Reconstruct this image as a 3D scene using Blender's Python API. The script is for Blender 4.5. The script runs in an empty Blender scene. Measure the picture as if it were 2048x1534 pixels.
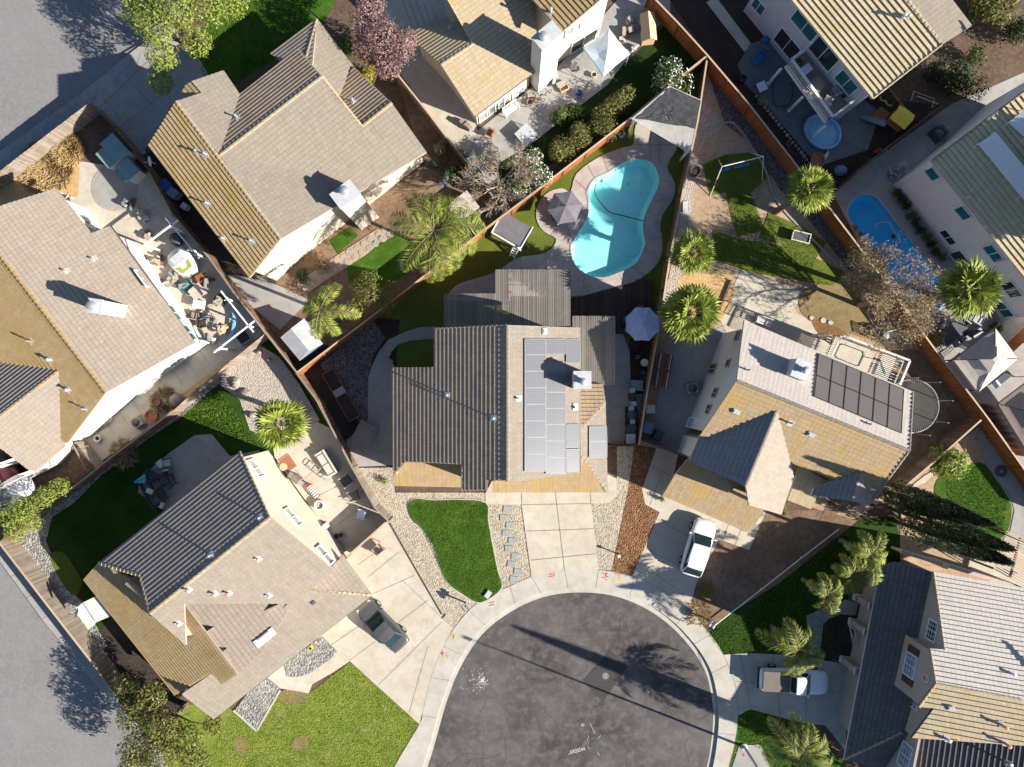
import bpy, math, random
from mathutils import Vector, Matrix
from mathutils.geometry import tessellate_polygon
R=math.radians
random.seed(7)
S=0.041; H=56.0            # ground metres per photo pixel, camera height
scene=bpy.context.scene
# ---------------- camera, light, exposure ----------------
cam=bpy.data.cameras.new('camera'); camo=bpy.data.objects.new('camera',cam)
scene.collection.objects.link(camo); scene.camera=camo
camo.location=(0,0,H); camo.rotation_euler=(0,0,0)
cam.sensor_width=36; cam.lens=36*H/(2048*S); cam.clip_end=800; cam.clip_start=.5
SUN_EL=27.0; SUN_DIR=Vector((.931,-.365,0)).normalized()
w=bpy.data.worlds.new('World'); scene.world=w; w.use_nodes=True
nt=w.node_tree; bg=nt.nodes['Background']; sky=nt.nodes.new('ShaderNodeTexSky')
sky.sky_type='NISHITA'; sky.sun_disc=False; sky.sun_elevation=R(SUN_EL); sky.ozone_density=5.0; sky.air_density=1.0
sky.sun_rotation=math.atan2(SUN_DIR.x,SUN_DIR.y)
nt.links.new(sky.outputs[0],bg.inputs[0]); bg.inputs[1].default_value=.06
sl=bpy.data.lights.new('sun','SUN'); sl.energy=5.0; sl.angle=R(.5); sl.color=(1,.95,.86)
so=bpy.data.objects.new('sun',sl); scene.collection.objects.link(so); so.location=(40,-16,60)
sd=Vector((SUN_DIR.x*math.cos(R(SUN_EL)),SUN_DIR.y*math.cos(R(SUN_EL)),math.sin(R(SUN_EL))))
so.rotation_euler=sd.to_track_quat('Z','Y').to_euler()
vs=scene.view_settings; vs.view_transform='Standard'; vs.look='None'; vs.exposure=1.08; vs.gamma=1
try: scene.cycles.max_bounces=6; scene.cycles.diffuse_bounces=2; scene.cycles.transparent_max_bounces=16
except Exception: pass
# ---------------- helpers ----------------
def G(px,py,h=0.0):
    k=(H-h)/H*S; return Vector(((px-1024)*k,-(py-767)*k,h))
def G2(px,py,h=0): v=G(px,py,h); return Vector((v.x,v.y,0))
class MB:
    def __init__(s): s.v=[];s.f=[];s.m=[];s.uv=[]
    def face(s,pts,m=0,uv=None):
        n=len(s.v); s.v.extend([tuple(p) for p in pts]); s.f.append(tuple(range(n,n+len(pts)))); s.m.append(m)
        s.uv.append(uv if uv else [(p[0],p[1]) for p in pts])
    def mesh(s,vs,fs,m=0):
        n=len(s.v); s.v.extend([tuple(p) for p in vs])
        for f in fs: s.f.append(tuple(n+i for i in f)); s.m.append(m); s.uv.append([(vs[i][0],vs[i][1]) for i in f])
    def box(s,c,size,rz=0,m=0,mat=None,taper=1):
        hx,hy,hz=size[0]/2,size[1]/2,size[2]/2
        M=Matrix.Translation(Vector(c))@Matrix.Rotation(rz,4,'Z') if mat is None else mat
        vs=[M@Vector((x*hx*(taper if z>0 else 1),y*hy*(taper if z>0 else 1),z*hz)) for z in(-1,1) for y in(-1,1) for x in(-1,1)]
        s.mesh(vs,[(0,2,3,1),(4,5,7,6),(0,1,5,4),(2,6,7,3),(0,4,6,2),(1,3,7,5)],m)
    def beam(s,a,b,wd,ht=None,m=0,up=Vector((0,0,1))):
        a=Vector(a);b=Vector(b);d=b-a;L=d.length
        if L<1e-5:return
        d=d/L; x=d.cross(up)
        if x.length<1e-3: x=d.cross(Vector((0,1,0)))
        x.normalize(); z=x.cross(d); ht=ht or wd
        vs=[p+x*i*wd/2+z*j*ht/2 for p in(a,b) for i,j in((-1,-1),(1,-1),(1,1),(-1,1))]
        s.mesh(vs,[(3,2,1,0),(4,5,6,7),(0,1,5,4),(1,2,6,5),(2,3,7,6),(3,0,4,7)],m)
    def tube(s,pts,r,n=6,m=0,cap=True):
        pts=[Vector(p) for p in pts]; rs=r if isinstance(r,(list,tuple)) else [r]*len(pts)
        rings=[]
        for i,p in enumerate(pts):
            d=(pts[min(i+1,len(pts)-1)]-pts[max(i-1,0)]).normalized()
            x=d.cross(Vector((0,0,1)))
            if x.length<1e-2: x=d.cross(Vector((0,1,0)))
            x.normalize(); y=d.cross(x)
            rings.append([p+(x*math.cos(t)+y*math.sin(t))*rs[i] for t in [2*math.pi*k/n for k in range(n)]])
        vs=[q for r_ in rings for q in r_]; fs=[]
        for i in range(len(pts)-1):
            for k in range(n): fs.append((i*n+k,i*n+(k+1)%n,(i+1)*n+(k+1)%n,(i+1)*n+k))
        if cap: fs.append(tuple(range(n-1,-1,-1))); fs.append(tuple((len(pts)-1)*n+k for k in range(n)))
        s.mesh(vs,fs,m)
    def lathe(s,c,prof,n=20,m=0,sx=1,sy=1,rz=0):
        c=Vector(c); vs=[];fs=[]
        for r,z in prof:
            for k in range(n):
                t=2*math.pi*k/n; x=r*math.cos(t)*sx; y=r*math.sin(t)*sy
                vs.append(c+Vector((x*math.cos(rz)-y*math.sin(rz),x*math.sin(rz)+y*math.cos(rz),z)))
        for i in range(len(prof)-1):
            for k in range(n): fs.append((i*n+k,i*n+(k+1)%n,(i+1)*n+(k+1)%n,(i+1)*n+k))
        if prof[0][0]>1e-4: fs.append(tuple(range(n-1,-1,-1)))
        if prof[-1][0]>1e-4: fs.append(tuple((len(prof)-1)*n+k for k in range(n)))
        s.mesh(vs,fs,m)
    def sheet(s,poly,z=0,holes=(),m=0):
        P=[[Vector((p[0],p[1],0)) for p in poly]]+[[Vector((p[0],p[1],0)) for p in h] for h in holes]
        flat=[q for l in P for q in l]
        fs=[]
        for t in tessellate_polygon(P):
            a,b,c=[flat[i] for i in t]
            if (b-a).cross(c-a).z<0: t=(t[0],t[2],t[1])
            fs.append(tuple(t))
        s.mesh([(q.x,q.y,z) for q in flat],fs,m)
    def prism(s,poly,z0,z1,m=0):
        a=sum(poly[i][0]*poly[(i+1)%len(poly)][1]-poly[(i+1)%len(poly)][0]*poly[i][1] for i in range(len(poly)))
        if a<0: poly=poly[::-1]
        n=len(poly); s.sheet(poly,z1,m=m)
        s.mesh([(p[0],p[1],z0) for p in poly]+[(p[0],p[1],z1) for p in poly],[(i,(i+1)%n,n+(i+1)%n,n+i) for i in range(n)],m)
INV={}
COL=scene.collection
def mesh_ob(name,mb,mats,parent=None,world=True,smooth=False):
    me=bpy.data.meshes.new(name)
    vs=mb.v
    if parent is not None and world:
        inv=INV[parent.name]; vs=[tuple(inv@Vector(v)) for v in vs]
    me.from_pydata(vs,[],mb.f)
    mats=mats if isinstance(mats,(list,tuple)) else [mats]
    for m in mats: me.materials.append(M[m] if isinstance(m,str) else m)
    me.polygons.foreach_set('material_index',mb.m)
    uv=me.uv_layers.new(name='UVMap'); fl=[c for u in mb.uv for q in u for c in q]
    if len(fl)==len(uv.data)*2: uv.data.foreach_set('uv',fl)
    if smooth: me.polygons.foreach_set('use_smooth',[True]*len(me.polygons))
    me.update()
    o=bpy.data.objects.new(name,me); COL.objects.link(o)
    if parent is not None:
        o.parent=parent; INV[o.name]=INV[parent.name]
    else: INV[o.name]=Matrix.Identity(4)
    return o
def tag(o,label=None,cat=None,group=None,kind=None):
    if label:o['label']=label
    if cat:o['category']=cat
    if group:o['group']=group
    if kind:o['kind']=kind
    return o
def thing(name,label,cat,loc=(0,0,0),rz=0,group=None,sc=1):
    o=bpy.data.objects.new(name,None); COL.objects.link(o); o.empty_display_size=.3
    o.location=loc; o.rotation_euler=(0,0,rz); o.scale=(sc,sc,sc)
    INV[o.name]=(Matrix.Translation(Vector(loc))@Matrix.Rotation(rz,4,'Z')@Matrix.Scale(sc,4)).inverted()
    return tag(o,label,cat,group)
def copy_tree(o,loc,rz=0,label=None,sc=None,parent=None):
    c=o.copy(); COL.objects.link(c)
    if parent is None:
        c.location=loc; c.rotation_euler=(0,0,rz)
        if sc: c.scale=(sc,sc,sc)
        if label: c['label']=label
    else: c.parent=parent
    for ch in list(o.children): copy_tree(ch,None,parent=c)
    return c
def struct(name,mb,mat,smooth=False):
    return tag(mesh_ob(name,mb,mat,smooth=smooth),kind='structure')
def catmull(P,n=6,closed=True):
    out=[];L=len(P)
    rng=range(L) if closed else range(L-1)
    for i in rng:
        if closed: p0,p1,p2,p3=[Vector(P[(i+j)%L]) for j in(-1,0,1,2)]
        else: p0,p1,p2,p3=[Vector(P[min(max(i+j,0),L-1)]) for j in(-1,0,1,2)]
        for k in range(n):
            t=k/n; out.append(.5*((2*p1)+(p2-p0)*t+(2*p0-5*p1+4*p2-p3)*t*t+(3*p1-p0-3*p2+p3)*t**3))
    if not closed: out.append(Vector(P[-1]))
    return out
def px(L,h=0,smooth=0):
    P=[G2(a,b,h) for a,b in L]
    return catmull(P,smooth) if smooth else P
# ---------------- materials ----------------
M={}
def newmat(name):
    m=bpy.data.materials.new(name); m.use_nodes=True; M[name]=m
    n=m.node_tree; return m,n,n.nodes['Principled BSDF']
def node(n,t,**k):
    x=n.nodes.new(t)
    for a,b in k.items():
        if a in x.inputs: x.inputs[a].default_value=b
        else: setattr(x,a,b)
    return x
def ramp(n,fac,stops):
    r=n.nodes.new('ShaderNodeValToRGB'); e=r.color_ramp.elements
    while len(e)>1: e.remove(e[-1])
    e[0].position=stops[0][0]; e[0].color=(*stops[0][1],1)
    for p,c in stops[1:]:
        q=e.new(p); q.color=(*c,1)
    n.links.new(fac,r.inputs[0]); return r.outputs[0]
def mixc(n,f,a,b,mode='MIX'):
    x=n.nodes.new('ShaderNodeMix'); x.data_type='RGBA'; x.blend_type=mode
    for s_,v in((0,f),(6,a),(7,b)):
        if hasattr(v,'is_output') or hasattr(v,'links'): n.links.new(v,x.inputs[s_])
        else: x.inputs[s_].default_value=v if s_==0 else (*v,1)
    return x.outputs[2]
def pos(n): return n.nodes.new('ShaderNodeNewGeometry').outputs['Position']
def noise(n,scale,detail=5,rough=.6,vec=None,out=0,dist=0):
    x=node(n,'ShaderNodeTexNoise',Scale=scale,Detail=detail,Roughness=rough,Distortion=dist)
    n.links.new(vec if vec is not None else pos(n),x.inputs[0]); return x.outputs[out]
def voro(n,scale,feature='F1',out=0,vec=None,rnd=1):
    x=node(n,'ShaderNodeTexVoronoi',Scale=scale,feature=feature,Randomness=rnd); n.links.new(vec if vec is not None else pos(n),x.inputs[0]); return x.outputs[out]
def bump(n,b,hgt,strength,dist):
    x=node(n,'ShaderNodeBump',Strength=strength,Distance=dist); n.links.new(hgt,x.inputs['Height'])
    n.links.new(x.outputs[0],b.inputs['Normal']); return x
def surf(name,c1,c2,c3=None,big=.25,small=3,rough=.9,bs=.4,bd=.02,bscale=8,spec=.3,metal=0):
    """mottled surface: broad patches of c1/c2 with fine grain towards c3"""
    m,n,b=newmat(name); c3=c3 or tuple(x*.75 for x in c1)
    a=ramp(n,noise(n,big,6),[(.35,c1),(.65,c2)])
    f=n.nodes.new('ShaderNodeMapRange'); f.inputs[1].default_value=.45; f.inputs[2].default_value=.75
    n.links.new(noise(n,small,6,.7),f.inputs[0])
    n.links.new(mixc(n,f.outputs[0],a,c3),b.inputs['Base Color'])
    b.inputs['Roughness'].default_value=rough; b.inputs['Specular IOR Level'].default_value=spec; b.inputs['Metallic'].default_value=metal
    if bs: bump(n,b,noise(n,bscale,4,.7),bs,bd)
    return m
def plain(name,c,rough=.6,metal=0,spec=.5,var=.12,vs=2,bs=0):
    m,n,b=newmat(name)
    n.links.new(ramp(n,noise(n,vs,4),[(.3,tuple(x*(1-var) for x in c)),(.7,tuple(min(1,x*(1+var)) for x in c))]),b.inputs['Base Color'])
    b.inputs['Roughness'].default_value=rough; b.inputs['Metallic'].default_value=metal; b.inputs['Specular IOR Level'].default_value=spec
    if bs: bump(n,b,noise(n,25,3),bs,.01)
    return m
def glassy(name,c,rough=.08):
    m=plain(name,c,rough,0,.6,.25,1.2); return m
def leafmat(name,cols,rough=.55,trans=.25):
    m,n,b=newmat(name); g=n.nodes.new('ShaderNodeNewGeometry')
    k=len(cols); c=ramp(n,g.outputs['Random Per Island'],[(i/(k-1) if k>1 else 0,c) for i,c in enumerate(cols)])
    c2=mixc(n,.55,c,ramp(n,noise(n,1.3,3),[(.35,tuple(x*.6 for x in cols[0])),(.65,cols[-1])]))
    n.links.new(c2,b.inputs['Base Color']); b.inputs['Roughness'].default_value=rough
    b.inputs['Specular IOR Level'].default_value=.3
    t=n.nodes.new('ShaderNodeBsdfTranslucent'); n.links.new(c2,t.inputs[0])
    x=n.nodes.new('ShaderNodeMixShader'); x.inputs[0].default_value=trans
    n.links.new(b.outputs[0],x.inputs[1]); n.links.new(t.outputs[0],x.inputs[2])
    n.links.new(x.outputs[0],n.nodes['Material Output'].inputs[0]); return m
def tilemat(name,ca,cb,stain,stain_amt,butt=None,mort=None,wavy=.28):
    mort=mort or tuple(x*.74 for x in ca)
    m,n,b=newmat(name); uv=n.nodes.new('ShaderNodeUVMap').outputs[0]
    br=node(n,'ShaderNodeTexBrick',Scale=1.0); br.offset=.5
    br.inputs['Mortar Size'].default_value=.008; br.inputs['Brick Width'].default_value=.33; br.inputs['Row Height'].default_value=.34
    br.inputs['Color1'].default_value=(*ca,1); br.inputs['Color2'].default_value=(*cb,1); br.inputs['Mortar'].default_value=(*mort,1)
    br.inputs['Bias'].default_value=0; n.links.new(uv,br.inputs[0])
    mr=n.nodes.new('ShaderNodeMapRange'); mr.inputs[1].default_value=.62-.3*stain_amt; mr.inputs[2].default_value=.85-.3*stain_amt; mr.inputs[4].default_value=.85
    n.links.new(noise(n,.55,7,.65,dist=.4),mr.inputs[0])
    c=mixc(n,mr.outputs[0],br.outputs[0],stain)
    # streaks of weathering running down the slope
    mp=n.nodes.new('ShaderNodeMapping'); mp.inputs['Scale'].default_value=(3.5,.35,1); n.links.new(uv,mp.inputs[0])
    m2=n.nodes.new('ShaderNodeMapRange'); m2.inputs[1].default_value=.5; m2.inputs[2].default_value=.8; m2.inputs[4].default_value=.42
    n.links.new(noise(n,1,5,.7,vec=mp.outputs[0]),m2.inputs[0])
    c=mixc(n,m2.outputs[0],c,tuple(x*.55 for x in ca))
    # dark line painted at each course overlap: grime and the butt's shadow
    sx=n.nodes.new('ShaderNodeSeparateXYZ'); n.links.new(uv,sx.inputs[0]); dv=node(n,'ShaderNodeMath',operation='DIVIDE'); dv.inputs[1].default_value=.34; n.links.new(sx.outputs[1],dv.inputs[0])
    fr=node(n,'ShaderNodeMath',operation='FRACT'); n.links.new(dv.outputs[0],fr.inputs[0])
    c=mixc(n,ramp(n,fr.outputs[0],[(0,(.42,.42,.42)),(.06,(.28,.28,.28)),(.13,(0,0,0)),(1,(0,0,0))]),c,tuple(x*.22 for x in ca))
    hs=n.nodes.new('ShaderNodeHueSaturation'); hs.inputs['Saturation'].default_value=1
    v=n.nodes.new('ShaderNodeMapRange'); v.inputs[3].default_value=.82; v.inputs[4].default_value=1.16
    n.links.new(noise(n,7,3),v.inputs[0]); n.links.new(v.outputs[0],hs.inputs['Value']); n.links.new(c,hs.inputs['Color'])
    n.links.new(hs.outputs[0],b.inputs['Base Color'])
    b.inputs['Roughness'].default_value=.85; b.inputs['Specular IOR Level'].default_value=.25
    wv=node(n,'ShaderNodeTexWave',Scale=.95,wave_type='BANDS',bands_direction='X',wave_profile='SIN'); n.links.new(uv,wv.inputs[0])
    ad=n.nodes.new('ShaderNodeMath'); ad.operation='MULTIPLY_ADD'; ad.inputs[1].default_value=.35
    n.links.new(noise(n,14,4),ad.inputs[0]); n.links.new(wv.outputs['Fac'],ad.inputs[2])
    bump(n,b,ad.outputs[0],wavy,.014)
    return m
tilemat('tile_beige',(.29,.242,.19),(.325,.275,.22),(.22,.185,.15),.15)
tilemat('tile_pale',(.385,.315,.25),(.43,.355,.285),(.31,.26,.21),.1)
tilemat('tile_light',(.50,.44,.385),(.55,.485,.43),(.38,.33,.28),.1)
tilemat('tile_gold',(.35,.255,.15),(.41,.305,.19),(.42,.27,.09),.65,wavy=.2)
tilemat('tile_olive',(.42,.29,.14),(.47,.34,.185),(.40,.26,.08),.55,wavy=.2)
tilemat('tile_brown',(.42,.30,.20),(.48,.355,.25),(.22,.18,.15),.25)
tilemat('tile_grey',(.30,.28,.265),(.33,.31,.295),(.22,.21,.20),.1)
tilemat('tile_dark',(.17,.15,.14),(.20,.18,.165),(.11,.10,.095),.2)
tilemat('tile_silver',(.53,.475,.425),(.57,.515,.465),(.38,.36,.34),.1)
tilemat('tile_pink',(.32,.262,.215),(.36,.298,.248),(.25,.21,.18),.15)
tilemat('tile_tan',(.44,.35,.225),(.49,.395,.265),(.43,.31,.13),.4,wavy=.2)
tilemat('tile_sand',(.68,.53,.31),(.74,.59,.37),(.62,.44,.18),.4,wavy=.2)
plain('fascia',(.42,.34,.27),.7); plain('fascia_dark',(.12,.10,.09),.6); plain('gutter_white',(.62,.6,.57),.5)
surf('stucco_white',(.80,.775,.72),(.74,.715,.66),(.62,.59,.54),.3,6,.9,.3,.01,30)
surf('stucco_cream',(.68,.60,.48),(.62,.545,.43),(.52,.45,.36),.3,6,.9,.3,.01,30)
surf('stucco_grey',(.50,.49,.475),(.44,.43,.42),(.36,.355,.35),.3,6,.9,.3,.01,30)
surf('stucco_blue',(.52,.54,.57),(.48,.50,.53),(.40,.42,.45),.3,6,.9,.3,.01,30)
surf('stucco_taupe',(.42,.36,.32),(.38,.33,.29),(.33,.28,.25),.3,6,.9,.3,.01,30)
glassy('glass_olive',(.30,.32,.07),.12); plain('teal_shed',(.20,.30,.30),.6)
plain('white_paint',(.80,.79,.77),.5,var=.05); plain('off_white',(.66,.62,.55),.6,var=.1)
plain('black_metal',(.02,.02,.022),.4); plain('dark_grey',(.07,.07,.075),.6); plain('mid_grey',(.25,.25,.255),.6)
plain('light_grey',(.5,.5,.5),.5); plain('steel',(.55,.56,.58),.35,.7); plain('galvanised',(.52,.53,.54),.5,.4)
plain('flue',(.50,.50,.50),.4,.5); plain('terracotta',(.35,.13,.06),.8); plain('orange',(.55,.16,.03),.6)
plain('pipe_orange',(.48,.22,.14),.7)
plain('shutter_brown',(.09,.055,.045),.7); plain('yellow',(.66,.52,.05),.5); plain('red',(.42,.03,.03),.5)
plain('blue_bin',(.02,.09,.30),.5); plain('blue_grey_bin',(.17,.24,.28),.5); plain('green_bin',(.03,.06,.045),.5)
plain('bright_blue',(.02,.17,.42),.5); plain('pool_toy',(.25,.50,.68),.4); plain('teal_cloth',(.04,.36,.38),.7)
plain('canopy_blue',(.62,.74,.84),.7,var=.06); plain('umbrella_blue',(.40,.45,.66),.8,var=.06); plain('umbrella_grey',(.16,.145,.16),.85)
plain('gazebo_tan',(.52,.44,.38),.85); plain('gazebo_brown',(.32,.25,.20),.85); plain('cushion_grey',(.44,.43,.43),.9)
plain('wicker_dark',(.05,.035,.03),.8); plain('cushion_dark',(.07,.08,.10),.9); plain('sofa_cream',(.55,.50,.44),.85)
plain('fabric_taupe',(.22,.18,.15),.9); plain('teal',(.02,.22,.22),.4)
glassy('glass_dark',(.03,.04,.045),.04); glassy('glass_teal',(.02,.13,.13),.06); glassy('glass_pale',(.32,.35,.31),.12)
glassy('glass_blue',(.16,.24,.32),.08); glassy('car_glass',(.012,.03,.034),.04); glassy('car_glass_pale',(.12,.15,.13),.1)
plain('car_grey',(.17,.165,.16),.3,.5,var=.03); plain('car_white',(.80,.80,.82),.25,0,.6,var=.02); plain('car_maroon',(.11,.012,.03),.28,.3,var=.03)
plain('tail_light',(.4,.01,.02),.3); plain('head_light',(.6,.6,.6),.2); plain('tyre',(.015,.015,.016),.85)
plain('bed_cover',(.15,.125,.10),.75); plain('skin_tan',(.2,.1,.05),.6)
def woodmat(name,c1,c2,wear=(.35,.30,.26),amt=.2,dirn='Z'):
    m,n,b=newmat(name); g=n.nodes.new('ShaderNodeNewGeometry')
    base=ramp(n,g.outputs['Random Per Island'],[(0,c1),(.5,tuple((a+b_)/2 for a,b_ in zip(c1,c2))),(1,c2)])
    mr=n.nodes.new('ShaderNodeMapRange'); mr.inputs[1].default_value=.5; mr.inputs[2].default_value=.8; mr.inputs[4].default_value=amt
    n.links.new(noise(n,1.6,6,.7),mr.inputs[0]); n.links.new(mixc(n,mr.outputs[0],base,wear),b.inputs['Base Color'])
    b.inputs['Roughness'].default_value=.8; b.inputs['Specular IOR Level'].default_value=.2
    bump(n,b,noise(n,18,3),.3,.01); return m
woodmat('wood_orange',(.25,.085,.03),(.35,.13,.045),(.32,.25,.2)); woodmat('wood_brown',(.15,.075,.045),(.26,.15,.10),amt=.5)
woodmat('wood_grey',(.20,.155,.12),(.32,.26,.21),(.42,.38,.34),.5); woodmat('wood_red',(.17,.055,.03),(.27,.10,.055),amt=.2)
woodmat('wood_raw',(.52,.36,.21),(.66,.48,.30),(.5,.4,.3),.2); woodmat('deck_brown',(.055,.035,.028),(.095,.062,.05),(.12,.1,.09),.3)
woodmat('slat_grey',(.17,.15,.13),(.26,.235,.21),(.34,.31,.28),.4); woodmat('wood_cap',(.42,.29,.19),(.55,.40,.29),(.6,.5,.42),.4)
surf('asphalt_dark',(.055,.047,.044),(.12,.106,.10),(.16,.145,.137),.22,1.3,.9,.5,.01,30)
surf('asphalt_patch',(.050,.045,.043),(.062,.056,.054),(.08,.074,.07),.5,8,.9,.5,.01,30)
surf('asphalt_light',(.20,.188,.182),(.24,.227,.22),(.28,.265,.26),.15,4,.9,.4,.01,30)
surf('crack_dark',(.028,.025,.024),(.04,.036,.034),None,1,5,.9,0)
surf('crack_seal',(.33,.31,.30),(.38,.36,.35),None,1,5,.9,0)
surf('concrete',(.46,.42,.36),(.53,.49,.425),(.39,.345,.285),.35,1.1,.9,.2,.005,20)
surf('concrete_warm',(.50,.435,.345),(.56,.50,.41),(.42,.355,.265),.35,1.2,.9,.2,.005,20)
surf('concrete_grey',(.32,.30,.28),(.38,.36,.335),(.27,.25,.225),.35,1.2,.9,.2,.005,20)
surf('pool_deck',(.43,.375,.335),(.49,.43,.385),(.33,.27,.235),.5,.9,.9,.2,.005,20)
surf('pavers_blue',(.15,.155,.17),(.19,.19,.205),(.13,.13,.14),.8,3,.9,.3,.01,12)
surf('joint_dark',(.14,.12,.10),(.2,.175,.15),None,1,4,.95,0)
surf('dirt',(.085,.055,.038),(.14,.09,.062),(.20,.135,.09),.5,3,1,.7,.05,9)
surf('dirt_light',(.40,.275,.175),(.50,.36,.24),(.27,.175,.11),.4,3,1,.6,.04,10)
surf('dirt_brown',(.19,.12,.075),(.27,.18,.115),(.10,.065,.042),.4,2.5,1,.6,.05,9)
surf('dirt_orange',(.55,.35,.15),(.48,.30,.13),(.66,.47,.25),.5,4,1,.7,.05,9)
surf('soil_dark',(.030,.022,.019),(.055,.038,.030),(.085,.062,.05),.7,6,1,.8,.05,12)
surf('leaf_litter',(.22,.11,.045),(.32,.17,.06),(.12,.06,.03),.6,5,1,.9,.06,14)
surf('flagstone',(.34,.295,.25),(.40,.35,.30),(.26,.22,.19),.8,3,.9,.3,.01,12)
surf('slate_step',(.30,.31,.28),(.36,.365,.34),None,1,5,.8,.2,.01,12)
surf('boulder',(.28,.235,.20),(.36,.31,.265),(.2,.17,.15),1,5,.95,.6,.05,6)
def gravel(name,cols,scale,bs=.9,bd=.05):
    m,n,b=newmat(name); k=len(cols)
    x=node(n,'ShaderNodeTexVoronoi',Scale=scale); n.links.new(pos(n),x.inputs[0])
    sp=n.nodes.new('ShaderNodeSeparateColor'); n.links.new(x.outputs['Color'],sp.inputs[0])
    c=ramp(n,sp.outputs[0],[(i/(k-1),c) for i,c in enumerate(cols)])
    c=mixc(n,ramp(n,noise(n,.5,5),[(.4,(0,0,0)),(.7,(.3,.3,.3))]),c,cols[0])
    n.links.new(c,b.inputs['Base Color']); b.inputs['Roughness'].default_value=.95; b.inputs['Specular IOR Level'].default_value=.2
    iv=n.nodes.new('ShaderNodeMath'); iv.operation='MULTIPLY_ADD'; iv.inputs[1].default_value=-1; iv.inputs[2].default_value=1
    n.links.new(x.outputs['Distance'],iv.inputs[0]); bump(n,b,iv.outputs[0],bs,bd); return m
gravel('gravel_tan',[(.27,.215,.15),(.45,.38,.29),(.55,.48,.38),(.36,.295,.22)],9)
gravel('gravel_grey',[(.15,.14,.13),(.27,.26,.245),(.42,.41,.39),(.20,.185,.17)],6,1,.09)
gravel('gravel_pale',[(.32,.27,.22),(.5,.44,.37),(.38,.33,.28)],9)
gravel('gravel_dark',[(.06,.05,.05),(.14,.12,.12),(.22,.19,.18),(.09,.075,.07)],8)
gravel('bark_mulch',[(.11,.05,.025),(.27,.14,.065),(.18,.085,.04),(.37,.21,.11)],8,1,.08)
gravel('rock_blue',[(.10,.11,.13),(.17,.18,.2),(.24,.25,.27)],9)
def grassmat(name,d,m_,l,yel=None,s=1.0):
    m,n,b=newmat(name)
    a=ramp(n,noise(n,.45*s,6,.65),[(.32,d),(.5,m_),(.68,l)])
    c=mixc(n,ramp(n,noise(n,9,5,.75),[(.35,(0,0,0)),(.7,(.75,.75,.75))]),a,tuple(x*.5 for x in d))
    if yel: c=mixc(n,ramp(n,noise(n,.7,6,.7,dist=.5),[(.55,(0,0,0)),(.72,(.85,.85,.85))]),c,yel)
    n.links.new(c,b.inputs['Base Color']); b.inputs['Roughness'].default_value=.9; b.inputs['Specular IOR Level'].default_value=.15
    bump(n,b,noise(n,22,3,.8),.9,.06); return m
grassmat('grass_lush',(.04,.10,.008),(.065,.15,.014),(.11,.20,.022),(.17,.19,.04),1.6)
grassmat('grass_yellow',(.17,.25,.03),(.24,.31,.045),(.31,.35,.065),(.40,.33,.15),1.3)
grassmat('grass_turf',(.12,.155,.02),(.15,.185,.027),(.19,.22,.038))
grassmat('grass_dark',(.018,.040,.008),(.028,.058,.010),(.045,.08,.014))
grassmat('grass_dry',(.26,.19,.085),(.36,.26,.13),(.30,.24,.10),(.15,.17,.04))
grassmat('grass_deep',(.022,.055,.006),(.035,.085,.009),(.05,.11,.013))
# pool water and basin
def water(name,col,fac=.06):
    m,n,b=newmat(name); tr=node(n,'ShaderNodeBsdfTransparent'); tr.inputs[0].default_value=(*col,1)
    gl=node(n,'ShaderNodeBsdfGlossy',Roughness=.03); lw=node(n,'ShaderNodeLayerWeight',Blend=.25); fr=node(n,'ShaderNodeMath',operation='MULTIPLY_ADD'); fr.inputs[1].default_value=.30; fr.inputs[2].default_value=.03; n.links.new(lw.outputs['Facing'],fr.inputs[0])
    bp=node(n,'ShaderNodeBump',Strength=.35,Distance=.05); n.links.new(noise(n,5,3,.6,dist=.5),bp.inputs['Height'])
    n.links.new(bp.outputs[0],gl.inputs['Normal']); n.links.new(bp.outputs[0],lw.inputs['Normal'])
    x=n.nodes.new('ShaderNodeMixShader'); n.links.new(fr.outputs[0],x.inputs[0]); n.links.new(tr.outputs[0],x.inputs[1]); n.links.new(gl.outputs[0],x.inputs[2])
    n.links.new(x.outputs[0],n.nodes['Material Output'].inputs[0]); m.use_nodes=True
water('pool_water',(.86,.99,.99)); water('pool_water_deep',(.62,.93,.985))
surf('plaster_aqua',(.40,.90,.87),(.47,.93,.90),(.33,.85,.82),.5,3,.8,.25,.05,3)
surf('plaster_blue',(.02,.55,.90),(.025,.60,.92),(.02,.50,.86),.5,3,.8,.25,.05,3)
m,n,b=newmat('solar_cell'); uv=n.nodes.new('ShaderNodeUVMap').outputs[0]
br=node(n,'ShaderNodeTexBrick',Scale=1.0); br.offset=0; br.inputs['Mortar Size'].default_value=.012; br.inputs['Brick Width'].default_value=.157; br.inputs['Row Height'].default_value=.157
br.inputs['Color1'].default_value=(.125,.125,.135,1); br.inputs['Color2'].default_value=(.135,.135,.145,1); br.inputs['Mortar'].default_value=(.19,.195,.21,1)
n.links.new(uv,br.inputs[0]); n.links.new(br.outputs[0],b.inputs['Base Color']); b.inputs['Roughness'].default_value=.25; b.inputs['Coat Weight'].default_value=.2
plain('panel_frame',(.20,.20,.20),.5); plain('solar_thermal',(.155,.135,.125),.55,0,.4,.06)
surf('shade_cloth',(.045,.045,.05),(.06,.06,.065),(.09,.09,.09),1.2,4,.9,.5,.06,2)
surf('trampoline_mat',(.10,.09,.08),(.12,.11,.10),None,1,6,.8,0)
surf('bark_palm',(.20,.14,.10),(.27,.20,.15),(.12,.085,.06),1,8,.95,.8,.05,12)
surf('bark',(.17,.12,.085),(.23,.17,.125),(.11,.08,.06),1,8,.95,.6,.03,12)
surf('bark_pale',(.36,.29,.22),(.44,.36,.28),(.28,.21,.16),1,8,.95,.4,.02,12)
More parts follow.
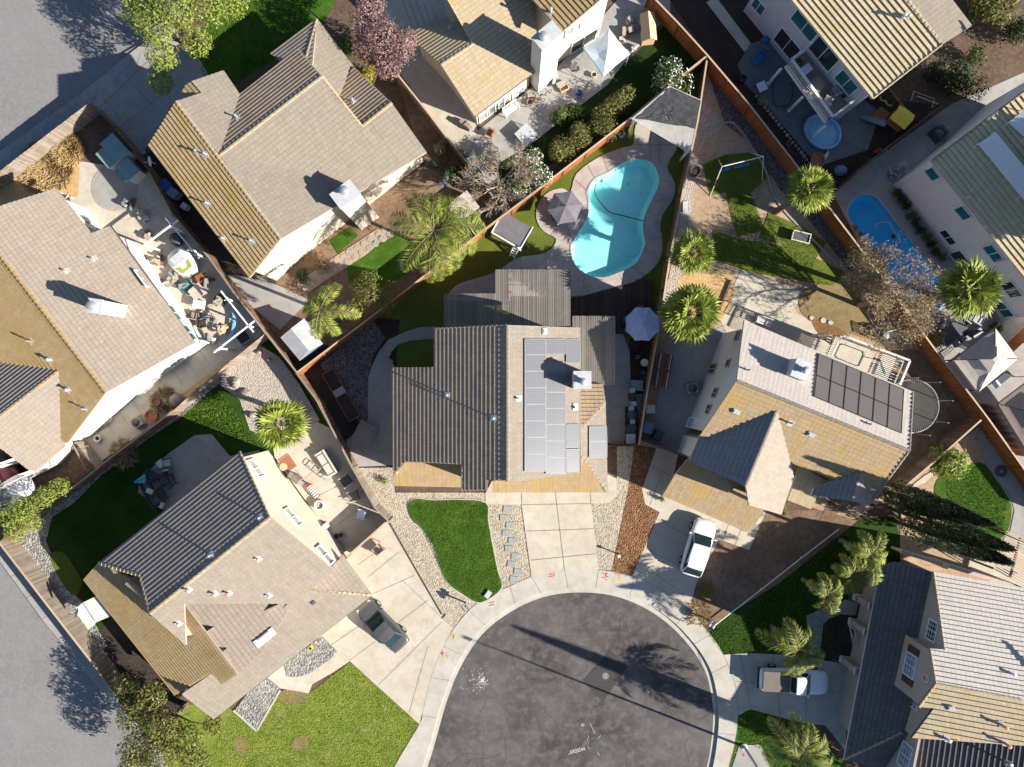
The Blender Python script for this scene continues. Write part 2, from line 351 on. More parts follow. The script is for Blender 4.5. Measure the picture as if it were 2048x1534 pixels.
leafmat('leaf_fan',[(.05,.10,.015),(.24,.33,.04),(.66,.64,.16),(.12,.20,.025),(.40,.46,.07)],trans=.3)
leafmat('leaf_queen',[(.09,.14,.02),(.34,.38,.05),(.66,.60,.18),(.20,.26,.03)],trans=.3)
leafmat('leaf_dead',[(.24,.16,.09),(.36,.26,.16)])
leafmat('leaf_olive',[(.08,.10,.02),(.25,.25,.055),(.42,.38,.12),(.16,.17,.035)],trans=.3)
leafmat('leaf_bright',[(.16,.22,.03),(.36,.42,.07),(.52,.53,.16),(.24,.30,.045)],trans=.3)
leafmat('leaf_green',[(.03,.075,.014),(.08,.14,.025),(.15,.20,.04)])
leafmat('leaf_dark',[(.012,.03,.01),(.03,.06,.016),(.05,.085,.022)])
leafmat('leaf_cypress',[(.03,.05,.02),(.08,.11,.05),(.18,.22,.12)])
leafmat('leaf_purple',[(.14,.06,.06),(.32,.18,.17),(.48,.32,.29)])
leafmat('leaf_yellow',[(.30,.24,.04),(.48,.38,.07),(.22,.2,.04)])
leafmat('leaf_bare',[(.30,.19,.09),(.48,.34,.18),(.36,.26,.10)])
leafmat('leaf_straw',[(.55,.38,.18),(.72,.55,.30),(.45,.30,.13)])
leafmat('blossom',[(.72,.70,.62),(.85,.84,.80)],trans=.1); leafmat('petal_red',[(.42,.05,.06),(.55,.14,.12)])
plain('paint_red',(.62,.10,.07),.8,var=.3,vs=9); plain('paint_yellow',(.72,.50,.10),.8,var=.3,vs=9); plain('chalk',(.5,.47,.46),.9,var=.2,vs=9)
# ---------------- the ground ----------------
POOL1=px([(1283,319),(1305,327),(1317,353),(1315,376),(1302,403),(1288,437),(1286,464),(1290,488),(1278,518),(1262,534),(1237,546),(1203,556),(1169,547),(1148,526),(1142,500),(1146,484),(1159,461),(1174,437),(1178,403),(1175,383),(1190,359),(1217,346),(1244,327),(1264,320)],smooth=3)
POOL2=px([(1695,424),(1701,405),(1717,392),(1734,388),(1752,395),(1767,413),(1826,489),(1884,564),(1889,590),(1885,609),(1867,625),(1842,615),(1820,595),(1794,567),(1728,482),(1699,439)],smooth=3)
ASPH=[(852,1545),(893,1407),(924,1331),(965,1270),(1020,1226),(1085,1196),(1155,1186),(1225,1192),(1285,1214),(1335,1247),(1373,1285),(1400,1322),(1417,1360),(1427,1421),(1424,1480),(1412,1545)]
ASPH=[(740,1750),(800,1640)]+ASPH+[(1380,1640),(1340,1750)]
asph=catmull([G2(a,b) for a,b in ASPH],4,False)
def offset_line(P,d):
    out=[]
    for i,p in enumerate(P):
        t=(P[min(i+1,len(P)-1)]-P[max(i-1,0)]).normalized(); out.append(p+Vector((-t.y,t.x,0))*d)
    return out
kerb=offset_line(asph,.42)
outer=[G2(a,b) for a,b in [(690,1750),(740,1640),(785,1540),(839,1448),(846,1421),(862,1355),(880,1309),(907,1258),(956,1204),(1020,1172),(1063,1153),(1129,1138),(1197,1139),(1268,1153),(1325,1180),(1378,1217),(1420,1268),(1447,1309),(1471,1373),(1476,1431),(1469,1488),(1457,1534),(1430,1640),(1390,1750)]]
outer=catmull(outer,3,False)
ST_TL=[(-700,750),(-60,341),(0,303),(159,190),(254,112),(292,83),(335,50),(385,-10),(450,-250),(-700,-250)]
ST_BL=[(-700,300),(-120,960),(0,1122),(92,1248),(146,1312),(237,1424),(300,1505),(345,1570),(450,1750),(-700,1750)]
stl=px(ST_TL); sbl=px(ST_BL)
mb=MB(); big=[(-150,-120),(150,-120),(150,120),(-150,120)]
mb.sheet(big,0,[POOL1,POOL2,kerb,stl,sbl]); struct('ground',mb,'dirt')
D=.11
def skirt(mb,P,z0,z1,closed=True,m=0):
    n=len(P)
    for i in range(n if closed else n-1):
        a,b=P[i],P[(i+1)%n]; mb.face([(a.x,a.y,z0),(b.x,b.y,z0),(b.x,b.y,z1),(a.x,a.y,z1)],m)
mb=MB(); mb.sheet(asph,-D+.012); struct('cul_de_sac_road',mb,'asphalt_dark')
mb=MB(); mb.sheet(kerb,-D); skirt(mb,kerb,-D,.044); struct('gutter',mb,'concrete')
mb=MB(); mb.sheet(stl,-D); struct('street',mb,'asphalt_light')
mb=MB(); mb.sheet(sbl,-D); struct('street',mb,'asphalt_light')
mb=MB(); skirt(mb,stl,-D,.052); skirt(mb,sbl,-D,.052); struct('kerb',mb,'concrete')
mb=MB(); mb.sheet(outer+kerb[::-1],.045)
struct('cul_de_sac_pavement',mb,'concrete')
Z=[.004]
NA=[0]
def zz(z): return z*4 if z>0 else z
def area(name,mat,pts,z=.004,smooth=0,world=False,holes=()):
    P=px(pts,smooth=smooth) if not world else pts
    NA[0]+=1; mb=MB(); mb.sheet(P,zz(z)+NA[0]*.00015,holes); return struct(name,mb,mat)
JB=MB()
def joint(pts,w=.022,z=.014,mb=None):
    mb=mb or JB; z=zz(z)
    P=[G2(a,b) for a,b in pts]
    for a,b in zip(P,P[1:]):
        d=(b-a).normalized(); n_=Vector((-d.y,d.x,0))*w/2
        mb.face([(a-n_).to_tuple()[:2]+(z,),(b-n_).to_tuple()[:2]+(z,),(b+n_).to_tuple()[:2]+(z,),(a+n_).to_tuple()[:2]+(z,)])
# broad yard sheets
area('pool_lawn','grass_turf',[(593,746),(1264,234),(1415,112),(1390,260),(1339,522),(1319,660),(1278,890),(1216,893),(790,930),(706,936)],holes=[POOL1])
area('yard_dirt','dirt_light',[(1415,112),(1500,211),(1598,337),(1728,507),(1870,699),(1975,838),(1800,978),(1700,1045),(1356,907),(1278,890),(1319,660),(1339,522),(1390,260)])
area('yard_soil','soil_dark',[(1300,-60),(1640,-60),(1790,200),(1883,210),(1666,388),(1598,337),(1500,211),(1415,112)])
area('side_yard_soil','dirt_brown',[(780,120),(800,140),(856,225),(893,274),(970,373),(1010,405),(980,450),(700,660),(593,746),(530,664),(500,560),(850,330)])
area('front_lawn','grass_lush',[(385,150),(420,20),(540,-40),(700,-60),(640,60),(470,170),(410,200)])
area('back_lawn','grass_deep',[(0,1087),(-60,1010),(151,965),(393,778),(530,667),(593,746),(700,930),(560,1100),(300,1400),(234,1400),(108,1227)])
area('front_lawn','grass_yellow',[(470,1418),(513,1462),(563,1380),(620,1386),(700,1324),(839,1447),(785,1545),(690,1750),(450,1750),(300,1505),(237,1424),(300,1400)])
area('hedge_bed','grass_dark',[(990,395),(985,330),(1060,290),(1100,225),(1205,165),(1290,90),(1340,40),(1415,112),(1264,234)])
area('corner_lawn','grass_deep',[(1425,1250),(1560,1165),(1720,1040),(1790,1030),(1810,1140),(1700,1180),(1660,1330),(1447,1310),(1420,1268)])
area('corner_lawn','grass_lush',[(1476,1428),(1500,1420),(1620,1446),(1690,1530),(1700,1600),(1440,1600),(1457,1534),(1469,1488)])
area('bare_yard','dirt_brown',[(1530,1020),(1640,1020),(1716,1040),(1560,1165),(1425,1250),(1375,1206),(1393,1165),(1438,1078)])
area('pool_terrace','concrete_grey',[(1666,388),(1740,325),(1900,210),(2100,60),(2300,300),(2300,1000),(2048,940),(1943,793),(1870,699),(1728,507)],z=.004) if False else None
mb=MB(); mb.sheet(px([(1666,388),(1740,325),(1900,210),(2150,100),(2300,300),(2300,1050),(2048,940),(1943,793),(1870,699),(1728,507)]),.024,[POOL2]); struct('pool_terrace',mb,'concrete_grey')
area('garden_dirt','dirt_light',[(1800,978),(1975,838),(2048,940),(2300,1060),(2300,1200),(1800,1160)])
# second layer
area('side_yard_soil','soil_dark',[(205,1255),(235,1225),(300,1300),(370,1410),(330,1470),(245,1400),(185,1326),(180,1290)],.008)
area('gravel_yard','gravel_tan',[(706,937),(785,930),(790,985),(1045,985),(1063,1153),(1020,1172),(956,1204),(905,1259),(886,1228),(778,1045)],.008)
lawn=px([(817,1008),(835,998),(870,1001),(920,1000),(972,1006),(976,1040),(985,1090),(995,1140),(1003,1175),(962,1204),(930,1190),(897,1165),(880,1130),(870,1095),(848,1060),(825,1038)],smooth=4)
cx=sum((p for p in lawn),Vector())/len(lawn)
mb=MB(); mb.sheet([p+(p-cx).normalized()*.11 for p in lawn],.08); struct('lawn_edging',mb,'concrete')
area('teardrop_lawn','grass_lush',lawn,.03,world=True)
area('gravel_strip','gravel_tan',[(1234,893),(1268,893),(1257,975),(1223,1141),(1197,1139),(1182,1007),(1216,1005),(1233,990)],.008)
area('bark_bed','bark_mulch',[(1268,893),(1312,897),(1284,978),(1290,1010),(1319,1024),(1264,1153),(1223,1143),(1257,975)],.012)
area('driveway','concrete_warm',[(971,986),(990,950),(1217,949),(1233,957),(1233,992),(1215,1006),(1182,1007),(1197,1139),(1129,1138),(1063,1153),(1043,1009),(971,1008)],.018)
for a,b in [((1111,985),(1129,1138)),((1053,1062),(1188,1057)),((1044,1009),(1182,1007)),((1061,1120),(1192,1107)),((1043,985),(1044,1009)),((1181,985),(1182,1007))]: joint([a,b],.028,.024)
area('driveway','concrete_warm',[(697,1112),(771,1045),(782,1048),(905,1258),(880,1309),(862,1355),(846,1421),(839,1448),(700,1322),(665,1345),(625,1368),(618,1386),(560,1376),(536,1355),(568,1326),(620,1250)],.012)
for L in [[(717,1129),(751,1105)],[(734,1156),(798,1104)],[(747,1187),(830,1150)],[(798,1244),(858,1199)],[(757,1370),(883,1244)],[(663,1289),(720,1251)],[(697,1322),(751,1283)],[(819,1424),(856,1292)],[(805,1160),(893,1243)]]: joint(L,.022,.018)
area('driveway','concrete_warm',[(1312,895),(1356,907),(1345,960),(1420,960),(1535,1015),(1498,1100),(1438,1078),(1393,1165),(1378,1217),(1325,1180),(1264,1153),(1319,1024),(1290,1008),(1284,978)],.010)
for L in [[(1325,940),(1300,1010)],[(1308,1035),(1410,1090)],[(1290,1096),(1395,1150)],[(1300,932),(1340,950)],[(1445,1080),(1460,1040)],[(1470,1090),(1485,1050)],[(1280,1125),(1370,1190)]]: joint(L,.026,.016)
area('driveway','concrete',[(1447,1309),(1500,1306),(1590,1310),(1700,1330),(1690,1500),(1650,1450),(1615,1448),(1500,1418),(1476,1431),(1471,1373)],.010)
for L in [[(1480,1308),(1502,1418)],[(1545,1308),(1560,1433)],[(1473,1362),(1690,1385)],[(1610,1312),(1612,1446)]]: joint(L,.026,.016)
area('garden_path','concrete_grey',[(1612,1231),(1649,1214),(1690,1199),(1717,1204),(1710,1231),(1669,1227),(1646,1248),(1640,1305),(1618,1310)],.012)
area('planting_bed','soil_dark',[(1646,1248),(1669,1227),(1712,1231),(1700,1330),(1640,1308)],.010)
area('garden_path','concrete_grey',[(1478,1491),(1520,1488),(1545,1545),(1460,1545)],.012)
area('driveway','concrete_grey',[(178,203),(300,95),(345,50),(400,120),(430,170),(345,210),(290,300),(330,380),(300,345),(262,300),(237,264)],.008)
for L in [[(200,215),(310,110)],[(232,262),(352,170)],[(262,310),(330,240)],[(250,148),(310,216)],[(290,110),(350,170)],[(206,196),(262,262)]]: joint(L,.026,.014)
area('pavement','concrete_grey',[(-700,800),(0,346),(178,205),(300,95),(345,52),(410,-30),(470,-250),(450,-250),(385,-10),(335,50),(292,83),(254,112),(159,190),(0,303),(-700,750)],.012)
area('pavement','concrete_grey',[(0,1087),(61,1166),(108,1227),(185,1326),(240,1405),(320,1500),(360,1570),(470,1750),(450,1750),(345,1570),(300,1505),(237,1424),(146,1312),(92,1248),(0,1122),(-120,960),(-100,950)],.012)
for i in range(7): joint([(20+i*42,331-i*31),(30+i*42,293-i*31)],.022,.018)
for i in range(8): joint([(10+i*31,1102+i*42),(-16+i*31,1116+i*42)],.022,.018)
area('house_path','concrete_warm',[(1481,541),(1602,582),(1590,625),(1665,662),(1690,760),(1480,720),(1440,640),(1455,600)],.008)
area('side_alley','concrete_grey',[(1366,683),(1450,650),(1440,760),(1352,907),(1300,885),(1318,790),(1330,700)],.008)
area('side_yard','dirt_brown',[(1770,700),(1870,699),(1975,838),(1800,978),(1640,1040),(1740,800)],.008)
area('dry_grass','grass_dry',[(1600,586),(1680,560),(1740,600),(1770,680),(1700,668),(1615,640)],.010,3)
area('leaf_litter','leaf_litter',[(1625,640),(1665,650),(1705,680),(1680,700),(1640,672)],.014,3)
area('dirt_patch','dirt_orange',[(1345,560),(1440,540),(1470,570),(1440,640),(1350,620)],.010,3)
area('turf_patch','grass_turf',[(1405,330),(1450,310),(1520,303),(1555,340),(1500,385),(1452,383),(1421,393)],.012)
area('turf_patch','grass_turf',[(1452,383),(1500,385),(1518,430),(1530,460),(1475,475),(1464,440)],.012)
area('turf_patch','grass_turf',[(1425,460),(1475,478),(1560,490),(1640,520),(1700,548),(1660,572),(1600,562),(1500,545),(1430,520)],.012)
area('turf_patch','grass_turf',[(1537,425),(1600,452),(1652,485),(1640,505),(1622,530),(1562,488),(1518,478)],.016)
area('gravel_border','gravel_pale',[(1396,190),(1430,225),(1450,250),(1410,280),(1395,320),(1385,420),(1368,520),(1350,600),(1326,600),(1345,520),(1375,330)],.010)
area('gravel_border','gravel_dark',[(1410,130),(1500,232),(1598,350),(1735,525),(1700,545),(1610,430),(1560,380),(1530,330),(1500,285),(1450,250)],.012)
mb=MB(); 
def band(pts,w,z0,z1,smooth=4,h=0):
    P=catmull([G2(a,b,h) for a,b in pts],smooth,False); m=MB(); A=offset_line(P,w/2);B=offset_line(P,-w/2)
    for i in range(len(P)-1):
        q=[A[i],A[i+1],B[i+1],B[i]]
        m.mesh([(p.x,p.y,z0) for p in q]+[(p.x,p.y,z1) for p in q],[(0,1,2,3)[::-1],(4,5,6,7)[::-1],(0,1,5,4),(2,3,7,6),(1,2,6,5),(3,0,4,7)])
    return m
tag(mesh_ob('garden_edging',band([(1396,285),(1410,262),(1455,245),(1475,255),(1500,290),(1530,340),(1545,390),(1575,430),(1610,465),(1680,535),(1705,552)],.14,0,.12),'concrete_grey'),'curved grey concrete edging bordering the bare yard with the swing set','edging')
area('brick_walk','concrete_warm',[(1412,5),(1432,-5),(1505,92),(1488,104)],.012)
area('paver_patio','pavers_blue',[(1475,130),(1500,88),(1560,70),(1760,225),(1735,300),(1640,332),(1625,322),(1518,195),(1490,170)],.012)
for i in range(9): joint([(1560+i*12,290+i*4-i*14),(1625+i*12,330-i*10)],.03,.018)
for i in range(6): joint([(1490+i*16,165-i*8),(1640+i*16,325-i*14)],.022,.018)
area('garden_lawn','grass_lush',[(1868,985),(1890,945),(1960,925),(1990,958),(2018,1000),(2022,1030),(2008,1072),(1960,1085),(1900,1062)],.010,4)
area('garden_walk','concrete_grey',[(1945,862),(1966,900),(1975,930),(1992,958),(2018,985),(2028,1020),(2020,1060),(2002,1085),(2048,1130),(2200,1200),(2200,1080),(2060,985),(1985,852)],.012)
area('garden_walk','concrete_warm',[(1805,985),(1850,950),(1885,930),(1850,965)],.014)
area('patio','concrete_warm',[(619,835),(660,856),(705,936),(778,1045),(695,1115),(550,916),(545,880),(600,862)],.010)
for L in [[(610,958),(640,930),(660,905)],[(640,990),(700,960)],[(575,920),(650,1010)],[(660,1060),(740,1000)]]: joint(L,.02,.016)
area('patio','concrete_grey',[(390,870),(424,868),(460,912),(520,900),(500,1000),(330,1020),(277,985),(280,955),(340,905)],.010)
area('gravel_border','gravel_grey',[(420,781),(373,827),(298,876),(203,951),(149,1005),(105,1034),(93,1082),(112,1129),(136,1173),(166,1204),(215,1290),(185,1326),(108,1227),(61,1166),(0,1087),(100,1008),(190,938),(393,784),(520,684),(480,740)],.010,0)
area('rock_garden','gravel_pale',[(462,728),(520,690),(560,715),(600,770),(640,840),(600,862),(545,880),(500,860),(480,800),(440,770)],.012)
area('patio','concrete_warm',[(160,322),(205,330),(300,345),(353,424),(470,590),(530,664),(462,722),(410,700),(200,500),(140,400)],.010)
for L in [[(290,400),(330,440)],[(255,440),(345,400)],[(360,640),(450,600)],[(330,560),(420,500)]]: joint(L,.02,.016)
area('side_walk','concrete_warm',[(405,690),(500,690),(346,822),(190,932),(140,885)],.014)
for i in range(9): joint([(400-i*27,700+i*20),(420-i*27,730+i*20)],.02,.020)
area('dead_grass','dirt_orange',[(505,690),(520,684),(346,822),(330,812),(430,740)],.018)
area('dead_grass','dirt_orange',[(40,345),(150,270),(170,300),(160,325),(157,395),(112,385),(0,410),(-40,420),(-40,390)],.010)
P=[G2(230,376)+Vector((math.cos(t)*1.92,math.sin(t)*1.92,0)) for t in [i*math.pi/24 for i in range(48)]]
mb=MB(); mb.sheet(P,.072); struct('patio_ring',mb,'flagstone')
P=[G2(230,376)+Vector((math.cos(t)*1.66,math.sin(t)*1.66,0)) for t in [i*math.pi/24 for i in range(48)]]
mb=MB(); mb.sheet(P,.084); struct('patio_disc',mb,'concrete_grey')
area('side_alley','soil_dark',[(285,312),(320,360),(353,424),(440,545),(520,560),(500,540),(320,290)],.012)  # shaded concrete; its deep shade is put into the dark soil colour
area('side_alley','concrete_grey',[(430,530),(466,582),(560,660),(620,600),(510,550)],.010)
area('side_alley','concrete_warm',[(730,-60),(900,-60),(955,262),(1000,300),(995,330),(960,345),(893,274),(856,225),(795,140),(760,60)],.010)
for i in range(6): joint([(800+i*16,-10+i*6),(850+i*18,120+i*14)],.025,.016)
area('patio','concrete_grey',[(955,262),(1117,133),(1261,-30),(1340,-30),(1340,30),(1260,110),(1215,170),(1130,235),(1060,290),(1000,325),(985,400),(930,320)],.012)
for L in [[(1120,130),(1200,190)],[(1180,80),(1260,130)],[(1040,200),(1100,250)],[(1240,20),(1300,70)],[(1150,200),(1270,60)]]: joint(L,.025,.018)
area('garden_lawn','grass_lush',[(659,481),(700,454),(717,471),(676,508)],.012)
area('garden_lawn','grass_lush',[(693,533),(745,495),(800,470),(850,500),(820,545),(760,575),(700,570)],.012)
mb=MB(); fl=[(598,568),(620,551),(645,533),(670,518),(700,498),(730,478),(760,462)]
def blob(c,r,n=7,j=.25,sx=1): return [Vector(c)+Vector((math.cos(2*math.pi*k/n)*r*sx,math.sin(2*math.pi*k/n)*r,0))*random.uniform(1-j,1+j) for k in range(n)]
def stones(label,pts,r,z,mat='flagstone',name='paving_stone',cat='paving stone',group=None,sx=1,n=7,th=.03,j=.25):
    out=[]
    for i,(a,b) in enumerate(pts):
        mb=MB(); mb.prism(blob(G2(a,b),r*random.uniform(.8,1.15),n,j,sx),0.0,z*4+th)
        out.append(tag(mesh_ob(name,mb,mat),label,cat,group))
    return out
area('flagstone_path','dirt_light',[(594,566),(670,514),(755,458),(785,462),(735,508),(618,584)],.016)
pts=[]
for i in range(13):
    a=i/12; pts+= [(602+a*168,568-a*108),(612+a*168,577-a*108)]
stones('irregular tan flagstone laid in the garden path beside the cream house',pts,.30,.02,group='flagstones of the garden path')
# pool surround, deck and coping
deckP=px([(1271,251),(1290,240),(1330,245),(1350,280),(1352,300),(1334,334),(1349,366),(1346,397),(1327,427),(1320,454),(1324,475),(1321,515),(1298,545),(1251,573),(1203,590),(1163,592),(1000,602),(985,600),(900,600),(908,575),(935,562),(990,545),(1034,516),(1075,510),(1100,500),(1112,478),(1086,462),(1072,435),(1078,405),(1098,384),(1124,377),(1141,383),(1152,349),(1190,319),(1237,298),(1258,293),(1267,285)],smooth=3)
mb=MB(); mb.sheet(deckP,.08,[POOL1]); struct('pool_surround',mb,'pool_deck')
for L in [[(1175,330),(1190,359)],[(1205,312),(1217,346)],[(1150,360),(1175,383)],[(1237,298),(1250,322)],[(1317,360),(1348,365)],[(1303,403),(1346,397)],[(1289,437),(1327,428)],[(1290,480),(1324,476)],[(1262,534),(1290,552)],[(1237,546),(1250,573)],[(1203,556),(1203,590)],[(1169,547),(1163,592)],[(1124,429),(1100,475)],[(1124,429),(1072,430)],[(1124,429),(1140,470)],[(1302,240),(1300,325)],[(1320,243),(1318,330)],[(1265,290),(1352,290)],[(1040,515),(1045,540)],[(1090,505),(1094,540)]]: joint(L,.025,.026)
def inset_loop(P,d):
    n=len(P);a=sum(P[i].x*P[(i+1)%n].y-P[(i+1)%n].x*P[i].y for i in range(n)); s_=1 if a>0 else -1; out=[]
    for i in range(n):
        t=(P[(i+1)%n]-P[i-1]).normalized(); out.append(P[i]+Vector((-t.y,t.x,0))*d*s_)
    return out
def pool(P,label,wat,plas,depth,z0):
    root=thing('swimming_pool',label,'swimming pool',tuple(P[0]))
    I=inset_loop(P,.35); mb=MB(); n=len(P)
    skirt(mb,P,z0-.02,-.40)
    for i in range(n):
        a,b=P[i],P[(i+1)%n];c,d=I[(i+1)%n],I[i]
        mb.face([(a.x,a.y,-.40),(b.x,b.y,-.40),(c.x,c.y,-depth),(d.x,d.y,-depth)])
    mb.sheet(I,-depth); mesh_ob('basin',mb,plas,root)
    mb=MB(); mb.sheet(P,-.12); mesh_ob('water_surface',mb,wat,root)
    C=inset_loop(P,-.12);C2=inset_loop(P,.02); mb=MB()
    for i in range(n):
        j=(i+1)%n; q=[C[i],C[j],C2[j],C2[i]]
        mb.mesh([(p.x,p.y,z0-.03) for p in q]+[(p.x,p.y,z0+.03) for p in q],[(4,5,6,7),(2,3,7,6),(0,1,5,4)])
    mesh_ob('coping',mb,'pool_deck',root); return root
p1=pool(POOL1,'kidney shaped turquoise swimming pool in the middle yard','pool_water','plaster_aqua',.62,.08)
mb=MB(); c=G2(1262,487); mb.lathe((c.x,c.y,-.615),[(0.95,0),(.95,.10),(0,.10)],24)
mesh_ob('round_step',mb,'plaster_aqua',p1)
for q in [(1255,369),(1283,388),(1268,483)]:
    v=G(*q,-.6); mb=MB(); mb.lathe((v.x,v.y,-.615),[(.14,0),(.13,.02),(0,.03)],14); mesh_ob('drain_cover',mb,'off_white',p1)
p2=pool(POOL2,'long blue swimming pool beside the white house with a round end','pool_water_deep','plaster_blue',.9,.024)
mb=MB(); pts=px([(1192,366),(1190,380),(1195,395),(1208,412),(1222,424),(1245,430),(1287,441)],smooth=0)
mb.tube([Vector((p.x,p.y,-.14)) for p in catmull(pts,5,False)],.045,6,0); h1=mesh_ob('hose',mb,'dark_grey',smooth=True)
cl=thing('pool_cleaner','dark robotic cleaner with its long hose drifting in the kidney shaped pool','pool cleaner',tuple(G(1204,362,-.15)))
bpy.data.objects.remove(h1); mesh_ob('hose',mb,'dark_grey',cl,smooth=True)
mb=MB(); c=G(1204,362,-.12); mb.lathe(c,[(.12,-.03),(.17,0),(.13,.06),(0,.09)],12); mesh_ob('cleaner_body',mb,'mid_grey',cl)
cl=thing('pool_cleaner','black cleaner with a looped pale hose floating in the long blue pool','pool cleaner',tuple(G(1787,473,-.15)))
mb=MB(); P=px([(1753,455),(1756,447),(1770,443),(1782,447),(1788,460),(1794,470),(1803,470),(1806,462),(1800,463),(1798,475),(1806,485),(1818,482)])
mb.tube([Vector((p.x,p.y,-.12)) for p in catmull(P,5,False)],.03,5); mesh_ob('hose',mb,'off_white',cl,smooth=True)
mb=MB(); c=G(1787,473,-.12); mb.lathe(c,[(.13,-.03),(.2,0),(.13,.08),(0,.1)],10); mesh_ob('cleaner_body',mb,'black_metal',cl)
# timber deck and side patios of the central house
mb=MB(); x0,x1=1144,1306; k=0
while x0+k*3.4<x1:
    xa=x0+k*3.4; yt=598-(xa-1144)*.27 if xa<1272 else 560
    yb=640 if xa<1232 else 668
    a=G2(xa,yt);b=G2(xa,yb); mb.box(((a.x+b.x)/2,(a.y+b.y)/2,.10),(.128,abs(a.y-b.y),.08)); k+=1
tag(mesh_ob('timber_deck',mb,'deck_brown'),'dark brown timber deck between the pool and the patio cover','deck')
area('side_patio','concrete_grey',[(1145,632),(1235,640),(1258,700),(1285,790),(1275,890),(1216,893),(1150,893)],.012)
area('planter_soil','soil_dark',[(1258,680),(1318,640),(1295,785),(1262,790)],.018)
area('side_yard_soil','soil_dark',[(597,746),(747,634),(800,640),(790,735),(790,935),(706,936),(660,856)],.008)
area('gravel_yard','gravel_dark',[(640,728),(747,640),(771,676),(747,710),(737,751),(736,842),(717,853),(669,775)],.012)
area('curved_path','concrete_grey',[(872,653),(842,654),(810,664),(778,679),(760,700),(745,730),(737,755),(736,842),(693,880),(700,934),(790,930),(790,735),(782,706),(795,690),(820,681),(860,678),(872,678)],.018)
area('planting_bed','soil_dark',[(659,742),(645,760),(718,870),(722,850),(669,775)],.022)
JB2=JB
# kerb and pavement joints round the cul-de-sac
n=len(outer)
for f in (.16,.22,.28,.34,.395,.44,.485,.53,.575,.62,.665,.71,.76,.81,.86):
    i=int(f*(n-1)); p=outer[i]; q=min(kerb,key=lambda t:(t-p).length); d=(q-p).normalized(); s_=Vector((-d.y,d.x,0))*.013
    JB.face([tuple((p-s_).to_2d())+(.052,),tuple((q-s_).to_2d())+(.052,),tuple((q+s_).to_2d())+(.052,),tuple((p+s_).to_2d())+(.052,)])
o1=offset_line(outer,0.0)
for a,b in zip(outer,outer[1:]):
    d=(b-a).normalized(); s_=Vector((-d.y,d.x,0))*.012
    JB.face([tuple((a-s_).to_2d())+(.0525,),tuple((b-s_).to_2d())+(.0525,),tuple((b+s_).to_2d())+(.0525,),tuple((a+s_).to_2d())+(.0525,)])
struct('pavement_joints',JB,'joint_dark')
mb=MB()
def streetmark(pts,w,z=-D+.018,m=mb): joint(pts,w,z,m)
# asphalt repair patch, manhole covers
area('asphalt_patch','asphalt_patch',[(1222,1302),(1256,1334),(1206,1404),(1166,1362)],-D+.018)
for i,(a,b,r,lab) in enumerate([(1211,1352,.26,'manhole cover in the dark square asphalt patch'),(1165,1450,.16,'small round valve cover in the cul-de-sac asphalt'),(1189,1490,.30,'manhole cover ringed with white chalk marks')]):
    t=thing('manhole_cover',lab,'manhole cover',tuple(G(a,b,-D+.02))); 
    mb=MB(); mb.lathe((0,0,0),[(r,0),(r,.012),(0,.012)],20); mesh_ob('cover',mb,'asphalt_light' if i!=2 else 'dark_grey',t,False)
    mb=MB(); mb.lathe((0,0,.004),[(r*1.18,0),(r*1.18,.004),(r*1.02,.006)],20); mesh_ob('rim',mb,'dark_grey',t,False)
def writing(name,txt,p,h,size,rz,mat,label,cat='writing'):
    cu=bpy.data.curves.new(name,'FONT'); cu.body=txt; cu.size=size; cu.extrude=.001; cu.align_x='CENTER'; cu.align_y='CENTER'; cu.shear=.3
    o=bpy.data.objects.new(name,cu); COL.objects.link(o); v=G(*p,h); o.location=v; o.rotation_euler=(0,0,rz)
    dg=bpy.context.evaluated_depsgraph_get(); me=bpy.data.meshes.new_from_object(o.evaluated_get(dg)); bpy.data.objects.remove(o)
    me.materials.clear(); me.materials.append(M[mat]); o=bpy.data.objects.new(name,me); COL.objects.link(o); o.location=v; o.rotation_euler=(0,0,rz)
    return tag(o,label,cat)
writing('road_writing','water',(1155,1502),-D+.020,.62,R(195),'chalk','white chalk word water written on the asphalt beside a manhole cover')
mb=MB()
for L in [[(1180,1447),(1190,1468)],[(1175,1482),(1178,1472)],[(1196,1478),(1202,1472)],[(1180,1500),(1176,1494)],[(1195,1505),(1199,1512)]]: streetmark(L,.03,m=mb)
tag(mesh_ob('chalk_marks',mb,'chalk'),'short white chalk strokes round the manhole cover in the road','road marking')
# utility spray marks on the pavement
def marks(L,mat,label,z=.016,w=.06):
    mb=MB()
    for l in L: joint(l,w,z,mb)
    tag(mesh_ob('spray_mark',mb,mat),label,'spray mark')
marks([[(1098,1145),(1110,1143)],[(1098,1149),(1110,1147)],[(1098,1153),(1111,1151)]],'paint_red','red spray painted bars on the pavement at the middle driveway')
marks([[(1205,1145),(1210,1150),(1214,1145),(1212,1152)],[(1204,1155),(1217,1153)],[(1210,1158),(1215,1160)],[(1230,1147),(1243,1150)]],'paint_red','red spray painted arrow marks on the pavement right of the middle driveway')
marks([[(1226,1158),(1245,1160)],[(1227,1163),(1246,1163)],[(1238,1150),(1240,1156)]],'paint_yellow','yellow spray painted scribble on the pavement right of the red arrows')
marks([[(900,1271),(917,1272)],[(904,1268),(912,1283)],[(908,1267),(907,1281)]],'paint_yellow','yellow spray painted hash near the gravel point on the left pavement')
marks([[(881,1307),(889,1305)],[(884,1300),(886,1312)]],'paint_red','red spray painted cross on the pavement by the left driveway')
marks([[(892,1312),(899,1311)],[(894,1307),(896,1316)]],'paint_yellow','yellow spray painted cross beside the red cross on the left pavement')
marks([[(1469,1503),(1477,1506)],[(1484,1508),(1490,1510)],[(1487,1505),(1486,1513)]],'paint_red','red spray painted letters by the foot of the street lamp')
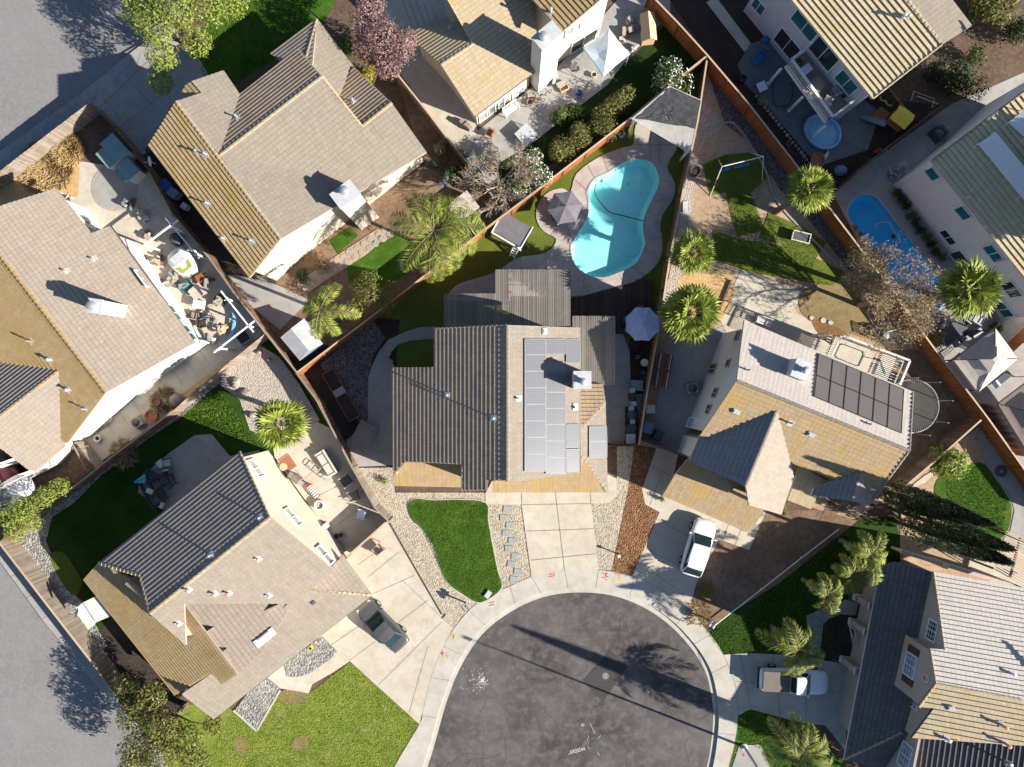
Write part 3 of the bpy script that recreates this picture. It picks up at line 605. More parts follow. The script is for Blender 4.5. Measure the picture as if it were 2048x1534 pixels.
marks([[(978,1206),(988,1203)],[(979,1211),(989,1208)]],'paint_red','two faint red bars on the pavement above the dark road')
# crack sealing squiggles on the old streets
def squiggle(x,y,L,a,seed):
    rr=random.Random(seed); P=[Vector(G2(x,y))]; t=a
    for i in range(int(L/.25)):
        t+=rr.uniform(-.9,.9); t=a+(t-a)*.7; P.append(P[-1]+Vector((math.cos(t),math.sin(t),0))*.25)
    return P
mb=MB()
for k in range(46):
    rr=random.Random(k*13+5)
    if k<14: x,y=rr.uniform(5,250),rr.uniform(60,200); 
    else: x,y=rr.uniform(0,190),rr.uniform(1240,1530)
    if k<14 and y>290-x*.8: continue
    if k>=14 and x>(y-1160)*.7: continue
    for a,b in zip(P:=squiggle(x,y,rr.uniform(.8,3.2),rr.uniform(-2.2,-.4),k),P[1:]):
        d=(b-a).normalized(); s_=Vector((-d.y,d.x,0))*.012
        mb.face([tuple((a-s_).to_2d())+(-D+.006,),tuple((b-s_).to_2d())+(-D+.006,),tuple((b+s_).to_2d())+(-D+.006,),tuple((a+s_).to_2d())+(-D+.006,)])
struct('crack_sealant',mb,'crack_seal')
mb=MB()
for k in range(34):
    rr=random.Random(k+900); x,y=rr.uniform(930,1400),rr.uniform(1270,1530)
    for a,b in zip(P:=squiggle(x,y,rr.uniform(1,4),rr.uniform(0,6),k+70),P[1:]):
        d=(b-a).normalized(); s_=Vector((-d.y,d.x,0))*.012
        mb.face([tuple((a-s_).to_2d())+(-D+.0165,),tuple((b-s_).to_2d())+(-D+.0165,),tuple((b+s_).to_2d())+(-D+.0165,),tuple((a+s_).to_2d())+(-D+.0165,)])
struct('road_cracks',mb,'crack_dark')
mb=MB(); rr=random.Random(8)
for k in range(170):
    r_=abs(rr.gauss(0,1)); a_=rr.uniform(0,6.28); c=G2(966,1362)+Vector((math.cos(a_)*r_*.55-.25*r_,math.sin(a_)*r_*.5,0)); s_=rr.uniform(.012,.05)*(1.6 if r_<.4 else 1); P=[c+Vector((math.cos(j*1.26+k)*s_,math.sin(j*1.26+k)*s_,0)) for j in range(5)]; mb.face([(p.x,p.y,-D+.0185+k*.00002) for p in P])
tag(mesh_ob('chalk_splash',mb,'chalk'),'white splash of dried cement on the cul-de-sac asphalt','stain')
for i,(a,b) in enumerate([(1015,1018),(1008,1035),(1020.5,1050),(1013,1066),(1025,1081),(1018,1097),(1031,1112),(1023,1128),(1036,1143),(1028,1158)]):
    mb=MB(); c=G2(a,b); mb.box((c.x,c.y,.05),(.66,.50,.06),R(-4+random.uniform(-5,5)))
    tag(mesh_ob('stepping_stone',mb,'slate_step'),['pale slate stepping stone nearest the house','pale slate stepping stone second from the house','pale slate stepping stone third from the house','pale slate stepping stone fourth from the house','pale slate stepping stone fifth from the house','pale slate stepping stone fifth from the pavement','pale slate stepping stone fourth from the pavement','pale slate stepping stone third from the pavement','pale slate stepping stone second from the pavement','pale slate stepping stone nearest the pavement'][i],'stepping stone','stepping stones in the gravel strip')

area('dry_patch','grass_dry',[(563,1382),(590,1378),(612,1388),(606,1404),(578,1408),(560,1398)],.008,4)
area('dry_patch','grass_dry',[(588,1478),(606,1470),(618,1482),(610,1498),(592,1500),(582,1490)],.008,4)
area('dry_patch','grass_dry',[(468,1480),(486,1474),(497,1488),(488,1508),(470,1504)],.008,4)
area('dry_patch','grass_turf',[(100,1110),(128,1105),(150,1135),(165,1165),(150,1190),(125,1165)],.012,4)
# ---------------- houses ----------------
class Plane:
    """z = h + s * (distance to the left of the line A->B)"""
    def __init__(s,A,B,h,sl):
        a=G(*A,h);b=G(*B,h);d=(b-a);d.z=0;d.normalize(); s.a=a;s.n=Vector((-d.y,d.x,0));s.h=h;s.s=sl
        s.down=s.n*(-1 if sl>0 else 1); m=abs(sl); k=math.sqrt(1+m*m); s.m=m
        s.sd=Vector((s.down.x,s.down.y,-m))/k; s.nr=Vector((m*s.down.x,m*s.down.y,1))/k; s.u=Vector((-s.down.y,s.down.x,0))
    def z(s,x,y): return s.h+s.s*((x-s.a.x)*s.n.x+(y-s.a.y)*s.n.y)
    def px(s,p):
        dx=(p[0]-1024)*S;dy=-(p[1]-767)*S; q=dx*s.n.x+dy*s.n.y;c=s.a.x*s.n.x+s.a.y*s.n.y
        z=(s.h+s.s*q-s.s*c)/(1+s.s*q/H); return Vector((dx*(H-z)/H,dy*(H-z)/H,z))
def clip(poly,k,lo,sign):
    out=[]
    for i in range(len(poly)):
        a,b=poly[i-1],poly[i]; fa=(a[k]-lo)*sign;fb=(b[k]-lo)*sign
        if (fa>=0)!=(fb>=0):
            t=fa/(fa-fb); out.append((a[0]+(b[0]-a[0])*t,a[1]+(b[1]-a[1])*t))
        if fb>=0: out.append(b)
    return out
def inside(P,x,y):
    c=False
    for i in range(len(P)):
        a,b=P[i-1],P[i]
        if (a.y>y)!=(b.y>y) and x<(b.x-a.x)*(y-a.y)/(b.y-a.y)+a.x: c=not c
    return c
ROW=.34
class House:
    def __init__(s,name,label,base,cat='house',group=None):
        s.r=thing(name,label,cat,tuple(G(*base))); s.F=[]; s.mb=MB(); s.mats=[]; s.deck=MB(); s.caps=MB(); s.foot=[]; s.roofob=None
        s.capm='tile_beige'; s.step=.055; s.vp={}; s.runs=[]
    def facet(s,pl,pts,mat='tile_beige',skip=False):
        P=[pl.px(p) for p in pts]; s.F.append((pl,P))
        for p,q in zip(pts,P): s.vp.setdefault(tuple(p),q)
        if mat not in s.mats: s.mats.append(mat)
        mi=s.mats.index(mat)
        Q=[((p-pl.a).dot(pl.u),(p-pl.a).dot(pl.sd)) for p in P]
        lo=min(q[1] for q in Q);hi=max(q[1] for q in Q); k0=math.floor(lo/ROW)
        n=len(Q); cr=[(Q[i][0]-Q[i-1][0])*(Q[(i+1)%n][1]-Q[i][1])-(Q[i][1]-Q[i-1][1])*(Q[(i+1)%n][0]-Q[i][0]) for i in range(n)]
        if all(x>=-1e-4 for x in cr) or all(x<=1e-4 for x in cr): parts=[Q]
        else: parts=[[Q[i] for i in t] for t in tessellate_polygon([[Vector((q[0],q[1],0)) for q in Q]])]
        for Qp in parts:
          for k in range(k0,int(math.ceil(hi/ROW))):
            c=clip(clip(Qp,1,k*ROW,1),1,(k+1)*ROW,-1)
            if len(c)<3: continue
            f=lambda q:pl.a+pl.u*q[0]+pl.sd*q[1]+pl.nr*(.012+s.step*(q[1]-k*ROW)/ROW)
            s.mb.face([f(q) for q in c],mi,[(q[0],q[1]) for q in c])
            e=sorted([q for q in c if abs(q[1]-(k+1)*ROW)<1e-5])
            if len(e)>=2:
                a,b=e[0],e[-1]; fa=f(a);fb=f(b); s.mb.face([fa,fb,fb-pl.nr*(s.step+.01),fa-pl.nr*(s.step+.01)],mi,[(a[0],a[1]),(b[0],b[1]),(b[0],b[1]+.01),(a[0],a[1]+.01)])
        # orientation-independent slab below the tiles
        n=len(P); top=[p+pl.nr*.008 for p in P]; bot=[p-Vector((0,0,.17)) for p in P]
        s.deck.mesh(top+bot,[tuple(range(n)),tuple(range(2*n-1,n-1,-1))]+[(i,(i+1)%n,n+(i+1)%n,n+i) for i in range(n)])
    def cap(s,a,b,w=.26,h=.055,mi=0):
        L=(b-a).length; n=max(1,int(L/.36)); d=(b-a).normalized(); cm=MB(); s.runs.append(cm)
        x=d.cross(Vector((0,0,1))).normalized(); z=x.cross(d)
        for i in range(n):
            p=a+(b-a)*(i/n); q=a+(b-a)*((i+1)/n)+d*.03
            for_=[]
            for c,sc,lift in((p,.86,.0),(q,1.06,.035)):
                for tt in(0,.25,.5,.75,1): an=math.pi*tt; for_.append(c+x*math.cos(an)*w/2*sc+z*(math.sin(an)*h*sc+lift+.01))
            cm.mesh(for_,[(j,j+1,5+j+1,5+j) for j in range(4)]+[(9,8,7,6,5)],mi)
    def zroof(s,x,y):
        z=[pl.z(x,y) for pl,P in s.F if inside(P,x,y)]
        return max(z) if z else None
    def ztop(s,x,y,cen):
        d=Vector((cen.x-x,cen.y-y,0)).normalized()
        for k in (0,.2,.4,.7,1.0,1.4):
            z=s.zroof(x+d.x*k,y+d.y*k)
            if z is not None: return z
        return None
    def hit(s,p):
        best=None
        for pl,P in s.F:
            q=pl.px(p)
            if inside(P,q.x,q.y) and (best is None or q.z>best[0].z): best=(q,pl)
        return best
    def walls(s,pts,mat,inset=.45,default=2.7,base=0,lower=None,zmax=99):
        """pts: eave corners (px,py,h) in order, the wall stands inset metres inside"""
        P=[s.vp.get((a,b)) or G(a,b,h) for a,b,h in pts]; P=[Vector((p.x,p.y,0)) for p in P]
        a=sum(P[i].x*P[(i+1)%len(P)].y-P[(i+1)%len(P)].x*P[i].y for i in range(len(P)))
        if a<0: P=P[::-1]
        n=len(P);Q=[]
        for i in range(n):
            d1=(P[i]-P[i-1]).normalized();d2=(P[(i+1)%n]-P[i]).normalized(); n1=Vector((-d1.y,d1.x,0));n2=Vector((-d2.y,d2.x,0))
            k=1+n1.dot(n2); Q.append(P[i]+(n1+n2)*(inset/max(k,.3)))
        mb=MB(); cen=sum(Q,Vector())/n
        for i in range(n):
            a,b=Q[i],Q[(i+1)%n]; L=(b-a).length; m=max(1,int(L/.3)); prev=None
            for j in range(m+1):
                p=a+(b-a)*(j/m); pin=p+((Q[(i+2)%n]-b)*.0)
                z=s.ztop(p.x,p.y,cen); z=min(zmax,z-.10) if z is not None else default
                if prev: mb.face([(prev[0].x,prev[0].y,base),(p.x,p.y,base),(p.x,p.y,z),(prev[0].x,prev[0].y,prev[1])])
                prev=(p,z)
            s.foot.append((a,b,cen))
        w=mesh_ob('wall',mb,mat,s.r); s.w=w; return w
    def wallhit(s,p,edge=None):
        best=None; r=Vector(((p[0]-1024)*S,-(p[1]-767)*S,0))
        for i,(a,b,cen) in enumerate(s.foot):
            d=(b-a).normalized(); out=Vector((d.y,-d.x,0)); den=r.dot(out)
            if abs(den)<1e-6: continue
            k=a.dot(out)/den; z=H*(1-k); q=r*k; t=(q-a).dot(d)
            zt=s.ztop(q.x,q.y,cen) or 5.4
            if den<0 and 0<t<(b-a).length and .1<z<zt-.1 and (best is None or z>best[1]): best=(q,z,d,out)
        return best
    def gable(s,base,tops,mat):
        """explicit end wall: base line a,b (px,py,h) fixes the plane, tops are photo points on it"""
        a,b=[G(*q) for q in base]; a.z=b.z=0; d=(b-a).normalized(); n=Vector((d.y,-d.x,0)); out=n if a.dot(n)<0 else -n; T=[]
        for p in tops:
            r=Vector(((p[0]-1024)*S,-(p[1]-767)*S,0)); k=a.dot(out)/r.dot(out); T.append(Vector((r.x*k,r.y*k,H*(1-k)-.06)))
        mb=MB(); P=[Vector((T[0].x,T[0].y,0))]+T+[Vector((T[-1].x,T[-1].y,0))]; mb.mesh(P+[q-out*.18 for q in P],[tuple(range(len(P))),tuple(range(2*len(P)-1,len(P)-1,-1))]+[(i,(i+1)%len(P),len(P)+(i+1)%len(P),len(P)+i) for i in range(len(P))])
        mesh_ob('gable_wall',mb,mat,s.r); s.gp=(a,d if d.cross(out).z<0 else -d,out); return s.gp
    def window(s,p,w,h,panes=2,glass='glass_dark',frame='white_paint',name='window',grid=0,vert=False,bars=None,zoff=0,gp=None):
        q=s.wallhit(p) if gp is None else None
        if gp:
            a,d,out=gp; r=Vector(((p[0]-1024)*S,-(p[1]-767)*S,0)); k=a.dot(out)/r.dot(out); q=(r*k,H*(1-k),d,out)
        if not q: print('no wall for window',p,s.r['label'][:30]); return
        c,z,d,out=q; c=Vector((c.x,c.y,z+zoff)); up=Vector((0,0,1))
        if z-h/2<.1: c.z=h/2+.1
        mb=MB(); fr=.07
        def bx(u,v,ww,hh,dep,m,off): 
            cc=c+d*u+up*v+out*off; Mx=Matrix(((d.x,out.x,0,cc.x),(d.y,out.y,0,cc.y),(0,0,1,cc.z),(0,0,0,1))); m.box((0,0,0),(ww,dep,hh),mat=Mx)
        bx(0,h/2-fr/2,w,fr,.12,mb,.06);bx(0,-h/2+fr/2,w,fr,.12,mb,.06);bx(-w/2+fr/2,0,fr,h-2*fr,.12,mb,.06);bx(w/2-fr/2,0,fr,h-2*fr,.12,mb,.06)
        for k in range(1,panes): 
            if vert: bx(0,-h/2+h*k/panes,w-2*fr,.05,.10,mb,.05)
            else: bx(-w/2+w*k/panes,0,.05,h-2*fr,.10,mb,.05)
        if grid:
            for k in range(1,grid*panes): bx(-w/2+w*k/(grid*panes),0,.02,h-2*fr,.09,mb,.045)
            for k in range(1,4): bx(0,-h/2+h*k/4,w-2*fr,.02,.086,mb,.043)
        f=mesh_ob(name,mb,frame,s.r)
        mb=MB(); bx(0,0,w-.1,h-.1,.03,mb,.025); mesh_ob('pane',mb,glass,f); return c,d,out
    def finish(s,label=None,gutters=()):
        s.roofob=mesh_ob('roof',s.mb,s.mats,s.r)
        mesh_ob('fascia',s.deck,s.fasc if hasattr(s,'fasc') else 'fascia',s.roofob)
        for cm in s.runs: mesh_ob('ridge_tiles',cm,[s.capm],s.roofob)
    def vent(s,p,h=.45,r=.06,mat='galvanised',flash=True):
        q=s.hit(p)
        if not q: print('no roof for vent',p); return
        c,pl=q; mb=MB(); mb.tube([c-Vector((0,0,.1)),c+Vector((0,0,h))],[r,r],8,0)
        if flash:
            x=pl.u;y=pl.sd; n_=pl.nr; t=c+n_*.075
            vs=[t+x*i*.2+y*j*.22 for i,j in((-1,-1),(1,-1),(1,1),(-1,1))]; mb.mesh(vs+[v-n_*.06 for v in vs],[(0,1,2,3),(0,4,5,1),(1,5,6,2),(2,6,7,3),(3,7,4,0)],1)
        mb.lathe(c+Vector((0,0,h-.02)),[(r*1.5,0),(r*1.6,.06),(0,.10)],8,0)
        return mesh_ob('vent_pipe',mb,[mat,'light_grey'],s.roofob)
    def boxvent(s,p,w=.45,l=.35,h=.12,mat='light_grey'):
        q=s.hit(p); 
        if not q: return
        c,pl=q; c=c+pl.nr*.09; Mx=Matrix(((pl.u.x,pl.sd.x,pl.nr.x,c.x),(pl.u.y,pl.sd.y,pl.nr.y,c.y),(pl.u.z,pl.sd.z,pl.nr.z,c.z),(0,0,0,1)))
        mb=MB(); mb.box((0,0,0),(w,l,h),mat=Mx); mb.box((0,0,0),(w*.7,l*.6,h*.5),mat=Mx@Matrix.Translation((0,0,h*.7)))
        return mesh_ob('roof_vent',mb,mat,s.roofob)
    def chimney(s,p,ztop,sx,sy,rz,mat='stucco_cream',z0=0,flue=(0,0),cap=.10,fr=.19,capmat='light_grey',shoulder=None):
        c=G(*p,ztop); mb=MB(); mb.box((c.x,c.y,(ztop-cap+z0)/2),(sx,sy,ztop-cap-z0),rz); o=mesh_ob('chimney',mb,mat,s.roofob)
        mb=MB(); mb.box((c.x,c.y,ztop-cap/2),(sx+.10,sy+.10,cap),rz); mesh_ob('cap',mb,capmat,s.roofob)
        mb=MB(); v=Matrix.Rotation(rz,3,'Z')@Vector((*flue,0))
        mb.lathe((c.x+v.x,c.y+v.y,ztop),[(fr,0),(fr,.28),(fr*1.35,.30),(fr*1.35,.42),(fr*.6,.50),(0,.52)],20); mesh_ob('flue',mb,'flue',s.roofob,smooth=False)
    def gutter(s,A,B,h,mat='gutter_white',w=.11):
        a=G(*A,h)-Vector((0,0,.02));b=G(*B,h)-Vector((0,0,.02)); mb=MB(); d=(b-a).normalized(); mb.beam(a,b,w,.12)
        return mesh_ob('gutter',mb,mat,s.roofob or s.r)
    def panel(s,pl,pts,mat='solar_cell',frame='panel_frame',lift=.14,label=None,name='solar_panel'):
        P=[pl.px(p)+pl.nr*lift for p in pts]
        mb=MB(); mb.face(P,0,[((p-P[0]).dot(pl.u),(p-P[0]).dot(pl.sd)) for p in P])
        n=len(P); Q=[p-pl.nr*.04 for p in P]
        for i in range(n): mb.face([P[i],P[(i+1)%n],Q[(i+1)%n],Q[i]],1)
        mb.face(Q[::-1],1)
        for i in range(n): mb.beam(P[i]+pl.nr*.004,P[(i+1)%n]+pl.nr*.004,.045,.02,1,up=pl.nr)
        return mesh_ob(name,mb,[mat,frame],s.roofob)
# ---- central house ----
h=House('house','house with rows of solar panels on its pale east slope, above the cul-de-sac',(1016,800))
pE=Plane((1015,650),(1015,961),8.54,-.47); pW=Plane((1015,650),(1015,961),8.54,.465)
for P in ([(783,735),(868,734),(868,926),(812,924),(786,952)],[(868,657),(924,655),(924,929),(868,926)],[(924,655),(975,652),(975,981),(924,981)],[(975,652),(1015,650),(1015,961),(975,962)]): h.facet(pW,P,'tile_brown')
h.facet(pE,[(1015,650),(1159,655),(1161,944),(1042,962),(1015,963)],'tile_beige')
pS=Plane((788,971),(924,974),3.5,.42); h.facet(pS,[(788,971),(924,974),(924,900),(812,900),(786,948)],'tile_gold')
pL=Plane((985,984),(1215,984),2.95,.45); h.facet(pL,[(985,984),(1215,984),(1164,914),(1160,925),(985,955)],'tile_gold')
pR=Plane((1217,984),(1217,800),2.95,.45); h.facet(pR,[(1215,984),(1211,803),(1158,860),(1160,914)],'tile_beige')
pN=Plane((1206,769),(1163,769),2.95,.55); h.facet(pN,[(1206,769),(1211,803),(1158,862),(1156,769)],'tile_brown')
for a,b in [((1015,650),(1015,962))]: h.cap(pE.px(a),pE.px(b))
h.cap(pR.px((1213,982)),pR.px((1163,914)));h.cap(pR.px((1210,804)),pR.px((1159,860)));h.cap(pE.px((1159,656)),pE.px((1161,943)),.12,.05);h.cap(pW.px((868,657)),pW.px((1013,650)),.14,.06);h.cap(pW.px((924,930)),pW.px((924,980)),.14,.05)
h.walls([(868,657,6),(1159,655,6),(1161,944,6),(975,962,7),(975,980,6.6),(924,980,6.2),(924,935,6),(868,930,5)],'stucco_cream',.4)
h.walls([(783,735,4.3),(900,734,4.3),(900,968,3.5),(786,968,3.5)],'stucco_cream',.4)
h.walls([(1000,790,3),(1205,790,3),(1213,980,2.95),(985,980,2.95)],'stucco_cream',.35,2.5)
h.finish()
h.chimney((1165,760),8.6,1.15,1.15,0,'stucco_cream',0,(0,-.1))
h.vent((895,790));h.vent((987,836),.5);h.vent((1037,797),.3);h.boxvent((1088,663));h.boxvent((1148,813));h.vent((1150,815),.3)
ya=678
rows=[(1048,1089,[678,710,743,776,809,842,875,908,943]),(1090,1129,[678,709,None,724,755,785,817,849,882,915,948]),(1131,1158,[679,727]),(1131,1157,[849,895]),(1131,1157,[898,944])]
for xa,xb,ys in rows:
    i=0
    while i<len(ys)-1:
        if ys[i] is None or ys[i+1] is None: i+=1; continue
        h.panel(pE,[(xa,ys[i]),(xb,ys[i]),(xb,ys[i+1]-1),(xa,ys[i+1]-1)]); i+=1
h.panel(pR,[(1177,853),(1211,853),(1212,882),(1177,882)]);h.panel(pR,[(1177,883),(1212,883),(1212,914),(1177,914)])
HC=h
# ---- right-centre house ----
h=House('house','two storey house with a dark pool heating panel and a cream rear balcony',(1600,860))
ra,rb=(1473,761),(1818,901)
pN_=Plane(ra,rb,8.08,.47); pS_=Plane(ra,rb,8.08,.0); pN_=Plane(ra,rb,8.08,-.47); pS_=Plane(ra,rb,8.08,.47)
# left of a->b (heading right/down on the photo) is the upper side
h.step=.065; h.facet(pN_,[(1473,761),(1488,641),(1825,783),(1818,901)],'tile_light')
h.facet(pS_,[(1473,761),(1818,901),(1751,992),(1588,928),(1554,900),(1400,871)],'tile_gold')
ga,gb=(1554,820),(1491,972)
hg=pS_.px(ga).z
pGl=Plane(ga,gb,hg,.47);pGr=Plane(ga,gb,hg,-.47)
h.facet(pGr,[(1554,820),(1400,871),(1378,920),(1491,972)] if False else [(1554,820),(1400,871),(1378,920),(1491,972)],'tile_grey')if False else None
# heading down-left: left side is the lower right of the photo
h.facet(Plane(ga,gb,hg,.54),[(1554,820),(1400,871),(1378,922),(1491,972)],'tile_grey')
h.facet(Plane(ga,gb,hg,-.47),[(1554,820),(1491,972),(1497,1010),(1562,1029),(1587,953)],'tile_pale')
pG=Plane((1325,991),(1500,1066),2.9,.42)
h.facet(pG,[(1325,991),(1500,1066),(1526,1022),(1560,960),(1400,890),(1351,947)],'tile_gold')
da,db=(1722,942),(1702,1001); 
pP=Plane((1566,1002),(1620,1024),2.9,.42); h.facet(pP,[(1575,1000),(1622,1018),(1650,960),(1600,930)],'tile_tan')
pd=pS_.px(da).z+.1
h.facet(Plane(da,db,pd,.6),[da,(1629,975),(1622,992),db],'tile_grey'); h.facet(Plane(da,db,pd,-.6),[da,db,(1738,1012),(1745,985)],'tile_pink')
h.facet(Plane((1751,992),(1600,928),5.9,.0001),[(1600,928),(1752,990),(1735,1012),(1622,992)],'tile_tan') if False else None
h.cap(pN_.px(ra),pN_.px(rb));h.cap(Plane(ga,gb,hg,.47).px(ga),Plane(ga,gb,hg,.47).px(gb));h.cap(pN_.px((1825,783)),pN_.px(rb),.2,.08);h.cap(pS_.px(rb),pS_.px((1751,991)),.2,.08)
h.cap(Plane(da,db,pd,.6).px(da),Plane(da,db,pd,.6).px(db),.2)
h.walls([(1488,641,6),(1825,783,6),(1818,901,8.1),(1751,992,6),(1588,928,6),(1400,871,6)],'stucco_blue',.4,5.4)
h.walls([(1400,871,6),(1554,860,6),(1587,953,6),(1562,1029,5.5),(1500,990,6),(1378,922,6)],'stucco_blue',.4,5.4)
h.walls([(1392,935,2.9),(1530,1000,2.9),(1500,1066,2.9),(1332,990,2.9)],'stucco_blue',.35,2.6)
h.walls([(1629,960,4),(1738,1000,4),(1728,1012,4),(1640,985,4)],'stucco_blue',.2,5)
h.finish()
for p,w_,h_,pn in [((1476,672),.5,1.0,1),((1426,738),.55,2.2,2),((1457,727),.4,1.0,1),((1431,786),.5,1.2,2),((1418,819),.5,1.2,2)]: h.window(p,w_*1.6,h_*.8,pn,'glass_dark','stucco_taupe')
h.window((1381,845),.9,2.0,1,'pool_toy','white_paint','side_door')
h.chimney((1603,739),8.3,1.05,1.25,R(-22),'stucco_blue',4,(.15,0),.08,.2)
h.vent((1495,740),.5,.06,'pipe_orange');h.vent((1580,846),.45,.06,'pipe_orange');h.boxvent((1472,822),.5,.35);h.boxvent((1622,868),.5,.3);h.vent((1738,848),.3,.06,'pipe_orange')
import itertools
A0,A1,B0,B1=(1635,708),(1806,780),(1626,794),(1801,868)
def lerp(a,b,t): return (a[0]+(b[0]-a[0])*t,a[1]+(b[1]-a[1])*t)
for i in range(6):
    for j in range(2):
        q=[lerp(lerp(A0,A1,t),lerp(B0,B1,t),v) for t,v in((i/6+.003,j/2+.004),((i+1)/6-.003,j/2+.004),((i+1)/6-.003,(j+1)/2-.004),(i/6+.003,(j+1)/2-.004))]
        h.panel(pN_,q,'solar_thermal','black_metal',.12,name='heating_panel')
HR=h
# ---- lower-left house ----
h=House('house','house with a dark striped slope and small white lean-to, left of the cul-de-sac',(480,1150))
ra,rb=(300,1227),(540,1035)
pN_=Plane(ra,rb,8.5,-.47);pS_=Plane(ra,rb,8.5,.47)
h.facet(pN_,[(197,1126),(480,903),(540,1035),(300,1227),(280,1151)],'tile_pink')
h.facet(pS_,[(540,1035),(668,1141),(586,1207),(368,1207),(372,1290),(300,1227)],'tile_beige')
pW=Plane((351,1390),(168,1158),2.9,-.55)
h.step=.08; h.facet(pW,[(168,1158),(197,1126),(310,1180),(368,1207),(475,1348),(444,1369),(424,1346),(351,1390)],'tile_olive')
h.step=.055; pB=Plane((427,1438),(744,1190),2.9,.42)
h.facet(pB,[(427,1438),(744,1190),(617,1180),(586,1195),(500,1290),(424,1346),(363,1388)],'tile_beige')
pM=Plane((744,1190),(685,1111),2.9,.42); h.facet(pM,[(617,1180),(744,1190),(685,1111)],'tile_pink')
zc=6.0; pC=Plane((368,1207),(475,1348),zc,-.33)
h.facet(pC,[(368,1207),(586,1207),(530,1295),(500,1326),(475,1348)],'tile_pink')
h.cap(pN_.px(ra),pN_.px(rb));h.cap(pC.px((368,1207)),pC.px((475,1348)));h.cap(pM.px((744,1190)),pM.px((617,1180)),.2);h.cap(pN_.px((197,1126)),pN_.px((280,1151)),.24);h.cap(pN_.px((280,1151)),pN_.px((300,1226)),.2);h.cap(pN_.px((480,903)),pN_.px(rb),.16,.06)
h.capm='tile_tan'
h.walls([(197,1126,6),(480,903,6),(540,1035,8.5),(668,1141,6),(586,1207,6),(372,1290,6),(300,1227,8)],'stucco_cream',.35,5.5)
h.walls([(185,1165,2.9),(290,1170,2.9),(480,1260,3),(675,1125,2.9),(744,1190,2.9),(427,1438,2.9),(363,1388,3.2)],'stucco_cream',.35,2.55)
h.finish(); h.gutter((427,1438),(744,1190),2.9,'fascia_dark');h.gutter((168,1158),(351,1390),2.9,'fascia_dark')
h.window((511,937),1.6,1.3,2,'glass_pale');h.window((585,1034),1.7,1.1,2,'glass_pale');h.window((649,1110),1.7,1.2,2,'glass_pale')
for p in [(378,1178),(430,1186),(458,1185)]: h.vent(p,.4,.07,'pipe_orange')
h.vent((358,1246),.3,.05,'pipe_orange');h.vent((423,1109),.5);h.vent((517,1117),.3,.05,'pipe_orange');h.vent((538,1190),.3,.05,'pipe_orange');h.boxvent((626,1204),.35,.3,.05,'dark_grey')
h.boxvent((530,1275),.6,1.6,.14,'off_white'); h.vent((521,1034),.4)
HS=h
# ---- left house ----
h=House('house','white walled house with a long pale roof, at the left edge',(150,650))
ra,rb=(0,509),(212,785)
pN_=Plane(ra,rb,5.9,-.34)
pWs=Plane(ra,rb,5.9,.40); h.step=.08
h.facet(pN_,[(-60,431),(112,377),(182,467),(222,452),(390,685),(212,785)],'tile_pale')
h.facet(pN_,[(-60,431),(112,377),(40,400)],'tile_beige') if False else None
h.facet(pWs,[(-60,431),(212,785),(135,886),(-60,800)],'tile_olive')
ga,gb=(118,741),(0,832); zg=pWs.px(ga).z+.02
pGn=Plane(ga,gb,zg,.42); pGs=Plane(ga,gb,zg,-.42)
h.facet(pGn,[(118,741),(-60,878),(-60,708),(8,719)],'tile_pink')
h.facet(pGs,[(118,741),(131,893),(71,943),(57,939),(0,895),(-60,960),(-60,878)],'tile_pale')
h.cap(pN_.px((-60,431)),pN_.px(rb),.3,.1,0); h.cap(pGn.px(ga),pGn.px((-60,878)),.26)
h.capm='tile_gold'; h.fasc='fascia'
h.walls([(-60,431,2.9),(112,377,2.9),(182,467,2.9),(222,452,2.9),(390,685,2.9),(212,785,5.9),(135,886,3.6),(-60,960,3)],'stucco_white',.4,2.6)
h.walls([(110,800,3),(131,880,3),(71,943,2.7),(-60,1010,2.7),(-60,760,3)],'stucco_white',.25,2.4)
h.finish(); h.gutter((222,452),(390,685),pN_.px((300,560)).z,'fascia_dark',.08)
h.chimney((189,612),7.6,.95,.95,R(-8),'stucco_white',3,(-.05,0),.08,.24)
for p in [(133,542),(188,518)]: h.vent(p,.35,.05,'pipe_orange')
h.vent((64,683),.6,.06,'pipe_orange');h.vent((102,720),.4,.09,'light_grey');h.vent((139,780),.4,.09,'light_grey');h.vent((173,818),.5,.05)
for p,w_,h_ in [((376,701),1.6,.9),((352,722),1.4,.9),((298,764),1.6,1.0),((283,776),1.4,.9),((249,802),1.3,.8)]: h.window(p,w_,h_,2,'glass_pale')
for p in [(175,445),(290,560),(345,625),(375,665)]: h.window(p,1.6,1.6,2,'glass_teal') 
HL=h
# ---- upper left-centre house ----
h=House('house','large cream house with several crossing gables below the broad leafy street tree',(560,320))
ra,rb=(352,203),(561,478); zr=7.1
pW=Plane(ra,rb,zr,.42);pE=Plane(ra,rb,zr,-.36)
h.step=.085; h.facet(pW,[(352,203),(561,478),(500,555),(297,291)],'tile_olive'); h.step=.055
h.facet(pE,[(352,203),(439,310),(480,189),(447,141),(383,163),(403,186)],'tile_beige')
h.facet(pE,[(439,310),(561,478),(853,305),(783,206),(644,153)],'tile_beige')
ga,gb=(438,312),(644,153); zb=pE.px(ga).z
pBn=Plane(ga,gb,zb,-.42);pBs=Plane(ga,gb,zb,.36)
h.facet(pBn,[(439,311),(644,153),(597,97),(480,189)],'tile_brown')
h.facet(pBs,[(439,311),(644,153),(725,252),(783,206),(853,304),(700,395)],'tile_beige')
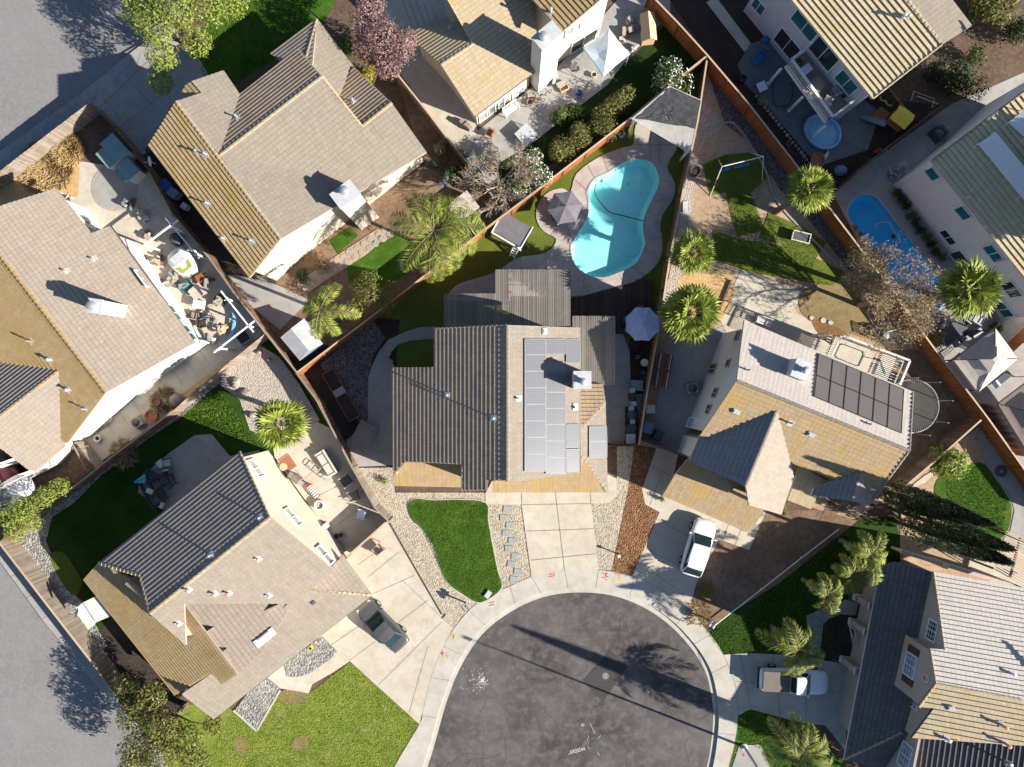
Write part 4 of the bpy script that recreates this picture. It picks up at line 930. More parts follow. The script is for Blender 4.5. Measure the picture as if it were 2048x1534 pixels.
# right small gable and front hip, lower
dd=pBs.px((725,252)); zd=pBs.px((725,252)).z
pDn=Plane((725,252),(783,206),zd,-.42); h.facet(pDn,[(725,252),(783,206),(707,133),(678,188)],'tile_brown')
zq=pDn.px((700,140)).z
pF=Plane((707,133),(634,38),3.4,.40); h.facet(pF,[(634,38),(707,133),(678,190),(665,215),(610,115)],'tile_beige')
pF2=Plane((634,38),(541,108),3.4,.40); h.facet(pF2,[(634,38),(541,108),(640,175),(625,130)],'tile_pink')
h.facet(Plane((383,163),(403,186),6.4,.42),[(383,163),(403,186),(362,187),(372,170)],'tile_gold')
h.cap(pW.px(ra),pW.px(rb));h.cap(pBn.px(ga),pBn.px(gb));h.cap(pDn.px((725,252)),pDn.px((783,206)));h.cap(pBs.px((644,153)),pBs.px((725,254)),.2);h.cap(pF.px((634,38)),pF.px((613,113)),.2)
h.capm='tile_tan'
h.walls([(352,203,7.1),(447,141,5.7),(480,189,5.7),(597,97,5.7),(644,153,7),(725,252,5),(783,206,4),(853,305,2.9),(561,478,7.1),(500,555,6),(297,291,6)],'stucco_cream',.4,3)
h.walls([(560,125,3.4),(634,42,3.4),(707,133,3.4),(775,206,3.4),(700,250,3.4)],'stucco_cream',.4,3)
h.finish(); h.gutter((297,291),(500,555),pW.px((400,425)).z,'gutter_white',.08)
h.chimney((690,388),7.0,1.75,1.25,R(37),'stucco_cream',0,(.1,.15),.10,.24)
for p in [(396,305),(413,310),(417,408),(449,478),(505,483),(475,235),(707,203)]: h.vent(p,.5)
for p,w_,h_,g in [((562,512),1.1,.7,1),((647,447),1.1,.7,1),((690,447),.8,.6,1),((768,388),3.0,1.3,3),((812,352),1.8,1.5,2),((833,338),.9,1.2,1)]: h.window(p,w_,h_,g,'glass_teal' if w_>1.5 else 'glass_pale')
mb=MB(); q=pE.px((555,365));
h.boxvent((555,365),.28,1.7,.012,'tile_brown') if False else None
HU=h
# ---- top centre house ----
h=House('house','cream house at the top edge with a massive white chimney',(1000,100))
el=(949,233),(1068,145)
pS_=Plane(el[0],el[1],2.9,.30)
h.facet(pS_,[(949,233),(1068,145),(1073,65),(1066,-60),(862,-60),(946,88),(882,130)],'tile_tan')
zr=pS_.px((882,130)).z
pN_=Plane((882,130),(946,88),zr,-.42); h.facet(pN_,[(882,130),(946,88),(930,40),(820,62),(822,76)],'tile_tan')
pSW=Plane((1124,64),(1010,-64),5.7,-.42); h.step=.085; h.facet(pSW,[(1124,64),(1200,0),(1240,-34),(1130,-140),(1010,-64),(1066,0)],'tile_gold')
h.cap(pS_.px((882,130)),pS_.px((946,88)),.26);h.cap(pS_.px((946,88)),pS_.px((862,-60)),.16,.06);h.cap(pSW.px((1124,64)),pSW.px((1240,-34)),.16,.06)
h.capm='tile_tan'
h.walls([(949,233,2.9),(1068,145,2.9),(1080,-60,5),(862,-60,7),(946,88,5),(822,76,3.4),(882,130,5)],'stucco_cream',.35,2.6)
h.walls([(1124,64,5.7),(1240,-34,5.7),(1130,-140,5.7),(1040,-40,5.7)],'stucco_cream',.35,5.4)
h.finish(); h.gutter((949,233),(1068,145),2.9,'fascia_dark')
h.chimney((1094,70),7.3,1.85,1.1,R(40),'stucco_white',0,(-.35,.0),.10,.24)
for p,w_,h_ in [((977,226),2.0,1.5),((990,216),1.8,1.7),((1035,188),1.2,.9)]: h.window(p,w_,h_,2,'glass_pale')
for p,w_,h_ in [((1145,58),1.4,1.2),((1218,10),1.6,1.2)]: h.window(p,w_,h_,2,'glass_pale')
h.window((1225,40),2.0,1.9,2,'glass_pale');h.window((1165,88),2.4,1.9,2,'glass_dark');h.window((887,5),1.0,1.2,1,'glass_dark')
h.vent((1101,26),.6,.09,'galvanised');h.vent((901,56),.2)
HT=h
# ---- upper right house ----
h=House('house','pale grey two storey house with a tan striped roof and white railed balcony',(1700,60))
pSW=Plane((1745,197),(1583,0),6,-.47)
ri=(1883,89),(1815,0)
zr=pSW.px(ri[0]).z; pNE=Plane(ri[0],ri[1],zr,.47)
pNE=Plane(ri[0],ri[1],zr,-.47) 
h.step=.085; h.facet(pSW,[(1745,197),(1883,89),(1740,-98),(1520,-77)],'tile_sand')
pNE=Plane(ri[1],ri[0],zr,-.42); h.facet(pNE,[(1883,89),(1942,52),(1820,-110),(1740,-98)],'tile_beige')
h.cap(pSW.px(ri[0]),pSW.px((1740,-98)));h.cap(pSW.px((1745,197)),pSW.px(ri[0]),.18,.08); h.capm='tile_tan'
h.walls([(1745,197,6),(1883,89,8.2),(1942,52,6.5),(1820,-110,6.5),(1520,-77,6)],'stucco_blue',.4,5.5)
h.finish(); h.gutter((1520,-77),(1745,197),6,'gutter_white',.12)
h.vent((1803,36),.5,.09,'galvanised');h.vent((1815,34),.3)
h.window((1518,12),1.3,1.3,2,'glass_teal');h.window((1612,50),2.6,1.7,2,'glass_teal');h.window((1575,88),2.4,2.0,2,'glass_dark',zoff=.0);h.window((1648,105),2.6,2.1,2,'glass_dark');h.window((1694,164),1.9,1.6,2,'glass_teal')
HQ=h
# ---- right edge house ----
h=House('house','white house with long pale racks on its shaded roof, beside the blue pool',(2000,400))
pSW=Plane((2115,637),(1862,322),5.9,-.45)
h.step=.08; h.facet(pSW,[(1862,322),(2115,637),(2380,520),(2200,60),(2060,174)],'tile_sand')
h.cap(pSW.px((1862,322)),pSW.px((2060,174)),.18,.06)
h.walls([(1862,322,5.9),(2115,637,5.9),(2380,520,5.9),(2200,60,7),(2060,174,6)],'stucco_white',.35,5.5)
h.finish(); h.gutter((1862,322),(2115,637),5.9,'gutter_white')
for p,w_,h_,g in [((1866,347),1.1,1.1,'glass_teal'),((1927,425),1.2,1.1,'glass_teal'),((1897,474),1.5,1.0,'glass_dark'),((1925,521),2.0,1.5,'glass_dark'),((1988,506),1.6,1.2,'glass_teal'),((2024,578),1.5,1.4,'glass_dark'),((2008,618),1.6,1.3,'glass_teal'),((2060,650),1.5,1.4,'glass_dark')]: h.window(p,w_,h_,2 if w_>1.3 else 1,g)
for k,(a,b,w_) in enumerate([((1952,290),(2075,440),15),((2012,247),(2080,310),16)]):
    pa,pb=pSW.px(a),pSW.px(b); d=(pb-pa); d.z=0; d.normalize(); nn=Vector((-d.y,d.x,0))
    if nn.dot(pSW.down)>0: nn=-nn
    mb=MB(); lo=.1
    q=[pa+Vector((0,0,.25)),pb+Vector((0,0,.25)),pb+nn*.95+Vector((0,0,.95)),pa+nn*.95+Vector((0,0,.95))]
    mb.mesh(q+[v-Vector((0,0,.05)) for v in q],[(0,1,2,3),(7,6,5,4),(0,4,5,1),(1,5,6,2),(2,6,7,3),(3,7,4,0)])
    L=(pb-pa).length
    for i in range(int(L/1.6)+1):
        p=pa+(pb-pa)*min(1,(i*1.6)/L); mb.beam(p+Vector((0,0,-.1)),p+Vector((0,0,.27)),.05); mb.beam(p+nn*.95+Vector((0,0,-.1)),p+nn*.95+Vector((0,0,.93)),.05); mb.beam(p-nn*.4+Vector((0,0,.1)),p+Vector((0,0,.2)),.04)
    mesh_ob('solar_rack',mb,'white_paint',h.roofob)  # sky glare on the panels is put into the colour as plain white
h.vent((2018,183+0) if 0 else (2018,190),.5);h.vent((1935,395),.3,.08,'light_grey')
HP=h
# ---- lower right house ----
h=House('house','taupe house with a shuttered gable window in the lower right corner',(1900,1320))
pl=Plane((1762,1131),(1688,1519),2.95,.40)
h.facet(pl,[(1762,1131),(1793,1124),(1862,1143),(1862,1180),(1830,1380),(1804,1466),(1688,1519)],'tile_dark')
ph=Plane((1688,1519),(1787,1536),2.95,.40); h.facet(ph,[(1688,1519),(1804,1466),(1835,1450),(1850,1560)],'tile_dark')
pn=Plane((2048,1176),(1866,1144),4.5,.54)
h.step=.08; h.facet(pn,[(1866,1144),(2170,1197),(2170,1422),(2041,1400),(1871,1368),(1859,1297),(1888,1299)],'tile_silver')
zr=pn.px((1871,1368)).z
ps=Plane((2041,1400),(1871,1368),zr,.54)
h.facet(ps,[(1871,1368),(2041,1400),(2170,1422),(2170,1500),(1823,1476),(1867,1417),(1837,1414)],'tile_tan')
pw=Plane((1836,1475),(1824,1560),5.2,.42)
h.facet(pw,[(1836,1475),(2041,1400),(2170,1350),(2170,1640),(1813,1640)],'tile_dark')
h.cap(pn.px((1871,1368)),pn.px((2041,1400)));h.cap(pl.px((1688,1519)),pl.px((1804,1466)),.2);h.cap(pn.px((1866,1144)),pn.px((1888,1299)),.2,.08);h.cap(pn.px((1859,1297)),pn.px((1871,1368)),.2,.08);h.cap(ps.px((1871,1368)),ps.px((1837,1414)),.2,.08);h.capm='tile_tan'; h.fasc='fascia_dark'
g1=h.gable([(1864,1160,4.4),(1840,1276,4.4)],[(1866,1146),(1887,1299),(1875,1385)],'stucco_taupe')
g2=h.gable([(1810,1273,3.9),(1790,1367,3.9)],[(1858,1299),(1870,1366),(1839,1410)],'stucco_taupe')
for k in (0,1):
    q=g2; a,d,out=q
    T=[Vector(((p[0]-1024)*S,-(p[1]-767)*S,0)) for p in ((1858,1299),(1839,1410))][k]; kk=a.dot(out)/T.dot(out); T=T*kk; z=H*(1-kk)-.1
    mb=MB(); mb.face([(T.x,T.y,4.3),(T.x-out.x*2.2,T.y-out.y*2.2,4.3),(T.x-out.x*2.2,T.y-out.y*2.2,z),(T.x,T.y,z)]); mesh_ob('gable_wall',mb,'stucco_taupe',h.r)
g3=h.gable([(1828,1389,4.2),(1806,1466,4.2)],[(1867,1400),(1866,1418),(1826,1475)],'stucco_taupe')
g4=h.gable([(1800,1495,3.9),(1778,1570,3.9)],[(1838,1478),(1814,1600)],'stucco_taupe')
h.walls([(1762,1135,2.95),(1800,1142,2.95),(1738,1475,2.95),(1692,1510,2.95)],'stucco_taupe',.6,2.6,zmax=2.75)
h.finish(); h.gutter((1762,1131),(1688,1519),2.95,'gutter_white',.1)
h.window((1866,1262),1.5,1.1,2,'glass_dark','white_paint',grid=2,gp=g1);h.window((1831,1400),1.3,1.1,2,'glass_blue','white_paint',grid=2,gp=g3);h.window((1812,1512),1.8,1.3,2,'glass_blue','white_paint',grid=2,gp=g4)
c,d,out=h.window((1822,1331),1.7,1.35,2,'glass_blue','white_paint',grid=2,gp=g2)
for s_ in(-1,1):
    mb=MB(); cc=c+d*s_*1.14+out*.05; Mx=Matrix(((d.x,out.x,0,cc.x),(d.y,out.y,0,cc.y),(0,0,1,cc.z),(0,0,0,1))); mb.box((0,0,0),(.5,.06,1.35),mat=Mx)
    for k in range(9): mb.box((0,0,0),(.42,.03,.05),mat=Mx@Matrix.Translation((0,.04,-.56+k*.14)))
    mesh_ob('shutter',mb,'shutter_brown',h.r)
a_,d_,o_=g2; T=Vector(((1853-1024)*S,-(1357-767)*S,0)); kk=a_.dot(o_)/T.dot(o_); T=Vector((T.x*kk,T.y*kk,H*(1-kk))); mb=MB(); mb.tube([T+o_*.06+d_*math.cos(q*math.pi/10)*.26+Vector((0,0,math.sin(q*math.pi/10)*.34)) for q in range(21)],.04,6,cap=False); mesh_ob('gable_vent',mb,'off_white',h.r)
for p in [(1893,1477),(2015,1525),(2022,1346)]: h.vent(p,.35,.08,'galvanised')
h.vent((2002,1449),.55,.09,'pipe_orange');h.vent((2008,1485),.55,.09,'pipe_orange');h.boxvent((1900,1417),.5,.3)
HB=h
# garage front wall and porch columns
mb=MB()
# ---------------- fences ----------------
def fence(label,pts,h=1.85,mat='wood_orange',cap=None,post=2.4,top=True,z0=0,group=None,pw=.14,gap=.006,rail=1,ends=True):
    P=[G2(a,b,h if top else 0) for a,b in pts]
    root=thing('fence',label,'fence',tuple(P[0]),group=group)
    bd=MB();rl=MB(); posts=[]
    for a,b in zip(P,P[1:]):
        d=(b-a);L=d.length;d/=L;n=Vector((-d.y,d.x,0)); k=max(1,int(L/pw)); w=L/k; rz=math.atan2(d.y,d.x)
        for i in range(k):
            c=a+d*(i+.5)*w; hh=h+random.uniform(-.02,.015); bd.box((c.x,c.y,(hh+z0+.03)/2),(w-gap,.02,hh-z0-.03),rz+random.uniform(-.02,.02))
        for z in(.35,h-.30): rl.beam(a-n*.035+Vector((0,0,z)),b-n*.035+Vector((0,0,z)),.045,.09)
        m=max(1,round(L/post))
        for i in range(m): posts.append(a+d*L*i/m-n*.06)
    posts.append(P[-1])
    mesh_ob('boards',bd,mat,root);mesh_ob('rails',rl,mat,root)
    if cap:
        cb=MB()
        for a,b in zip(P,P[1:]): cb.beam(a+Vector((0,0,h+.02)),b+Vector((0,0,h+.02)),.13,.04)
        mesh_ob('cap_rail',cb,cap,root)
    pm=MB(); pm.box((0,0,(h+.02)/2),(.10,.10,h+.02)); p0=None
    for p in posts:
        if p0 is None: p0=mesh_ob('post',pm,mat,root,False); q=p0
        else: q=p0.copy(); COL.objects.link(q); q.parent=root
        q.location=p-P[0]
    return root
fence('orange board fence between the kidney pool lawn and the cream house garden',[(593,746),(747,630),(850,551),(935,487)],mat='wood_orange',cap='wood_cap')
fence('orange board fence between the kidney pool and the flowering hedge',[(935,487),(965,462),(1081,375),(1264,234)],mat='wood_orange',cap='wood_cap')
fence('brown board fence from the ramada to the steep corner post at the top',[(1264,234),(1340,170),(1415,111)],mat='wood_brown',cap='wood_cap')
fence('brown board fence separating the kidney pool from the swing set yard',[(1415,112),(1396,240),(1366,382),(1339,520),(1322,632),(1295,781),(1278,890)],1.72,'wood_brown',cap='wood_cap')
fence('short dark gate fence beside the middle house walkway',[(1278,890),(1248,893),(1216,892)],1.7,'wood_brown')
fence('short brown gate fence at the bark bed and the right driveway',[(1281,880),(1320,893),(1356,908)],1.7,'wood_brown')
fence('tall orange board fence running down from the top edge to the corner post',[(1300,-12),(1358,48),(1415,111)],1.9,'wood_orange',cap='wood_cap')
fence('long orange board fence between the swing set yard and the paver patio',[(1415,111),(1500,211),(1598,337),(1649,403)],1.9,'wood_orange',cap='wood_cap')
fence('orange board fence between the turf patches and the long blue pool',[(1649,403),(1728,507),(1800,604),(1870,699)],1.9,'wood_orange',cap='wood_cap')
fence('orange board fence beside the trampoline and the tan gazebos',[(1870,699),(1943,793),(1977,838),(2007,880),(2048,938),(2120,1035)],1.9,'wood_orange',cap='wood_cap')
fence('brown weathered fence behind the trampoline yard and the sunny garden',[(1804,978),(1875,918),(1962,840)],1.85,'wood_brown',cap='wood_cap')
fence('brown weathered fence between the lit patio and the middle house side yard',[(593,746),(632,798),(663,856),(705,936)],1.85,'wood_brown',cap='wood_grey')
fence('weathered fence with sunlit boards beside the patio sofa set',[(705,936),(727,975),(749,1014),(778,1043)],1.85,'wood_grey',cap='wood_grey')
fence('dark gate fence closing the sofa patio above the left driveway',[(693,1114),(732,1080),(771,1045)],1.7,'wood_brown',cap='wood_cap')
fence('dark board fence from the street corner past the green shed roof boxes',[(180,207),(237,264),(298,342),(346,430)],1.85,'wood_brown')
fence('dark board fence behind the white pergola and swim spa',[(346,430),(417,514),(466,582),(530,664),(593,744)],1.85,'wood_brown',cap='wood_grey')
fence('weathered street fence with sunlit boards at the upper left pavement',[(-40,374),(0,342),(90,272),(178,205)],1.9,'wood_grey')
fence('weathered fence with pale boards between the side walk and the green lawn',[(530,667),(462,722),(393,778),(346,822)],1.85,'wood_grey')
fence('dark fence along the long shaded gravel border of the left lawn',[(346,822),(220,916),(151,972),(100,1005),(47,1048),(0,1085)],1.85,'wood_brown',cap='wood_grey')
fence('long weathered fence beside the lower left street pavement',[(-50,1025),(0,1087),(61,1166),(108,1227),(185,1326),(234,1397)],1.9,'wood_grey',cap='wood_cap')
fence('old grey fence between the top centre house and the crossing gable house',[(795,149),(856,225),(893,274)],1.8,'wood_grey',cap='wood_cap')
fence('dark weathered fence ending at the bare tree beside the patio',[(893,274),(935,325),(985,392)],1.8,'wood_brown',cap='wood_grey')
fence('dark boundary fence between the yellow roofed playset and the blue pool',[(1666,388),(1735,327),(1810,268),(1883,212)],1.6,'wood_brown')
fence('orange board fence at the right edge behind the tan gazebo',[(2018,712),(2048,684),(2100,636)],1.85,'wood_orange')
fence('low dark gate of broken boards beside the parked white pickup',[(151,885),(190,935)],1.5,'wood_grey')
def lowline(label,pts,mat,r=.03,z=.35,name='boundary_line'):
    t=thing(name,label,'boundary',tuple(G(*pts[0]))); P=[G(*p) for p in pts]; mb=MB()
    for a,b in zip(P,P[1:]): mb.beam(a+Vector((0,0,z)),b+Vector((0,0,z)),r*2,r*2)
    mesh_ob('rail',mb,mat,t); pm=MB(); pm.box((0,0,z/2),(.05,.05,z))
    p0=None
    for a,b in zip(P,P[1:]):
        m=max(1,int((b-a).length/3))
        for i in range(m):
            p=a+(b-a)*i/m
            if p0 is None: p0=mesh_ob('stake',pm,mat,t,False);q=p0
            else: q=p0.copy();COL.objects.link(q);q.parent=t
            q.location=p-P[0]
lowline('thin white boundary rail between the bare yard and the dark corner lawn',[(1428,1247),(1520,1176),(1600,1113),(1674,1056)],'white_paint')
lowline('thin white kerb edge along the lit gravel by the left driveway',[(782,1048),(840,1150),(886,1229)],'fascia_dark',.03,.12)
# ---------------- vegetation ----------------
def leafcloud(mb,lobes,n,size,flat=.0,seed=0,shell=.55,droop=0,m=0,aspect=.5):
    rr=random.Random(seed); tot=sum(r[1]*r[2] for r in lobes)
    for c,rx,rz in lobes:
        c=Vector(c); k=int(n*rx*rz/tot)
        for _ in range(k):
            while 1:
                v=Vector((rr.uniform(-1,1),rr.uniform(-1,1),rr.uniform(-1,1)))
                if .05<v.length<=1: break
            v=v.normalized()*(shell+(1-shell)*rr.random()**.6)*(1+.16*math.sin(v.x*9+seed)*math.cos(v.y*8))
            p=c+Vector((v.x*rx,v.y*rx,v.z*rz)); s=size*rr.uniform(.6,1.35)
            nn=(v+Vector((rr.uniform(-1,1),rr.uniform(-1,1),rr.uniform(-.3,1.1)))*.9).normalized()
            x=nn.cross(Vector((rr.uniform(-1,1),rr.uniform(-1,1),rr.uniform(-1,1)))); 
            if x.length<.05: continue
            x.normalize(); y=nn.cross(x)
            q=[p-x*s*.5,p-y*s*aspect*.5,p+x*s*.5-Vector((0,0,droop*s)),p+y*s*aspect*.5]
            mb.face(q,m)
def branches(mb,p,d,L,r,depth,rr,spread=.6,m=0,up=.15,ends=None,n=2,minr=.010):
    pts=[p];q=p;dd=d
    for i in range(3):
        dd=(dd+Vector((rr.uniform(-1,1),rr.uniform(-1,1),rr.uniform(-1,1)))*.16+Vector((0,0,up*.3))).normalized(); q=q+dd*L/3; pts.append(q)
    mb.tube(pts,[r,r*.85,r*.7,r*.55],4 if r<.05 else 6,m,cap=False)
    if ends is not None: ends.append((q,dd))
    if depth<=0: return
    for k in range(n+(rr.random()<.5)):
        v=Vector((rr.uniform(-1,1),rr.uniform(-1,1),rr.uniform(-.5,.9)))
        nd=(dd+v*spread).normalized(); st=pts[rr.choice([2,3,3])] if k else q
        branches(mb,st,nd,L*rr.uniform(.6,.85),max(minr,r*.58),depth-1,rr,spread,m,up,ends,n,minr)
def broad_tree(name,label,cat,base,h,rad,leaf,n=6000,size=.26,seed=1,lobes=None,trunk='bark',group=None,shell=.5,twigs=True,extra=None,zc=.62):
    b=G(*base,h*.6); b.z=0; t=thing(name,label,cat,tuple(b),group=group); rr=random.Random(seed)
    tm=MB(); tm.tube([(0,0,-.05),(.05,0,h*.2),(0,.06,h*.45),(.05,.02,h*.7)],[rad*.07+.04,rad*.055+.03,rad*.04+.02,.03],8)
    L=[]
    if lobes is None:
        for k in range(9):
            a=rr.uniform(0,6.28); R_=rad*rr.uniform(.25,.62); L.append(((math.cos(a)*R_,math.sin(a)*R_,h*zc+rr.uniform(-.2,.3)*h*.5),rad*rr.uniform(.34,.5),h*rr.uniform(.14,.22)))
        L.append(((0,0,h*.75),rad*.5,h*.22))
    else: L=[((x,y,z),r,rz) for x,y,z,r,rz in lobes]
    if twigs:
        for c,r,_ in L: tm.tube([(0,0,h*.3),(c[0]*.5,c[1]*.5,h*.45),c],[.07,.05,.02],5,cap=False)
        for k in range(6): branches(tm,Vector((0,0,h*.35)),Vector((rr.uniform(-1,1),rr.uniform(-1,1),.8)).normalized(),h*.22,.05,3,rr)
    mesh_ob('trunk',tm,trunk,t,False)
    mb=MB(); leafcloud(mb,L,n,size,seed=seed,shell=shell); mesh_ob('crown',mb,leaf,t,False)
    if extra:
        mb=MB(); leafcloud(mb,[(c,r*1.03,z*1.05) for c,r,z in L],extra[1],extra[2],seed=seed+5,shell=.95,aspect=.9); mesh_ob('blossoms',mb,extra[0],t,False)
    return t
def m_(x): return x*S
def shrub(label,p,rad,h,leaf,n=700,size=.16,seed=1,extra=None,name='shrub',cat='shrub',group=None,sx=1):
    b=G(*p,h*.5); b.z=0; t=thing(name,label,cat,tuple(b),group=group); rr=random.Random(seed)
    L=[((rr.uniform(-.45,.45)*rad*sx,rr.uniform(-.45,.45)*rad,h*rr.uniform(.4,.65)),rad*rr.uniform(.45,.7),h*.45) for _ in range(5)]
    mb=MB()
    for k in range(5): branches(mb,Vector((0,0,0)),Vector((rr.uniform(-.7,.7),rr.uniform(-.7,.7),1)).normalized(),h*.35,.03,1,rr)
    mesh_ob('stems',mb,'bark',t,False)
    mb=MB(); leafcloud(mb,L,n,size,seed=seed,shell=.4); mesh_ob('foliage',mb,leaf,t,False)
    if extra: mb=MB(); leafcloud(mb,[(c,r*1.04,z*1.08) for c,r,z in L],extra[1],extra[2],seed=seed+3,shell=.92,aspect=.9); mesh_ob('blossoms',mb,extra[0],t,False)
    return t
def fan_palm(label,crown,h,rad,seed=1,n=38,lean=(0,0),dead=5,base=None,group='fan palms'):
    """crown centre given where the photo shows it, at height h"""
    c=G(*crown,h); b=G(*base) if base else Vector((c.x+lean[0],c.y+lean[1],0)); t=thing('fan_palm',label,'palm tree',tuple(b),group=group); rr=random.Random(seed)
    top=c-b; mb=MB(); mb.tube([(0,0,-.05),tuple(top*.25),tuple(top*.6),tuple(top*.97)],[.30,.23,.20,.22],10); 
    for k in range(26):
        a=k*2.4; z=.45+.5*k/26; p=top*z; mb.tube([p,p+Vector((math.cos(a)*.3,math.sin(a)*.3,.12))],[.05,.03],4)
    mesh_ob('trunk',mb,'bark_palm',t,False)
    def fans(cnt,elo,ehi,mat,name,L,R_,sd):
        r2=random.Random(sd); mb=MB(); st=MB()
        for k in range(cnt):
            az=k*2.39996+r2.uniform(-.25,.25); el=elo+(ehi-elo)*(k/cnt)+r2.uniform(-.08,.08)
            d=Vector((math.cos(az)*math.cos(el),math.sin(az)*math.cos(el),math.sin(el))); side=Vector((-math.sin(az),math.cos(az),0)); nrm=side.cross(d)*-1
            if nrm.z<0: nrm=-nrm
            pl=L*r2.uniform(.8,1.1); p0=top+d*.12; p1=top+d*pl-Vector((0,0,.10*pl)); st.tube([p0,p1],[.022,.014],3,0,False)
            ns=20; rad_=R_*r2.uniform(.85,1.1); tilt=r2.uniform(-.25,.25); x=side*math.cos(tilt)+nrm*math.sin(tilt)
            for j in range(ns):
                a=(j/(ns-1)-.5)*math.radians(235); f=rad_*(1-.18*abs(a)/2.0)*r2.uniform(.9,1.08)
                v=d*math.cos(a)+x*math.sin(a); w=x*math.cos(a)-d*math.sin(a); hw=.040*rad_/.8
                mid=p1+v*f*.58+nrm*.03*(1 if j%2 else -1); tip=p1+v*f-Vector((0,0,.22*f*r2.uniform(.4,1.2)))
                mb.face([p1,mid-w*hw*1.3,tip,mid+w*hw*1.3])
        o=mesh_ob(name,mb,mat,t,False); mesh_ob('stalks',st,mat,o,False)
    fans(int(n*.72),-.30,1.2,'leaf_fan','fronds',rad*.50,rad*.62,seed)
    if dead: fans(dead*2,-.9,-.4,'leaf_dead','dead_fronds',rad*.4,rad*.45,seed+9)
    return t
def queen_palm(label,crown,h,fr,seed=1,base=None,L=3.0,dead=1,group='feather palms',mat='leaf_queen',droop=1.0,tr=.14,reps=1):
    """fr: list of azimuth degrees on the photo (0 right, 90 up) with length factor"""
    c=G(*crown,h); b=G(*base) if base else Vector((c.x,c.y,0)); t=thing('feather_palm',label,'palm tree',tuple(b),group=group); rr=random.Random(seed)
    top=c-b; mb=MB(); mb.tube([(0,0,-.05),tuple(top*.3),tuple(top*.7),tuple(top)],[tr*1.5,tr,tr*.9,tr*1.1],10); mesh_ob('trunk',mb,'bark_palm',t,False)
    mb=MB(); st=MB()
    for az,k in fr:
        for rep_ in range(reps):
            a=R(az)+rr.uniform(-.10,.10)+(rep_*.2-.1)*(reps-1); ln=L*k*rr.uniform(.88,1.05); el=R(rr.uniform(28,58)); P=[];p=Vector(top);N=14
            cur=el
            for i in range(N+1):
                P.append(p.copy()); cur-=R(8.6*droop)*rr.uniform(.8,1.2); p=p+Vector((math.cos(a)*math.cos(cur),math.sin(a)*math.cos(cur),math.sin(cur)))*ln/N
            st.tube(P,[.035*(1-i/(N+1))+.008 for i in range(N+1)],4,0,False)
            side=Vector((-math.sin(a),math.cos(a),0))
            M_=62
            for j in range(3,M_):
                f=j/M_*N; i=int(f); q=P[i].lerp(P[min(i+1,N)],f-i); d=(P[min(i+1,N)]-P[i]).normalized() if i<N else (P[N]-P[N-1]).normalized()
                ll=.74*math.sin(math.pi*min(1,.18+.80*j/M_))**.7*(L/3.0)
                for s_ in(-1,1):
                    v=(side*s_*rr.uniform(.7,1.0)+d*rr.uniform(.35,.7)+Vector((0,0,rr.uniform(-.55,.25)))).normalized()
                    w=d*.030; tip=q+v*ll*rr.uniform(.8,1.15)-Vector((0,0,.10)); md=q+v*ll*.5+Vector((0,0,.02))
                    mb.face([q-w,md-w*1.3,tip,md+w*1.3])
    o=mesh_ob('fronds',mb,mat,t,False); mesh_ob('midribs',st,'leaf_dead',o,False)
    return t
def ring8(k=8,o=0,l=1): return [(o+i*360/k,l) for i in range(k)]
fan_palm('bushy fan palm beside the sunlit patio and the dark striped roof',(563,847),5.2,2.05,3,30)
fan_palm('large fan palm beside the pale blue umbrella',(1381,625),5.6,2.35,5,44)
fan_palm('small fan palm at the fence right of the kidney pool',(1386,505),4.6,1.75,8,32)
fan_palm('round fan palm growing on the orange fence above the turf',(1621,378),6.5,1.75,11,40)
fan_palm('tall fan palm leaning over the end of the blue pool',(1939,580),10.5,2.1,14,40,base=(1822,612),dead=16)
queen_palm('largest feather palm spreading over the garden fence by the trampoline bed',(868,462),6.2,[(75,1),(40,1),(12,1.15),(-25,1.0),(-62,1),(-92,1.1),(-125,1),(165,1.1),(120,1.05),(100,.9)],2,base=(868,500),L=4.3,reps=2)
queen_palm('windswept feather palm beside the small grey shed',(640,620),5.4,[(62,1.2),(80,.9),(-10,1.2),(-60,1.0),(-95,.9),(165,.7),(135,.6)],4,L=2.9,mat='leaf_fan')
queen_palm('feather palm leaning over the white pickup truck',(1597,1303),5.2,[(155,1.15),(112,1.0),(40,.85),(-20,.9),(-65,.75),(-100,1.0),(-135,.5),(135,.8),(85,.7)],6,L=3.4)
queen_palm('feather palm on the small lawn at the bottom edge',(1602,1512),5.6,[(95,1.0),(70,.9),(130,1.1),(160,.9),(20,1.0),(-20,1.0),(-80,1.0),(-130,.9),(-160,1.1)],8,L=3.5)
queen_palm('small feather palm in the middle of the dark corner lawn',(1655,1192),4.4,[(100,.9),(150,.8),(35,.9),(-15,.6),(-70,.9),(-120,.8)],10,L=2.5)
queen_palm('bright feather palm at the upper corner of the dark corner lawn',(1742,1110),4.8,[(60,1.0),(110,.9),(160,.9),(-15,.9),(-80,1.2),(-40,.7)],12,L=2.6,mat='leaf_fan')
queen_palm('shaded feather palm under the eaves beside the dark corner lawn',(1706,1150),3.0,ring8(9),13,L=2.2)
